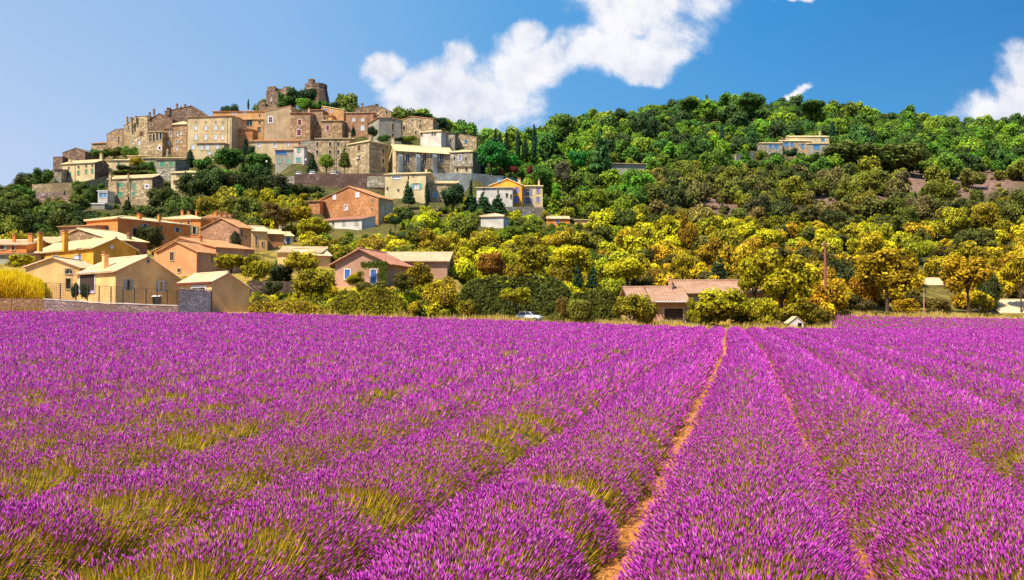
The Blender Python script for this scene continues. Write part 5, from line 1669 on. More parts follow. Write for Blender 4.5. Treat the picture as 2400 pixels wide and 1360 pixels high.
GOLD = (0.46, 0.36, 0.01); OLIVE = (0.24, 0.20, 0.012); AMBER = (0.44, 0.24, 0.01); LIME = (0.36, 0.34, 0.02)
DARK = (0.055, 0.065, 0.016); MID = (0.10, 0.115, 0.02); GREEN = (0.07, 0.15, 0.02); EMER = (0.035, 0.16, 0.025); DEEP = (0.03, 0.06, 0.02)
BRIGHT = (0.16, 0.22, 0.02); RUSTC = (0.24, 0.05, 0.035); BROOM = (0.78, 0.52, 0.01); BRN = (0.16, 0.10, 0.025); GRYG = (0.13, 0.12, 0.06)
CYP = (0.018, 0.045, 0.022)
HT = [  # name, label, cat, px, ytop, ybot, width, D, crown, colour
 ('round_tree', 'big round green tree in front of the large beige block', 'tree', 536, 346, 406, 80, 234, 'roundH', GREEN),
 ('round_tree', 'second round green tree, nearest the blue-windowed grey house', 'tree', 609, 354, 408, 64, 235, 'roundH', GREEN),
 ('round_tree', 'small round yellow-green tree on the car terrace before the presbytery', 'tree', 765, 358, 404, 46, 236, 'domeH', BRIGHT),
 ('fir_tree', 'soft green fir tree against the presbytery wall', 'tree', 808, 338, 392, 36, 238, 'coneH', MID),
 ('dark_tree', 'dark ragged tree between the balcony bay and the round terrace tree', 'tree', 732, 356, 404, 30, 239, 'cone', DEEP),
 ('cypress_tree', 'stubby dark cypress at the foot of the beige block', 'tree', 446, 352, 390, 18, 250, 'cypressH', CYP),
 ('shrub', 'green shrub beside the stubby cypress under the beige annex', 'shrub', 476, 362, 398, 44, 248, 'round', GREEN),
 ('cypress_tree', 'dark cypress by the crumbling ochre wall', 'tree', 575, 326, 362, 14, 252, 'cypress', CYP),
 ('shrub', 'dark shrub in the gap below the crumbling ochre wall', 'shrub', 590, 336, 362, 22, 248, 'round', DEEP),
 ('cypress_tree', 'needle-thin cypress on the skyline by the castle', 'tree', 582, 233, 256, 5, 296, 'cypress', CYP),
 ('summit_tree', 'dark leafy tree in front of the castle keep', 'tree', 698, 201, 258, 66, 306, 'roundH', DEEP),
 ('summit_tree', 'green tree below the ruined square castle tower', 'tree', 670, 216, 262, 46, 304, 'roundH', GREEN),
 ('summit_tree', 'dark tree between castle hall and keep, highest of the summit trees', 'tree', 724, 205, 250, 46, 308, 'roundH', DEEP),
 ('summit_bush', 'bright green bush under the castle keep, above the red-shuttered house', 'bush', 716, 227, 266, 56, 298, 'domeH', (0.14, 0.26, 0.02)),
 ('summit_bush', 'green bush at the foot of the keep on its church side', 'bush', 757, 232, 264, 34, 300, 'round', GREEN),
 ('summit_bush', 'last dark bush on the castle slope towards the church', 'bush', 782, 234, 264, 26, 300, 'round', DEEP),
 ('skyline_tree', 'spiky dark tree on the skyline behind the orange house', 'tree', 540, 240, 284, 46, 290, 'openH', DEEP),
 ('skyline_tree', 'wide dark skyline tree behind the square buff house', 'tree', 985, 262, 296, 66, 284, 'openH', DEEP),
 ('skyline_tree', 'dark skyline tree sloping down behind the hipped cottage', 'tree', 1030, 276, 306, 44, 282, 'roundH', (0.03, 0.08, 0.03)),
 ('skyline_tree', 'small blue-green skyline tree above the ruined wall house', 'tree', 1082, 306, 324, 28, 284, 'round', (0.03, 0.08, 0.03)),
 ('cypress_tree', 'small dark cypress beside the pink village house', 'tree', 828, 290, 318, 16, 258, 'cone', CYP),
 ('dark_tree', 'dark tree in the corner by the white gabled village house', 'tree', 873, 296, 328, 30, 254, 'roundH', DEEP),
 ('shrub', 'green shrub over the cream presbytery roof, beside the white gable', 'shrub', 900, 316, 334, 34, 251, 'round', GREEN),
 ('shrub', 'bright green shrub mound behind the church roof', 'shrub', 962, 317, 334, 44, 254, 'domeH', BRIGHT),
 ('shrub', 'dark green shrub right behind the church chimney', 'shrub', 935, 320, 334, 26, 255, 'round', DEEP),
 ('lawn_tree', 'huge emerald tree at the church apse end', 'tree', 1152, 320, 402, 78, 244, 'roundH', EMER),
 ('lawn_tree', 'bright emerald bush between the cypresses and the rampart', 'tree', 1196, 362, 402, 60, 250, 'round', (0.05, 0.24, 0.02)),
 ('cypress_tree', 'tall dark cypress nearest the church, first of the skyline group', 'tree', 1161, 303, 350, 8, 282, 'cypress', CYP),
 ('cypress_tree', 'broader dark cypress, second of the skyline group from the church', 'tree', 1172, 311, 352, 11, 283, 'cypress', CYP),
 ('cypress_tree', 'dark cypress, third of the skyline group from the church', 'tree', 1187, 310, 358, 12, 281, 'cypress', CYP),
 ('cypress_tree', 'slender dark cypress with pointed tip, mid skyline group', 'tree', 1214, 307, 368, 13, 279, 'cypressH', CYP),
 ('cypress_tree', 'short wide cypress between the pointed one and the tallest one', 'tree', 1231, 328, 370, 16, 280, 'cypressH', CYP),
 ('cypress_tree', 'tallest dark cypress, closing the skyline group towards the wooded hill', 'tree', 1252, 294, 368, 14, 276, 'cypressH', CYP),
 ('cypress_tree', 'tiny dark cypress peeping over the ruined wall house roofline', 'tree', 1112, 306, 338, 12, 280, 'cypress', CYP),
 ('cypress_tree', 'lone slim cypress on the hill, village side of the villa', 'tree', 1692, 291, 346, 12, 384, 'cypressH', CYP),
 ('cypress_tree', 'small cypress just behind the villa end', 'tree', 1951, 287, 328, 14, 416, 'cypress', CYP),
 ('tall_fir', 'tall soft green fir standing above the wooded hill', 'tree', 1410, 282, 400, 58, 288, 'coneH', (0.05, 0.12, 0.03)),
 ('emerald_tree', 'emerald tree leaning against the tall soft fir', 'tree', 1352, 345, 400, 50, 282, 'roundH', (0.04, 0.19, 0.03)),
 ('bare_tree', 'greyish half-bare tree uphill of the blue-shuttered house', 'tree', 1318, 372, 440, 42, 248, 'openH', GRYG),
 ('red_shrub', 'rust-red shrub on top of the rampart near the emerald tree', 'shrub', 1203, 386, 410, 26, 246, 'round', RUSTC),
 ('red_shrub', 'small upright rust-red shrub farther along the rampart', 'shrub', 1243, 386, 412, 18, 248, 'round', RUSTC),
 ('red_shrub', 'low orange-red shrub at the rampart start by the apse', 'shrub', 1176, 396, 410, 22, 244, 'round', (0.26, 0.1, 0.03)),
 ('round_tree', 'round green tree right behind the blue-shuttered house', 'tree', 1270, 386, 440, 54, 240, 'roundH', GREEN),
 ('fir_tree', 'pointed dark fir in front of the buff tower house', 'tree', 958, 413, 478, 38, 214, 'coneH', DEEP),
 ('fir_tree', 'slim black-green fir at the corner of the buff tower house', 'tree', 1001, 430, 482, 12, 215, 'cypress', CYP),
 ('dark_tree', 'dark conifer clump tree beside the low stone house', 'tree', 1062, 428, 500, 66, 204, 'roundH', DEEP),
 ('dark_tree', 'dark conifer in the clump, second from the low stone house', 'tree', 1104, 436, 500, 50, 205, 'coneH', (0.03, 0.07, 0.022)),
 ('dark_tree', 'dark conifer in the clump, third from the low stone house', 'tree', 1134, 440, 500, 50, 204, 'coneH', (0.03, 0.07, 0.022)),
 ('dark_tree', 'dark conifer of the clump nearest the blue-shuttered house', 'tree', 1166, 446, 500, 52, 203, 'coneH', (0.03, 0.07, 0.022)),
 ('cypress_tree', 'tiny spire cypress in front of the rampart wall', 'tree', 1104, 422, 456, 8, 209, 'cypress', CYP),
 ('dark_tree', 'wide dark tree under the round green terrace trees', 'tree', 560, 396, 470, 100, 222, 'roundH', DARK),
 ('dark_tree', 'dark tree below the blue-windowed grey house terrace', 'tree', 640, 408, 482, 104, 220, 'roundH', DARK),
 ('dark_tree', 'dark tree hugging the start of the purple retaining wall', 'tree', 712, 424, 480, 90, 221, 'roundH', DARK),
 ('dark_tree', 'dark green tree between beige red-shutter house and terrace', 'tree', 492, 386, 470, 84, 218, 'roundH', (0.06, 0.09, 0.018)),
 ('dark_tree', 'leafy dark tree just below the small beige house', 'tree', 446, 404, 478, 66, 214, 'roundH', (0.07, 0.09, 0.018)),
 ('dark_tree', 'rounded dark tree beside the green-shuttered house', 'tree', 382, 430, 500, 84, 206, 'roundH', (0.07, 0.085, 0.018)),
 ('fir_tree', 'dark fir tree before the green-shuttered house front', 'tree', 299, 452, 500, 26, 205, 'cone', DARK),
 ('olive_tree', 'broad olive-gold tree alone below the dark terrace trees', 'tree', 556, 457, 504, 78, 192, 'roundH', (0.17, 0.16, 0.02)),
 ('brown_tree', 'brownish olive tree below the dark wood, village side of the palm-like bush', 'tree', 646, 470, 532, 74, 176, 'openH', BRN),
 ('golden_tree', 'feathery golden tree beside the ochre shed', 'tree', 706, 476, 530, 62, 178, 'openH', GOLD),
 ('golden_tree', 'golden bush spilling in front of the white annex', 'tree', 738, 505, 560, 84, 168, 'openH', (0.432, 0.396, 0.01)),
 ('cypress_tree', 'squat dark cypress against the stone gable house', 'tree', 551, 543, 584, 28, 140, 'cypressH', (0.045, 0.05, 0.018)),
 ('shade_tree', 'flat dark shade tree at the foot of the ochre stone house', 'tree', 926, 506, 530, 38, 182, 'domeH', DEEP),
 ('round_bush', 'very large round bush with golden rim, at the field edge', 'bush', 741, 616, 706, 112, 104, 'domeH', (0.312, 0.277, 0.01)),
 ('round_bush', 'big loose golden bush next to the long tall hedge', 'bush', 1034, 643, 732, 88, 103, 'openH', (0.36, 0.277, 0.01)),
 ('round_bush', 'neatly rounded bush near the white car', 'bush', 1357, 690, 752, 74, 99, 'domeH', (0.16, 0.15, 0.02)),
 ('umbrella_tree', 'small spreading tree just behind the white car', 'tree', 1209, 670, 716, 92, 101, 'openH', (0.36, 0.356, 0.01)),
 ('round_bush', 'golden bush covering the foot of the blue-door house', 'bush', 834, 632, 676, 50, 107, 'openH', (0.408, 0.356, 0.01)),
 ('round_bush', 'dark bush row under the blue door', 'bush', 870, 656, 692, 90, 106, 'roundH', (0.14, 0.12, 0.02)),
 ('round_bush', 'dark olive bush beside the corner of the blue-door house', 'bush', 945, 636, 694, 62, 107, 'roundH', (0.13, 0.11, 0.02)),
 ('round_bush', 'golden bush half covering the pinkish tiled wing', 'bush', 985, 612, 680, 74, 110, 'openH', (0.384, 0.29, 0.01)),
 ('orchard_tree', 'large golden round-crowned tree with a clear trunk', 'tree', 2078, 572, 700, 158, 142, 'openH', (0.432, 0.317, 0.01)),
 ('orchard_tree', 'second golden round-crowned tree, beyond the pink cottage', 'tree', 2268, 588, 700, 128, 144, 'openH', (0.432, 0.29, 0.01)),
 ('leafy_tree', 'tall leafy yellow tree beside the utility pole', 'tree', 1832, 576, 740, 176, 108, 'openH', (0.48, 0.436, 0.01)),
 ('leafy_tree', 'smaller top of the leafy yellow tree over the farmhouse roof', 'tree', 1768, 592, 706, 96, 110, 'openH', (0.48, 0.449, 0.01)),
 ('shrub', 'wide olive shrub hiding the farmhouse front', 'shrub', 1690, 664, 754, 150, 101.5, 'openH', (0.408, 0.396, 0.01)),
 ('shrub', 'golden-green shrub against the farmhouse porch edge', 'shrub', 1628, 694, 762, 50, 102.5, 'openH', (0.336, 0.317, 0.01)),
 ('shrub', 'broad dark shrub filling the gap under the leafy yellow tree', 'shrub', 1748, 690, 762, 76, 104, 'roundH', (0.2, 0.17, 0.02)),
 ('shrub', 'olive shrub in front of the farmhouse wing', 'shrub', 1488, 680, 756, 110, 101.5, 'openH', (0.288, 0.264, 0.01)),
 ('shrub', 'low golden shrub next to the farmhouse porch', 'shrub', 1516, 712, 756, 50, 101, 'roundH', (0.408, 0.33, 0.01)),
 ('shrub', 'dark shrub at the base of the utility pole', 'shrub', 1912, 722, 762, 66, 110, 'roundH', DARK),
 ('shrub', 'small gold bush at the tall hedge foot, next to the loose golden bush', 'shrub', 1092, 700, 742, 44, 102, 'roundH', (0.312, 0.264, 0.01)),
 ('shrub', 'low straw-gold bush between the clipped hedge and the loose golden bush', 'shrub', 968, 702, 738, 50, 100.5, 'openH', (0.408, 0.317, 0.01)),
 ('shrub', 'brown-leaved shrub at the tall hedge end nearest the rounded bush', 'shrub', 1318, 688, 746, 40, 103, 'openH', (0.22, 0.15, 0.02)),
 ('shrub', 'olive shrub under the leafy yellow tree, beside the blue parasol', 'shrub', 1792, 690, 758, 84, 101.8, 'openH', (0.384, 0.356, 0.01)),
 ('shrub', 'dark gold shrub under the leafy yellow tree, behind the white hutch', 'shrub', 1872, 694, 758, 96, 104.5, 'openH', (0.312, 0.264, 0.01)),
 ('shrub', 'small amber shrub under the large round-crowned orchard tree', 'shrub', 2122, 694, 748, 70, 138, 'openH', (0.48, 0.317, 0.01)),
 ('shrub', 'dark shrub in the orchard shade nearest the utility pole', 'shrub', 2010, 690, 752, 80, 142, 'roundH', (0.09, 0.07, 0.02)),
 ('shrub', 'dark bush between the two orchard trees, under the pink cottage', 'shrub', 2196, 690, 748, 74, 141, 'roundH', (0.14, 0.1, 0.02)),
 ('edge_tree', 'green tree on the village-end slope right beside the dark rampart block', 'tree', 96, 388, 450, 54, 246, 'roundH', (0.07, 0.11, 0.02)),
 ('edge_tree', 'dark tree on the skyline slope, second outward from the dark rampart block', 'tree', 58, 402, 460, 54, 248, 'roundH', DARK),
 ('edge_tree', 'low olive tree where the village slope meets the sky at the frame edge', 'tree', 18, 424, 476, 60, 250, 'roundH', MID),
 ('edge_tree', 'leafy tree below the buff terrace wall', 'tree', 192, 420, 474, 46, 230, 'roundH', (0.09, 0.12, 0.02)),
 ('edge_tree', 'slim green tree beside the glazed annex', 'tree', 214, 432, 492, 38, 218, 'roundH', (0.06, 0.10, 0.02)),
 ('edge_tree', 'olive tree in front of the rubble wall at the village end', 'tree', 128, 456, 508, 60, 216, 'openH', (0.14, 0.14, 0.02)),
 ('edge_tree', 'bushy green tree under the frame-edge skyline', 'tree', 70, 452, 506, 64, 218, 'roundH', (0.10, 0.13, 0.02)),
 ('garden_shrub', 'green shrub between the dark tower and the low rampart row', 'shrub', 232, 348, 374, 44, 263, 'round', GREEN),
 ('garden_shrub', 'dark green shrub beneath the first rampart house', 'shrub', 268, 342, 372, 46, 266, 'round', MID),
 ('garden_shrub', 'bright shrub under the broad rampart house', 'shrub', 306, 336, 368, 46, 265, 'roundH', (0.12, 0.20, 0.02)),
 ('garden_shrub', 'yellow flowering shrub beside the low garden house', 'shrub', 322, 369, 396, 40, 247, 'roundH', (0.50, 0.42, 0.01)),
 ('garden_shrub', 'dark garden shrub under the yellow flowering shrub', 'shrub', 300, 384, 412, 66, 243, 'roundH', DARK),
 ('garden_shrub', 'green garden shrub next to the stone tower house', 'shrub', 346, 376, 404, 40, 245, 'roundH', GREEN),
 ('garden_shrub', 'long green shrub just above the green-shuttered house roof', 'shrub', 305, 398, 417, 90, 226, 'round', MID),
 ('golden_tree', 'tall golden tree overlapping the frame edge beyond the orchard', 'tree', 2392, 590, 690, 80, 150, 'openH', (0.48, 0.396, 0.01)),
 ('dark_tree', 'dark tree between the second orchard tree and the white-roofed house', 'tree', 2318, 630, 742, 60, 152, 'roundH', DARK),
 ('dark_tree', 'very dark tree filling behind the utility pole', 'tree', 1972, 600, 735, 90, 165, 'roundH', DARK),
 ('conifer_bush', 'dark pointed conifer rising over the tall hedge', 'tree', 1355, 607, 675, 34, 118, 'coneH', DEEP),
 ('conifer_bush', 'second dark pointed conifer over the tall hedge, nearer the pole', 'tree', 1388, 612, 675, 36, 119, 'coneH', DEEP),
 ('conifer_bush', 'dark conical tree above the farmhouse roof', 'tree', 1683, 588, 668, 60, 132, 'coneH', (0.04, 0.06, 0.02)),
 ('amber_tree', 'tall amber-brown tree standing out mid slope above the farmhouse', 'tree', 1611, 502, 590, 56, 190, 'openH', (0.312, 0.198, 0.01)),
 ('ridge_tree', 'dark tree poking above the hill ridge, village side', 'tree', 1614, 226, 262, 56, 462, 'roundH', (0.08, 0.15, 0.03)),
 ('ridge_tree', 'highest leafy tree on the hill ridge', 'tree', 1758, 213, 262, 74, 470, 'openH', (0.08, 0.16, 0.03)),
 ('ridge_tree', 'tree on the hill ridge just above the villa', 'tree', 1905, 232, 268, 66, 474, 'roundH', (0.09, 0.16, 0.03)),
 ('big_oak', 'massive dark oak just downhill of the villa', 'tree', 2000, 325, 400, 150, 372, 'roundH', (0.11, 0.13, 0.025)),
 ('big_oak', 'dark oak continuing from the massive oak away from the village', 'tree', 2110, 335, 410, 130, 374, 'roundH', (0.13, 0.16, 0.025)),
 ('dark_tree', 'round dark tree in front of the villa wall', 'tree', 1856, 346, 372, 34, 392, 'round', DEEP),
 ('olive_tree', 'bright olive tree standing on the bare scree', 'tree', 2205, 414, 474, 78, 262, 'roundH', (0.19, 0.19, 0.02)),
 ('shrub', 'dark climbing shrub in front of the large white-framed opening', 'shrub', 199, 658, 708, 24, 99.3, 'round', (0.05, 0.08, 0.02)),
 ('shrub', 'dark green shrub by the arched doorway of the peach house', 'shrub', 176, 660, 704, 20, 99.3, 'round', (0.05, 0.08, 0.02)),
 ('shrub', 'yellow bush against the edge of the yellow house', 'shrub', 50, 592, 636, 70, 112, 'openH', (0.504, 0.475, 0.01)),
 ('shrub', 'olive bush at the low end beside the garage gable', 'shrub', 612, 690, 728, 44, 101, 'roundH', (0.22, 0.19, 0.02)),
 ('shrub', 'golden bush between garage gable and the very large round bush', 'shrub', 656, 700, 730, 60, 101, 'openH', (0.408, 0.343, 0.01)),
 ('shrub', 'dark bush behind the garage gable', 'shrub', 640, 655, 696, 50, 106, 'roundH', DARK),
 ('shrub', 'low golden bush at the field edge under the very large round bush', 'shrub', 716, 706, 734, 70, 100, 'openH', (0.408, 0.343, 0.01)),
 ('golden_tree', 'golden-topped tree just behind the garage, above the mauve wall', 'tree', 600, 592, 668, 92, 118, 'openH', (0.336, 0.304, 0.01)),
 ('golden_tree', 'gold-rimmed tree between the garage and low cream house', 'tree', 540, 590, 640, 84, 120, 'openH', (0.36, 0.317, 0.01)),
 ('golden_tree', 'gold-crowned tree in front of the low cream house', 'tree', 705, 582, 652, 92, 114, 'openH', (0.456, 0.396, 0.01)),
 ('dark_tree', 'dark round tree behind the very large round bush', 'tree', 660, 612, 670, 62, 115, 'roundH', DARK),
 ('olive_tree', 'large yellow willow-like tree above the tall hedge', 'tree', 1340, 566, 655, 110, 140, 'openH', (0.552, 0.502, 0.01)),
 ('olive_tree', 'big olive round tree above the tall hedge, nearest the tiled wing', 'tree', 1248, 572, 655, 86, 138, 'roundH', (0.336, 0.304, 0.01)),
 ('olive_tree', 'bright yellow-green tree above the hedge gap near the farmhouse', 'tree', 1470, 590, 672, 110, 134, 'openH', (0.504, 0.475, 0.01)),
 ('amber_tree', 'orange-tinged tree at the low end of the tall hedge', 'tree', 1152, 584, 655, 76, 134, 'openH', (0.42, 0.2, 0.02)),
 ('brown_tree', 'tan rounded tree right above the farmhouse chimney', 'tree', 1600, 588, 655, 62, 138, 'openH', (0.36, 0.29, 0.01)),
]
for t_ in HT:
    name, label, cat, px, y0, y1, wd, D, kd, col = t_
    if col[0] > .2: col = (col[0] * .80, col[1] * .72, col[2])
    low = cat in ('bush', 'shrub')
    plant(name, label, cat, px, y0, y1, wd, D, kd, col, trunk=not low and D < 260 and kd != 'cypress')
HPOS = [(at(h[3], (h[4] + h[5]) / 2, h[7]).x, h[7], h[6] * h[7] / F / 2) for h in HT]


# hedges: clipped green walls of leaves -------------------------------------------------
def hedge(name, label, x0, x1, D0, D1, y0, y1, th, col, top=None, n=5000, size=0.20, D_bot=None, cat='hedge'):
    a, b = at(x0, y0, D0), at(x1, y1, D1)
    org = Vector((a.x, a.y, gz(a.x, a.y)))
    L = (b - a).length
    r = np.random.default_rng(int(x0 + 1000))
    d = (b - a); d.z = 0; d.normalize(); nn = Vector((-d.y, d.x, 0))
    s = r.uniform(0, L, n); q = r.random(n)
    x = a.x + d.x * s; y = a.y + d.y * s
    zt = a.z + (b.z - a.z) * s / L + (vnoise(s * .45, s * 0 + x0, 3) - .5) * 1.1 + (vnoise(s * 1.7, s * 0 + x0, 4) - .5) * 0.5
    zb = ground(x, y)
    endf = 1 - 0.45 * np.exp(-np.minimum(s, L - s) / 0.7) - 0.12 * np.exp(-np.minimum(s, L - s) / 2.5)
    zt = zb + (zt - zb) * endf
    face = r.choice(4, n, p=[.45, .35, .1, .1])
    off = np.where(face == 0, -th / 2, np.where(face == 2, th / 2, r.uniform(-th / 2, th / 2, n)))
    z = np.where(face == 1, zt - 0.1, zb + (zt - zb) * q)
    off = off * (1 - 0.35 * np.clip((z - zb) / (zt - zb), 0, 1) ** 4) + r.normal(0, .10, n) + (vnoise(s * 1.1, z * 1.1, 5) - .5) * .5
    P = np.stack([x + nn.x * off, y + nn.y * off, z + r.normal(0, .08, n)], -1) - np.array(org)
    nrm = r.normal(0, 1, (n, 3)) * .38; nrm[:, 2] += np.where(face == 1, 1, .0)
    nrm -= np.outer(np.where(face == 0, 1, 0), np.array(nn))
    nrm /= np.linalg.norm(nrm, axis=1, keepdims=True)
    u_ = np.cross(nrm, r.normal(0, 1, (n, 3))); u_ /= np.linalg.norm(u_, axis=1, keepdims=True)
    w_ = np.cross(nrm, u_); sz = size * r.uniform(.5, 1.3, n)[:, None]
    VV = np.stack([P - u_ * sz, P - w_ * sz * .6, P + u_ * sz, P + w_ * sz * .6], 1).reshape(-1, 3)
    tone = np.clip(r.normal(.42, .14, n) + (vnoise(s * .8, z * .8, 8) - .5) * .4 + np.where(face == 1, .38, 0), 0, 1)  # upper cards toned lighter: sun on the hedge top painted in
    # heart
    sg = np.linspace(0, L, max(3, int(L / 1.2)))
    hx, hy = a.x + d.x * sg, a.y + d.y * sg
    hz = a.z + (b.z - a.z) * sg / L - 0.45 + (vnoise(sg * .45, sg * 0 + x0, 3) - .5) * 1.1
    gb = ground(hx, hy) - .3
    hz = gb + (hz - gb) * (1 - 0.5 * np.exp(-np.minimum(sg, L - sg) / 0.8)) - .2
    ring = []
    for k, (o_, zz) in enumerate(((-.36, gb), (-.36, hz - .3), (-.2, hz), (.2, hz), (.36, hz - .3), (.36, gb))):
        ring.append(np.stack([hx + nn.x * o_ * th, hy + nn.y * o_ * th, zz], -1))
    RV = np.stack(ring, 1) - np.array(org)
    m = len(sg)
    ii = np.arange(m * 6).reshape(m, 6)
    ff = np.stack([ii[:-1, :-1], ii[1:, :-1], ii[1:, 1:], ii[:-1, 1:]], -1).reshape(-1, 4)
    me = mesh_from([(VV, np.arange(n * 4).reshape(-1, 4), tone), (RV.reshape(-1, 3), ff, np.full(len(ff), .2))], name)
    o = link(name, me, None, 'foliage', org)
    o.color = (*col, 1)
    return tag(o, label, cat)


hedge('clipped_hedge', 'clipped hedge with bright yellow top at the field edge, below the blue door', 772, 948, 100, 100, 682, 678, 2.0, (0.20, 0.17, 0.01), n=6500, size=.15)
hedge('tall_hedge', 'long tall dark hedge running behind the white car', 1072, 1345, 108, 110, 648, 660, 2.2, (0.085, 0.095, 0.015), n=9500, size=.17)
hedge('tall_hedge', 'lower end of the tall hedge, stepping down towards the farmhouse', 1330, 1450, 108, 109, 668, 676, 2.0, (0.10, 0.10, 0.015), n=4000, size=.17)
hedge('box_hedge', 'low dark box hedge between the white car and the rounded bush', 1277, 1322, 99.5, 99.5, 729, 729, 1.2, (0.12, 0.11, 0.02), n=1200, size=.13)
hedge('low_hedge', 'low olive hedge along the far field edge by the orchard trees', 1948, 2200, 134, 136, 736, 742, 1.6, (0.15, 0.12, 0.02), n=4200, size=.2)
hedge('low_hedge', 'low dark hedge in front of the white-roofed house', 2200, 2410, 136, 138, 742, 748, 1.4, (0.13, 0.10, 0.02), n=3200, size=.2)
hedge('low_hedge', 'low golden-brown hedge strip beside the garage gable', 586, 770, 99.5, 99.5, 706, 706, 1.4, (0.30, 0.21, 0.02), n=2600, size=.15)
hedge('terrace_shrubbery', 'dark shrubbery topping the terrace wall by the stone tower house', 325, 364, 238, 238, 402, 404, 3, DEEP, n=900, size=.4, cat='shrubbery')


# broom hedge: bright yellow, feathery ---------------------------------------------------
def broom(x0, x1, D, ytops, ybot, n=26000):
    r = np.random.default_rng(5)
    c = at((x0 + x1) / 2, 700, D); org = Vector((c.x, D, gz(c.x, D)))
    u = r.uniform(x0, x1, n)
    yt = np.interp(u, ytops[0], ytops[1]) + (vnoise(u / 11, u * 0, 2) - .5) * 7
    x = (u - 1200) / F * D
    zt = EYE.z + (727 - yt) / F * D
    y = D + r.uniform(-1.1, 1.1, n)
    q = r.random(n) ** 0.62
    z0 = ground(x, y)
    z = z0 + (zt - z0) * q * (1 - 0.20 * ((y - D) / 1.1) ** 2)
    h = r.uniform(.25, .6, n)
    lean = np.stack([r.normal(.06, .13, n), r.normal(-.05, .13, n), np.ones(n)], -1) * h[:, None]
    a = r.uniform(0, math.pi, n)
    sd = np.stack([np.cos(a), np.sin(a), np.zeros(n)], -1) * .035
    P = np.stack([x, y, z], -1) - np.array(org) - np.array([0, 0, .35])
    VV = np.stack([P - sd, P + sd, P + lean], 1).reshape(-1, 3)
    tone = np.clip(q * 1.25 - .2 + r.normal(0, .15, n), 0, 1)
    me = np_mesh('broom_hedge', VV, np.arange(3 * n).reshape(-1, 3), tone)
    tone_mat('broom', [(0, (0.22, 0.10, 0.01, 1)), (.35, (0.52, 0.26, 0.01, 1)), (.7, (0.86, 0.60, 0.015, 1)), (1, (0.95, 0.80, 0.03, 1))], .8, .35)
    o = link('broom_hedge', me, None, 'broom', org)
    return tag(o, 'blazing yellow broom hedge behind the wire fence', 'hedge')


broom(-70, 112, 101.5, ([-70, 0, 30, 70, 95, 112], [628, 628, 630, 640, 652, 676]), 705)


# ---------------------------------------------------------------- the rest of the woods
def in_foot(x, y, mg):
    for (C, dA, dB, LA, LB) in FOOT:
        rx, ry = x - C.x, y - C.y
        if rx * rx + ry * ry > 1600: continue
        a = rx * dA.x + ry * dA.y; b = rx * dB.x + ry * dB.y
        if -mg < a < LA + mg and -mg < b < LB + mg: return True
    return False


# no trees on these: car terrace, castle keep front, scree
BARE = [((2270, 432, 165, 46), .97), ((2010, 458, 120, 34), .88), ((1740, 480, 170, 32), .9), ((1650, 440, 80, 22), .7), ((1780, 276, 60, 9), .9), ((1690, 288, 40, 9), .8)]


def pal(px, py, r):
    """leaf colour by altitude and side of the hill; warm-to-green grading painted in"""
    if px < 760 or (px < 1130 and py < 470):
        if py < 455: L_ = [GREEN, MID, DARK, (0.05, 0.10, 0.02), BRIGHT, (0.09, 0.12, 0.02)]
        elif py < 560 and px < 480: L_ = [MID, DARK, (0.06, 0.09, 0.02), (0.10, 0.12, 0.02), (0.09, 0.11, 0.02)]
        else: L_ = [GOLD, OLIVE, (0.20, 0.18, 0.02), MID, (0.34, 0.26, 0.02)]
    elif py < 345: L_ = [(0.09, 0.15, 0.02), (0.06, 0.10, 0.025), (0.13, 0.20, 0.02), (0.05, 0.08, 0.025), (0.17, 0.22, 0.025), (0.05, 0.11, 0.03), (0.10, 0.18, 0.02)]
    elif py < 395: L_ = [(0.08, 0.17, 0.02), (0.12, 0.20, 0.02), (0.06, 0.12, 0.02), (0.05, 0.08, 0.02), (0.14, 0.18, 0.02)]
    elif py < 470: L_ = ([(0.10, 0.20, 0.02), (0.07, 0.14, 0.02), (0.16, 0.22, 0.02), (0.12, 0.16, 0.02)] if px < 1500 else
                        [(0.09, 0.10, 0.02), (0.12, 0.13, 0.02), (0.06, 0.075, 0.02), (0.18, 0.18, 0.02), (0.12, 0.11, 0.03), (0.16, 0.13, 0.04)])
    elif py < 560 and px < 1500: L_ = [(0.22, 0.26, 0.01), (0.34, 0.34, 0.01), MID, (0.14, 0.18, 0.01), (0.42, 0.38, 0.01), (0.07, 0.09, 0.02), (0.30, 0.24, 0.01)]
    elif py < 515: L_ = ([(0.22, 0.24, 0.02), (0.14, 0.17, 0.02), (0.09, 0.11, 0.02), (0.28, 0.26, 0.02)] if px < 1500 else
                        [(0.09, 0.09, 0.02), (0.15, 0.13, 0.02), (0.06, 0.065, 0.02), (0.26, 0.20, 0.02), (0.10, 0.11, 0.02), (0.18, 0.13, 0.04)])
    elif px < 1500: L_ = [(0.42, 0.36, 0.01), GOLD, OLIVE, (0.24, 0.22, 0.01), (0.56, 0.48, 0.01), (0.36, 0.24, 0.01), MID, (0.46, 0.42, 0.01)]
    elif py < 585: L_ = [(0.48, 0.40, 0.01), (0.36, 0.32, 0.01), (0.44, 0.28, 0.01), (0.18, 0.16, 0.01), (0.56, 0.46, 0.01), (0.09, 0.09, 0.02), (0.30, 0.28, 0.01)]
    else: L_ = [(0.50, 0.36, 0.01), (0.42, 0.28, 0.01), AMBER, (0.24, 0.16, 0.01), (0.56, 0.40, 0.01), (0.12, 0.085, 0.01), (0.34, 0.25, 0.01), (0.07, 0.06, 0.02)]
    c = L_[int(r.integers(len(L_)))]
    k = r.uniform(.75, 1.35) * (1.22 if py < 400 and px > 1130 else 1.12)
    if c[0] > .2:
        k *= 0.84
        c = (c[0] * 0.92, c[1] * (0.97 if px < 1500 else (0.90 if py > 540 else 0.93)), 0.014)
    return (c[0] * k * r.uniform(.9, 1.1), c[1] * k, c[2])


r_ = np.random.default_rng(2024)
cand = []
cell = {}


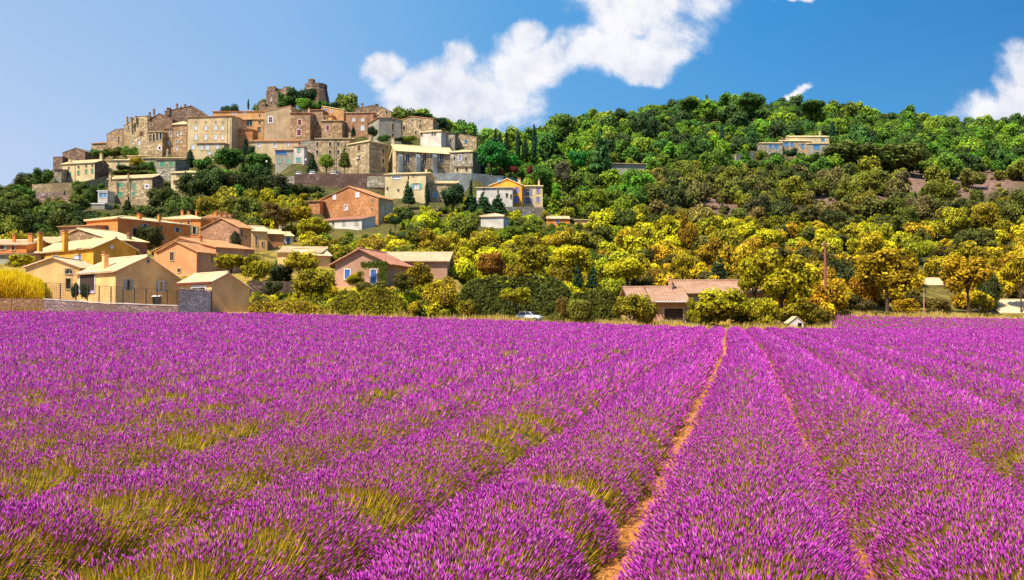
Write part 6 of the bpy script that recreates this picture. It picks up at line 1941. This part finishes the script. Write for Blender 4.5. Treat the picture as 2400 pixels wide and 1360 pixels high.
def near_ok(x, y, rad, fac=0.72):
    gx, gy = int(x // 8), int(y // 8)
    for i in range(gx - 2, gx + 3):
        for j in range(gy - 2, gy + 3):
            for (a, b, q) in cell.get((i, j), ()):
                if (a - x) ** 2 + (b - y) ** 2 < ((q + rad) * fac) ** 2: return False
    return True


for (x, y, q) in HPOS: cell.setdefault((int(x // 8), int(y // 8)), []).append((x, y, q * .8))
PR = np.array(PROT)
for it in range(26000):
    # pick a distance with area-true density
    y = math.sqrt(r_.uniform(99.5 ** 2, 545 ** 2))
    u = r_.uniform(-130, 2530)
    x = (u - 1200) / F * y
    if u < 1150 and y > 330: continue
    if u < 600 and y > 300: continue
    if u < 240 and y > 240: continue
    if u > 1950 and y < 140: continue
    if y < 104 and not (950 < u < 1450): continue
    if 85 < u < 1060 and y < 112: continue
    if 1060 < u < 1480 and y < 113: continue
    z = gz(x, y)
    if y < 170: rad = r_.uniform(1.6, 3.3)
    elif y < 260: rad = r_.uniform(1.8, 3.8)
    elif y < 360: rad = r_.uniform(2.2, 4.6)
    else: rad = r_.uniform(2.6, 5.2)
    if y > 230: rad *= 1.18
    q_ = r_.random()
    if q_ < .28: rad *= .6
    elif q_ > .93 and y > 150: rad *= 1.35
    hgt = rad * r_.uniform(0.85, 1.35)
    pc = to_px((x, y, z + hgt * .9))
    pr = rad * F / y; ph = hgt * F / y
    if pc[1] < 100 or in_foot(x, y, rad * .6): continue
    bad = False
    for (cu, cv, ru, rv), pb in BARE:
        if ((pc[0] - cu) / ru) ** 2 + ((pc[1] - cv) / rv) ** 2 < 1 and r_.random() < pb: bad = True; break
    if bad: continue
    m = PR[PR[:, 4] > y - 1]
    if len(m):
        ox = np.minimum(pc[0] + pr * .85, m[:, 1]) - np.maximum(pc[0] - pr * .85, m[:, 0])
        oy = np.minimum(pc[1] + ph * .85, m[:, 3] - 4) - np.maximum(pc[1] - ph, m[:, 2])
        if ((ox > 0) & (oy > 0)).any(): continue
    if not near_ok(x, y, rad, 0.70 if y > 180 else 0.66): continue
    cell.setdefault((int(x // 8), int(y // 8)), []).append((x, y, rad))
    cand.append((pr, x, y, z, rad, hgt, pc[0], pc[1]))

# below the car terrace, above the skyline of the village nothing grows unseen: keep what shows
cand.sort(key=lambda c: -c[0])
vis = [c for c in cand if -60 < c[6] < 2460]
N_IND = 285
LM = [('the villa', 1865, 345), ('the slanting-roofed slope house', 1470, 393), ('the blue-shuttered house', 1240, 455), ('the utility pole', 1935, 640),
      ('the farmhouse', 1600, 690), ('the tall hedge', 1240, 680), ('the blue-doored hut', 1310, 515), ('the white hut', 1150, 515),
      ('the ochre stone house', 830, 480), ('the green-shuttered house', 310, 445), ('the low cream house', 710, 590), ('the pink cottage', 2195, 660),
      ('the bare scree', 2250, 425), ('the amber-brown tree', 1611, 545), ('the long orange house', 320, 520), ('the church', 990, 370),
      ('the blue-door house', 850, 620), ('the white-roofed house', 2370, 720), ('the massive oak', 2000, 360), ('the tall soft fir', 1410, 340),
      ('the tiled wing', 970, 600), ('the buff tower house', 950, 440), ('the long pale house', 190, 400), ('the emerald tree', 1152, 360)]


def colour_word(c):
    rr, gg = c[0], c[1]
    if rr > gg * 1.45: return 'amber'
    if rr > 0.30: return 'golden'
    if rr > gg * 1.12: return 'olive-gold' if rr > .17 else 'dark olive'
    if gg > 0.15: return 'bright green'
    if gg > 0.10: return 'green'
    return 'dark green'


ind = []
for c in vis[:N_IND]:
    ind.append((c, pal(c[6], c[7], r_)))
bins = {}
for i, (c, col) in enumerate(ind):
    j = min(range(len(LM)), key=lambda k: (LM[k][1] - c[6]) ** 2 + ((LM[k][2] - c[7]) * 1.5) ** 2)
    nm, lx, ly = LM[j]
    dx_, dy_ = c[6] - lx, c[7] - ly
    if abs(dy_) * 1.2 > abs(dx_): sd = 'uphill of' if dy_ < 0 else 'downhill of'
    else: sd = 'village side of' if dx_ < 0 else 'far side of'
    if lx < 1000 and sd in ('village side of', 'far side of'): sd = 'outer side of' if dx_ < 0 else 'hill side of'
    sz = 'bush' if c[0] < 26 else 'tree'
    bins.setdefault((colour_word(col), sz, nm, sd), []).append((math.hypot(dx_, dy_), i))
lab = {}
for (cw, sz, nm, sd), L_ in bins.items():
    for n_, (_d, i) in enumerate(sorted(L_)):
        q = '' if len(L_) == 1 else (', the nearest' if n_ == 0 else ', %s nearest' % ordinal(n_ + 1))
        if sd in ('uphill of', 'downhill of'): t = '%s %s %s %s%s' % (cw, sz, sd, nm, q)
        else: t = '%s %s on the %s %s%s' % (cw, sz, sd, nm, q)
        lab[i] = t
for i, (c, col) in enumerate(ind):
    pr, x, y, z, rad, hgt, px, py = c
    bush = px and pr < 26
    nm = 'woodland_bush' if bush else 'woodland_tree'
    hi = pr > 34
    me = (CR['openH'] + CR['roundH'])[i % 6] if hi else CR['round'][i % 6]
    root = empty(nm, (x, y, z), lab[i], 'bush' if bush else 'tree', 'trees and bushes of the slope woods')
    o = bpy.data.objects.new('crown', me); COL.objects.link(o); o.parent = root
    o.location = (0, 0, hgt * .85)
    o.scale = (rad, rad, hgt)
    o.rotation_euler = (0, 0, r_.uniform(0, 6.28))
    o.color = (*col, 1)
    if not bush:
        t = bpy.data.objects.new('trunk', TR[i % 3]); COL.objects.link(t); t.parent = root
        t.scale = (rad * .5, rad * .5, hgt * .9)

# everything smaller: one mass, real crowns set out by a node tree
rest = vis[N_IND:] + [c for c in cand if not (-60 < c[6] < 2460)]
# undergrowth
for it in range(6500):
    y = math.sqrt(r_.uniform(101 ** 2, 520 ** 2)) if it > 500 else r_.uniform(101, 118); u = r_.uniform(-130, 2530) if it > 500 else r_.uniform(590, 1060); x = (u - 1200) / F * y
    if u < 1150 and y > 325: continue
    if y < 106 and it > 500: continue
    if y > 300 and r_.random() < .75: continue
    if (u > 1950 and y < 145) or (u < 1480 and y < 113 and not 590 < u < 1060): continue
    z = gz(x, y); rad = r_.uniform(.6, 1.5)
    if in_foot(x, y, rad): continue
    pc = to_px((x, y, z + rad * .7)); pr = rad * F / y
    m = PR[PR[:, 4] > y - 1]
    ox = np.minimum(pc[0] + pr * .8, m[:, 1]) - np.maximum(pc[0] - pr * .8, m[:, 0])
    oy = np.minimum(pc[1] + pr * .8, m[:, 3] - 2) - np.maximum(pc[1] - pr, m[:, 2])
    if ((ox > 0) & (oy > 0)).any(): continue
    if any(((pc[0] - a) / c_) ** 2 + ((pc[1] - b) / d_) ** 2 < 1 and r_.random() < pb * .55 for (a, b, c_, d_), pb in BARE): continue
    rest.append((pr, x, y, z - rad * .1, rad, rad * r_.uniform(.8, 1.2), pc[0], pc[1]))
npt = len(rest)
me = bpy.data.meshes.new('far_woods')
me.vertices.add(npt)
me.vertices.foreach_set('co', np.array([[c[1], c[2], c[3] + c[5] * .8] for c in rest], np.float32).ravel())
a = me.attributes.new('scl', 'FLOAT_VECTOR', 'POINT'); a.data.foreach_set('vector', np.array([[c[4], c[4], c[5]] for c in rest], np.float32).ravel())
a = me.attributes.new('rotz', 'FLOAT_VECTOR', 'POINT'); a.data.foreach_set('vector', np.stack([np.zeros(npt), np.zeros(npt), r_.uniform(0, 6.28, npt)], -1).astype(np.float32).ravel())
a = me.attributes.new('pick', 'INT', 'POINT'); a.data.foreach_set('value', np.where(r_.random(npt) < .93, r_.integers(0, 6, npt), r_.integers(6, 8, npt)).astype(np.int32))
a = me.attributes.new('tint', 'FLOAT_COLOR', 'POINT'); a.data.foreach_set('color', np.array([[*pal(c[6], c[7], r_), 1] for c in rest], np.float32).ravel())
woods = link('far_woods', me)
tag(woods, 'far wooded hillside and undergrowth behind the village', 'woods', kind='stuff')
pc_ = bpy.data.collections.new('crown_shapes')
for i in range(8):
    m2 = (CR['round'] + CR['cone'])[i].copy(); m2.materials.clear(); m2.materials.append(MATS['foliage_woods'])
    o = bpy.data.objects.new('crown_shape_%s' % 'abcdefgh'[i], m2); pc_.objects.link(o)
ng = bpy.data.node_groups.new('scatter', 'GeometryNodeTree')
ng.interface.new_socket('Geometry', in_out='INPUT', socket_type='NodeSocketGeometry')
ng.interface.new_socket('Geometry', in_out='OUTPUT', socket_type='NodeSocketGeometry')
gi, go = ng.nodes.new('NodeGroupInput'), ng.nodes.new('NodeGroupOutput')
ci = ng.nodes.new('GeometryNodeCollectionInfo'); ci.inputs['Collection'].default_value = pc_
ci.inputs['Separate Children'].default_value = True; ci.inputs['Reset Children'].default_value = True
ip = ng.nodes.new('GeometryNodeInstanceOnPoints'); ip.inputs['Pick Instance'].default_value = True


def attr_node(nm, ty):
    n = ng.nodes.new('GeometryNodeInputNamedAttribute'); n.data_type = ty; n.inputs['Name'].default_value = nm
    return n.outputs['Attribute']


ng.links.new(gi.outputs[0], ip.inputs['Points']); ng.links.new(ci.outputs[0], ip.inputs['Instance'])
ng.links.new(attr_node('pick', 'INT'), ip.inputs['Instance Index'])
ng.links.new(attr_node('rotz', 'FLOAT_VECTOR'), ip.inputs['Rotation'])
ng.links.new(attr_node('scl', 'FLOAT_VECTOR'), ip.inputs['Scale'])
ng.links.new(ip.outputs[0], go.inputs[0])
md = woods.modifiers.new('scatter', 'NODES'); md.node_group = ng
print('trees: heroes', len(HT), 'individual', len(ind), 'mass', npt)
# ================================================================ small things
# wire fence: posts and netting
def fence(label, pts, hgt, mat='metal_dark'):
    P = [at(px, yb, D) for (px, yb, D) in pts]
    root = empty('wire_fence', P[0], label, 'fence')
    o_ = root.location.copy()
    net = MB()
    for i, (a, b) in enumerate(zip(P, P[1:] + [None])):
        mb = MB(); mb.box(a - o_ + Vector((0, 0, hgt / 2 - .4)), 0.10, 0.10, hgt + .8)
        mb.build('post', mat, root)
        if b is None: break
        d = b - a; L = math.hypot(d.x, d.y); e = Vector((d.x / L, d.y / L, 0)); nn = Vector((-e.y, e.x, 0))
        for k in range(9):
            z = hgt * k / 8
            p, q = a - o_ + Vector((0, 0, z)), b - o_ + Vector((0, 0, z))
            w_ = 0.010 if 0 < k < 8 else 0.02
            net.hexa([p - nn * w_, q - nn * w_, q + nn * w_, p + nn * w_] + [x + Vector((0, 0, 2 * w_)) for x in (p - nn * w_, q - nn * w_, q + nn * w_, p + nn * w_)])
        for k in range(1, int(L / .2)):
            p = a - o_ + d * (k * .2 / L)
            net.hexa([p + e * i_ * .008 + nn * j_ * .008 for i_, j_ in ((-1, -1), (1, -1), (1, 1), (-1, 1))] + [p + e * i_ * .008 + nn * j_ * .008 + Vector((0, 0, hgt)) for i_, j_ in ((-1, -1), (1, -1), (1, 1), (-1, 1))])
    n = net.build('wire_netting', mat, root); n['kind'] = 'stuff'


fence('dark wire fence on posts along the garden of the peach house', [(x, 700 + (x - 107) * .06, 98.6) for x in (107, 141, 178, 205, 232, 260, 288, 315, 342, 368, 392, 415)], 1.75)
fence('wire fence on thin posts in front of the yellow broom', [(x, 724, 98) for x in (-40, 26, 88)], 1.1, 'rust')

# utility pole
c = at(1935, 735, 128)
root = empty('utility_pole', (c.x, 128, gz(c.x, 128)), 'tall reddish-brown utility pole beside the leafy tree', 'utility pole')
zt = at(1935, 567, 128).z - root.location.z
mb = MB(); mb.tube([(0, 0, -.5), (0, 0, zt * .5), (0, 0, zt)], [0.24, 0.20, 0.14], 10); mb.build('pole', 'rust', root)
mb = MB(); mb.box((0, -.2, zt - .5), 0.9, .08, .10); mb.build('cross_arm', 'rust', root)
for s_ in (-1, 1):
    mb = MB(); mb.tube([(s_ * .38, -.2, zt - .45), (s_ * .38, -.2, zt - .25)], [.05, .035], 6); mb.build('insulator', 'lamp_white', root)
c = at(2166, 745, 133)
root = empty('short_post', (c.x, 133, gz(c.x, 133)), 'short pale post under the golden round-crowned trees', 'post')
mb = MB(); mb.tube([(0, 0, -.3), (0, 0, 2.2), (0, 0, 4.3)], [.09, .08, .07], 8); mb.build('pole', 'pl_mauve', root)
mb = MB(); mb.box((0, 0, 4.35), .3, .3, .08); mb.build('post_cap', 'pl_white', root)

# street lamps on the car terrace
def lamp(px, yt, yb, D, label):
    a, b = at(px, yt, D), at(px, yb, D)
    root = empty('street_lamp', (b.x, b.y, b.z), label, 'street lamp', 'street lamps on the village terrace')
    h = a.z - b.z
    mb = MB(); mb.tube([(0, 0, -1.5), (0, 0, h * .5), (0, 0, h)], [.10, .08, .06], 7); mb.build('pole', 'metal_dark', root)
    mb = MB(); mb.tube([(0, 0, h - .05), (0, 0, h + .12), (0, 0, h + .45), (0, 0, h + .55)], [.12, .30, .26, .08], 8); mb.build('lantern', 'lamp_white', root)


lamp(625, 381, 408, 232, 'street lamp standing in front of the second round green tree')
lamp(717, 377, 406, 236, 'street lamp by the balcony bay, next to the dark ragged tree')
lamp(839, 373, 404, 236, 'street lamp in front of the corner stone house door')

# cars
def car(px, yb, D, label, heading, mat='car_white', name='parked_car', group=None, old=False):
    c = at(px, yb, D)
    root = empty(name, (c.x, c.y, c.z), label, 'car', group)
    root.rotation_euler = (0, 0, heading)
    Lh = 2.05 if old else 2.1
    # side profile (x, z, half width)
    prof = [(-Lh, .38, .74), (-Lh - .02, .72, .78), (-Lh + .12, .95, .78), (-1.0, .99, .80), (-.2, 1.0, .80), (.75, .99, .80), (1.55, .92, .78), (Lh - .08, .80, .74), (Lh, .60, .72), (Lh - .02, .36, .72)]
    if True:
        me_v, me_f = [], []
        for (x, z, hw) in prof: me_v += [(x, -hw, z), (x, hw, z)]
        n = len(prof)
        b0 = len(me_v)
        for (x, z, hw) in prof: me_v += [(x, -hw * .97, .30), (x, hw * .97, .30)]
        for i in range(n - 1):
            me_f.append((2 * i, 2 * i + 1, 2 * i + 3, 2 * i + 2))
            me_f.append((b0 + 2 * i, b0 + 2 * i + 2, 2 * i + 2, 2 * i))
            me_f.append((b0 + 2 * i + 1, 2 * i + 1, 2 * i + 3, b0 + 2 * i + 3))
        me_f.append((b0, b0 + 1, 1, 0)); me_f.append((b0 + 2 * n - 2, 2 * n - 2, 2 * n - 1, b0 + 2 * n - 1))
        me_f.append(tuple(b0 + 2 * i for i in range(n)) + tuple(b0 + 2 * i + 1 for i in range(n - 1, -1, -1)))
        me = bpy.data.meshes.new('body'); me.from_pydata(me_v, [], me_f)
        bm = bmesh.new(); bm.from_mesh(me); bmesh.ops.recalc_face_normals(bm, faces=bm.faces)
        bmesh.ops.bevel(bm, geom=[e for e in bm.edges if e.calc_length() > 0.1], offset=.05, segments=2, affect='EDGES', clamp_overlap=True)
        bm.to_mesh(me); bm.free()
        for p in me.polygons: p.use_smooth = True
        link('body', me, root, mat)
    # cabin: glass volume with pillars and roof
    gv = [(-1.85, .70, .98), (-1.45, .60, 1.42), (.35, .60, 1.42), (1.0, .72, .98)]
    g = MB()
    low = [Vector((gv[0][0], -gv[0][1], gv[0][2])), Vector((gv[3][0], -gv[3][1], gv[3][2])), Vector((gv[3][0], gv[3][1], gv[3][2])), Vector((gv[0][0], gv[0][1], gv[0][2]))]
    up = [Vector((gv[1][0], -gv[1][1], gv[1][2])), Vector((gv[2][0], -gv[2][1], gv[2][2])), Vector((gv[2][0], gv[2][1], gv[2][2])), Vector((gv[1][0], gv[1][1], gv[1][2]))]
    g.hexa(low + up); g.build('window_glass', 'glass_dark', root)
    rf = MB(); rf.hexa([v + Vector((0, 0, -.01)) + (v - Vector((-.55, 0, v.z))) * .03 for v in up] + [v * 1.0 + Vector((0, 0, .07)) for v in up]); rf.build('roof', mat, root)
    for s_ in (-1, 1):
        for (x0, x1, x2, x3) in ((-1.85, -1.70, -1.45, -1.34), (.88, 1.0, .26, .36), (-.42, -.32, -.42, -.34)):
            pb = MB(); e = .012
            y0, y1 = s_ * (.712 + e), s_ * (.60 + e)
            pb.hexa([Vector((x0, y0 - s_ * .04, .97)), Vector((x1, y0 - s_ * .04, .97)), Vector((x1, y0, .97)), Vector((x0, y0, .97)),
                     Vector((x2, y1 - s_ * .04, 1.43)), Vector((x3, y1 - s_ * .04, 1.43)), Vector((x3, y1, 1.43)), Vector((x2, y1, 1.43))])
            pb.build('pillar', mat, root)
        for x in (-1.3, 1.3):
            w_ = MB(); w_.tube([(x, s_ * .64, .31), (x, s_ * .82, .31)], [.31, .31], 16); t = w_.build('wheel', 'rubber', root)
            h_ = MB(); h_.tube([(x, s_ * .80, .31), (x, s_ * .835, .31)], [.18, .16], 12); h_.build('hubcap', 'sh_grey', t)
        l_ = MB(); l_.box((Lh - .02, s_ * .55, .66), .08, .24, .16); l_.build('headlight', 'lamp_white', root)
        l_ = MB(); l_.box((-Lh + .0, s_ * .60, .74), .08, .16, .18); l_.build('tail_light', 'sh_red', root)
        m_ = MB(); m_.box((.72, s_ * .84, 1.02), .10, .16, .11); m_.build('mirror', 'metal_dark', root)
    for x in (-Lh - .03, Lh + .03):
        b_ = MB(); b_.box((x, 0, .46), .12, 1.5, .14); b_.build('bumper', 'sh_grey', root)
    return root


car(1241, 753, 100.5, 'white hatchback half hidden by dry grass at the far field edge', R(-28), old=True).scale = (.72, .72, .72)
car(700, 416.5, 236.2, 'white car parked on the village terrace below the arched grey door', R(-75), group='cars on the village terrace')
car(737, 416.5, 236.0, 'white car parked between the terrace lamp and the round terrace tree', R(80), group='cars on the village terrace')
car(791, 416.5, 236, 'white car parked on the terrace beyond the round terrace tree', R(60), group='cars on the village terrace')
# terrace surface the cars stand on
tm = MB()
a, b = at(640, 416.5, 236), at(905, 416.5, 236)
tm.hexa([Vector((a.x, 233.4, a.z - 3)), Vector((b.x, 233.6, a.z - 3)), Vector((b.x, 247, a.z - 3)), Vector((a.x, 247, a.z - 3)),
         Vector((a.x, 233.4, a.z - .02)), Vector((b.x, 233.6, a.z - .02)), Vector((b.x, 247, a.z - .02)), Vector((a.x, 247, a.z - .02))])
o = tm.build('terrace', 'st_grey'); tag(o, kind='structure')

# rubbish bin behind the fence
c = at(368, 712, 99.6)
root = empty('wheeled_bin', (c.x, c.y, c.z - .2), 'dark wheeled bin with pale lid behind the wire fence', 'bin')
mb = MB(); mb.hexa([Vector((x, y, 0)) for x, y in ((-.36, -.3), (.36, -.3), (.36, .3), (-.36, .3))] + [Vector((x, y, 1.0)) for x, y in ((-.42, -.36), (.42, -.36), (.42, .36), (-.42, .36))]); mb.build('bin_body', 'metal_dark', root)
mb = MB(); mb.hexa([Vector((x, y, 1.0)) for x, y in ((-.46, -.42), (.46, -.42), (.46, .42), (-.46, .42))] + [Vector((x, y, z)) for x, y, z in ((-.42, -.38, 1.07), (.42, -.38, 1.07), (.42, .40, 1.16), (-.42, .40, 1.16))]); mb.build('lid', 'lamp_white', root)
for s_ in (-1, 1):
    mb = MB(); mb.tube([(s_ * .3, .34, .1), (s_ * .38, .34, .1)], [.1, .1], 10); mb.build('wheel', 'rubber', root)

# small white garden shed/tent
c = at(1862, 765, 101)
root = empty('garden_hutch', (c.x, c.y, c.z - .1), 'small white gabled hutch with a dark opening by the field edge', 'hutch')
mb = MB()
w_, h_, d_ = .80, .55, .7
V3 = lambda x, y, z: Vector((x, y, z))
mb.poly([V3(-w_, -d_, 0), V3(.15, -d_, 0), V3(.15, -d_, .5), V3(-w_, -d_, .5)])
mb.poly([V3(.15, -d_, .5), V3(.62, -d_, .5), V3(.62, -d_, h_ + .1), V3(.15, -d_, h_ + .1)])
mb.poly([V3(.62, -d_, 0), V3(w_, -d_, 0), V3(w_, -d_, h_), V3(.62, -d_, h_ + .1)])
mb.poly([V3(-w_, -d_, .5), V3(.15, -d_, .5), V3(.15, -d_, h_ + .1), V3(.62, -d_, h_ + .1), V3(w_, -d_, h_), V3(0, -d_, 1.15), V3(-w_, -d_, h_)])
mb.poly([V3(-w_, d_, 0), V3(w_, d_, 0), V3(w_, d_, h_), V3(0, d_, 1.15), V3(-w_, d_, h_)])
for s_ in (-1, 1): mb.poly([V3(s_ * w_, -d_, 0), V3(s_ * w_, d_, 0), V3(s_ * w_, d_, h_), V3(s_ * w_, -d_, h_)])
mb.build('wall', 'pl_white', root, fix=False)
mb = MB()
for s_ in (-1, 1):
    p = [V3(0, -d_ - .12, 1.18), V3(0, d_ + .1, 1.18), V3(s_ * (w_ + .2), d_ + .1, h_ - .14), V3(s_ * (w_ + .2), -d_ - .12, h_ - .14)]
    mb.hexa(p + [q + V3(0, 0, .07) for q in p])
mb.build('roof', 'ti_pale', root)
mb = MB(); mb.box((.385, -d_ + .35, .28), .6, .1, .56); mb.build('opening', 'opening_shade', root)

# blue parasol in the shade of the leafy tree
c = at(1750, 752, 107)
root = empty('garden_parasol', (c.x, c.y, gz(c.x, 107)), 'blue garden parasol in the shade between shrub and leafy tree', 'parasol')
hh = at(1750, 720, 107).z - root.location.z
mb = MB(); mb.tube([(0, 0, -.2), (0, 0, hh)], [.03, .03], 6); mb.build('pole', 'metal_dark', root)
mb = MB()
for i in range(8):
    a0, a1 = i * math.pi / 4, (i + 1) * math.pi / 4
    mb.poly([V3(0, 0, hh + .05), V3(math.cos(a0) * .85, math.sin(a0) * .85, hh - .42), V3(math.cos(a1) * .85, math.sin(a1) * .85, hh - .42)])
    mb.poly([V3(math.cos(a0) * .85, math.sin(a0) * .85, hh - .42), V3(math.cos(a1) * .85, math.sin(a1) * .85, hh - .42), V3(math.cos(a1) * .85, math.sin(a1) * .85, hh - .55), V3(math.cos(a0) * .85, math.sin(a0) * .85, hh - .55)])
mb.build('canopy', 'blue_cloth', root, fix=False)

# climbing vine round the blue door
h = bpy.data.objects['blue_door_house']
n = 1500
s = r_.random(n)
u = np.where(s < .55, r_.uniform(846, 905, n), r_.uniform(888, 906, n))
v = np.where(s < .55, 622 + r_.normal(0, 4, n) + (u - 846) * -.05, r_.uniform(620, 664, n))
pts = np.array([tuple(at(a, b, 111.4 - (909 - a) * .0) - h.location) for a, b in zip(u, v)])
cards_ = np.array([[0, 0, 0]] * 0)
nrm = r_.normal(0, 1, (n, 3)); nrm[:, 1] -= 1; nrm /= np.linalg.norm(nrm, axis=1, keepdims=True)
a_ = np.cross(nrm, r_.normal(0, 1, (n, 3))); a_ /= np.linalg.norm(a_, axis=1, keepdims=True); b_ = np.cross(nrm, a_)
VV = np.stack([pts - a_ * .13, pts - b_ * .08, pts + a_ * .13, pts + b_ * .08], 1).reshape(-1, 3)
me = np_mesh('climbing_vine', VV, np.arange(n * 4).reshape(-1, 4), np.clip(r_.normal(.5, .2, n), 0, 1))
o = link('climbing_vine', me, None, 'foliage', h.location); o.color = (0.13, 0.15, 0.02, 1)
tag(o, 'leafy vine climbing around the blue door of the mauve house', 'vine')
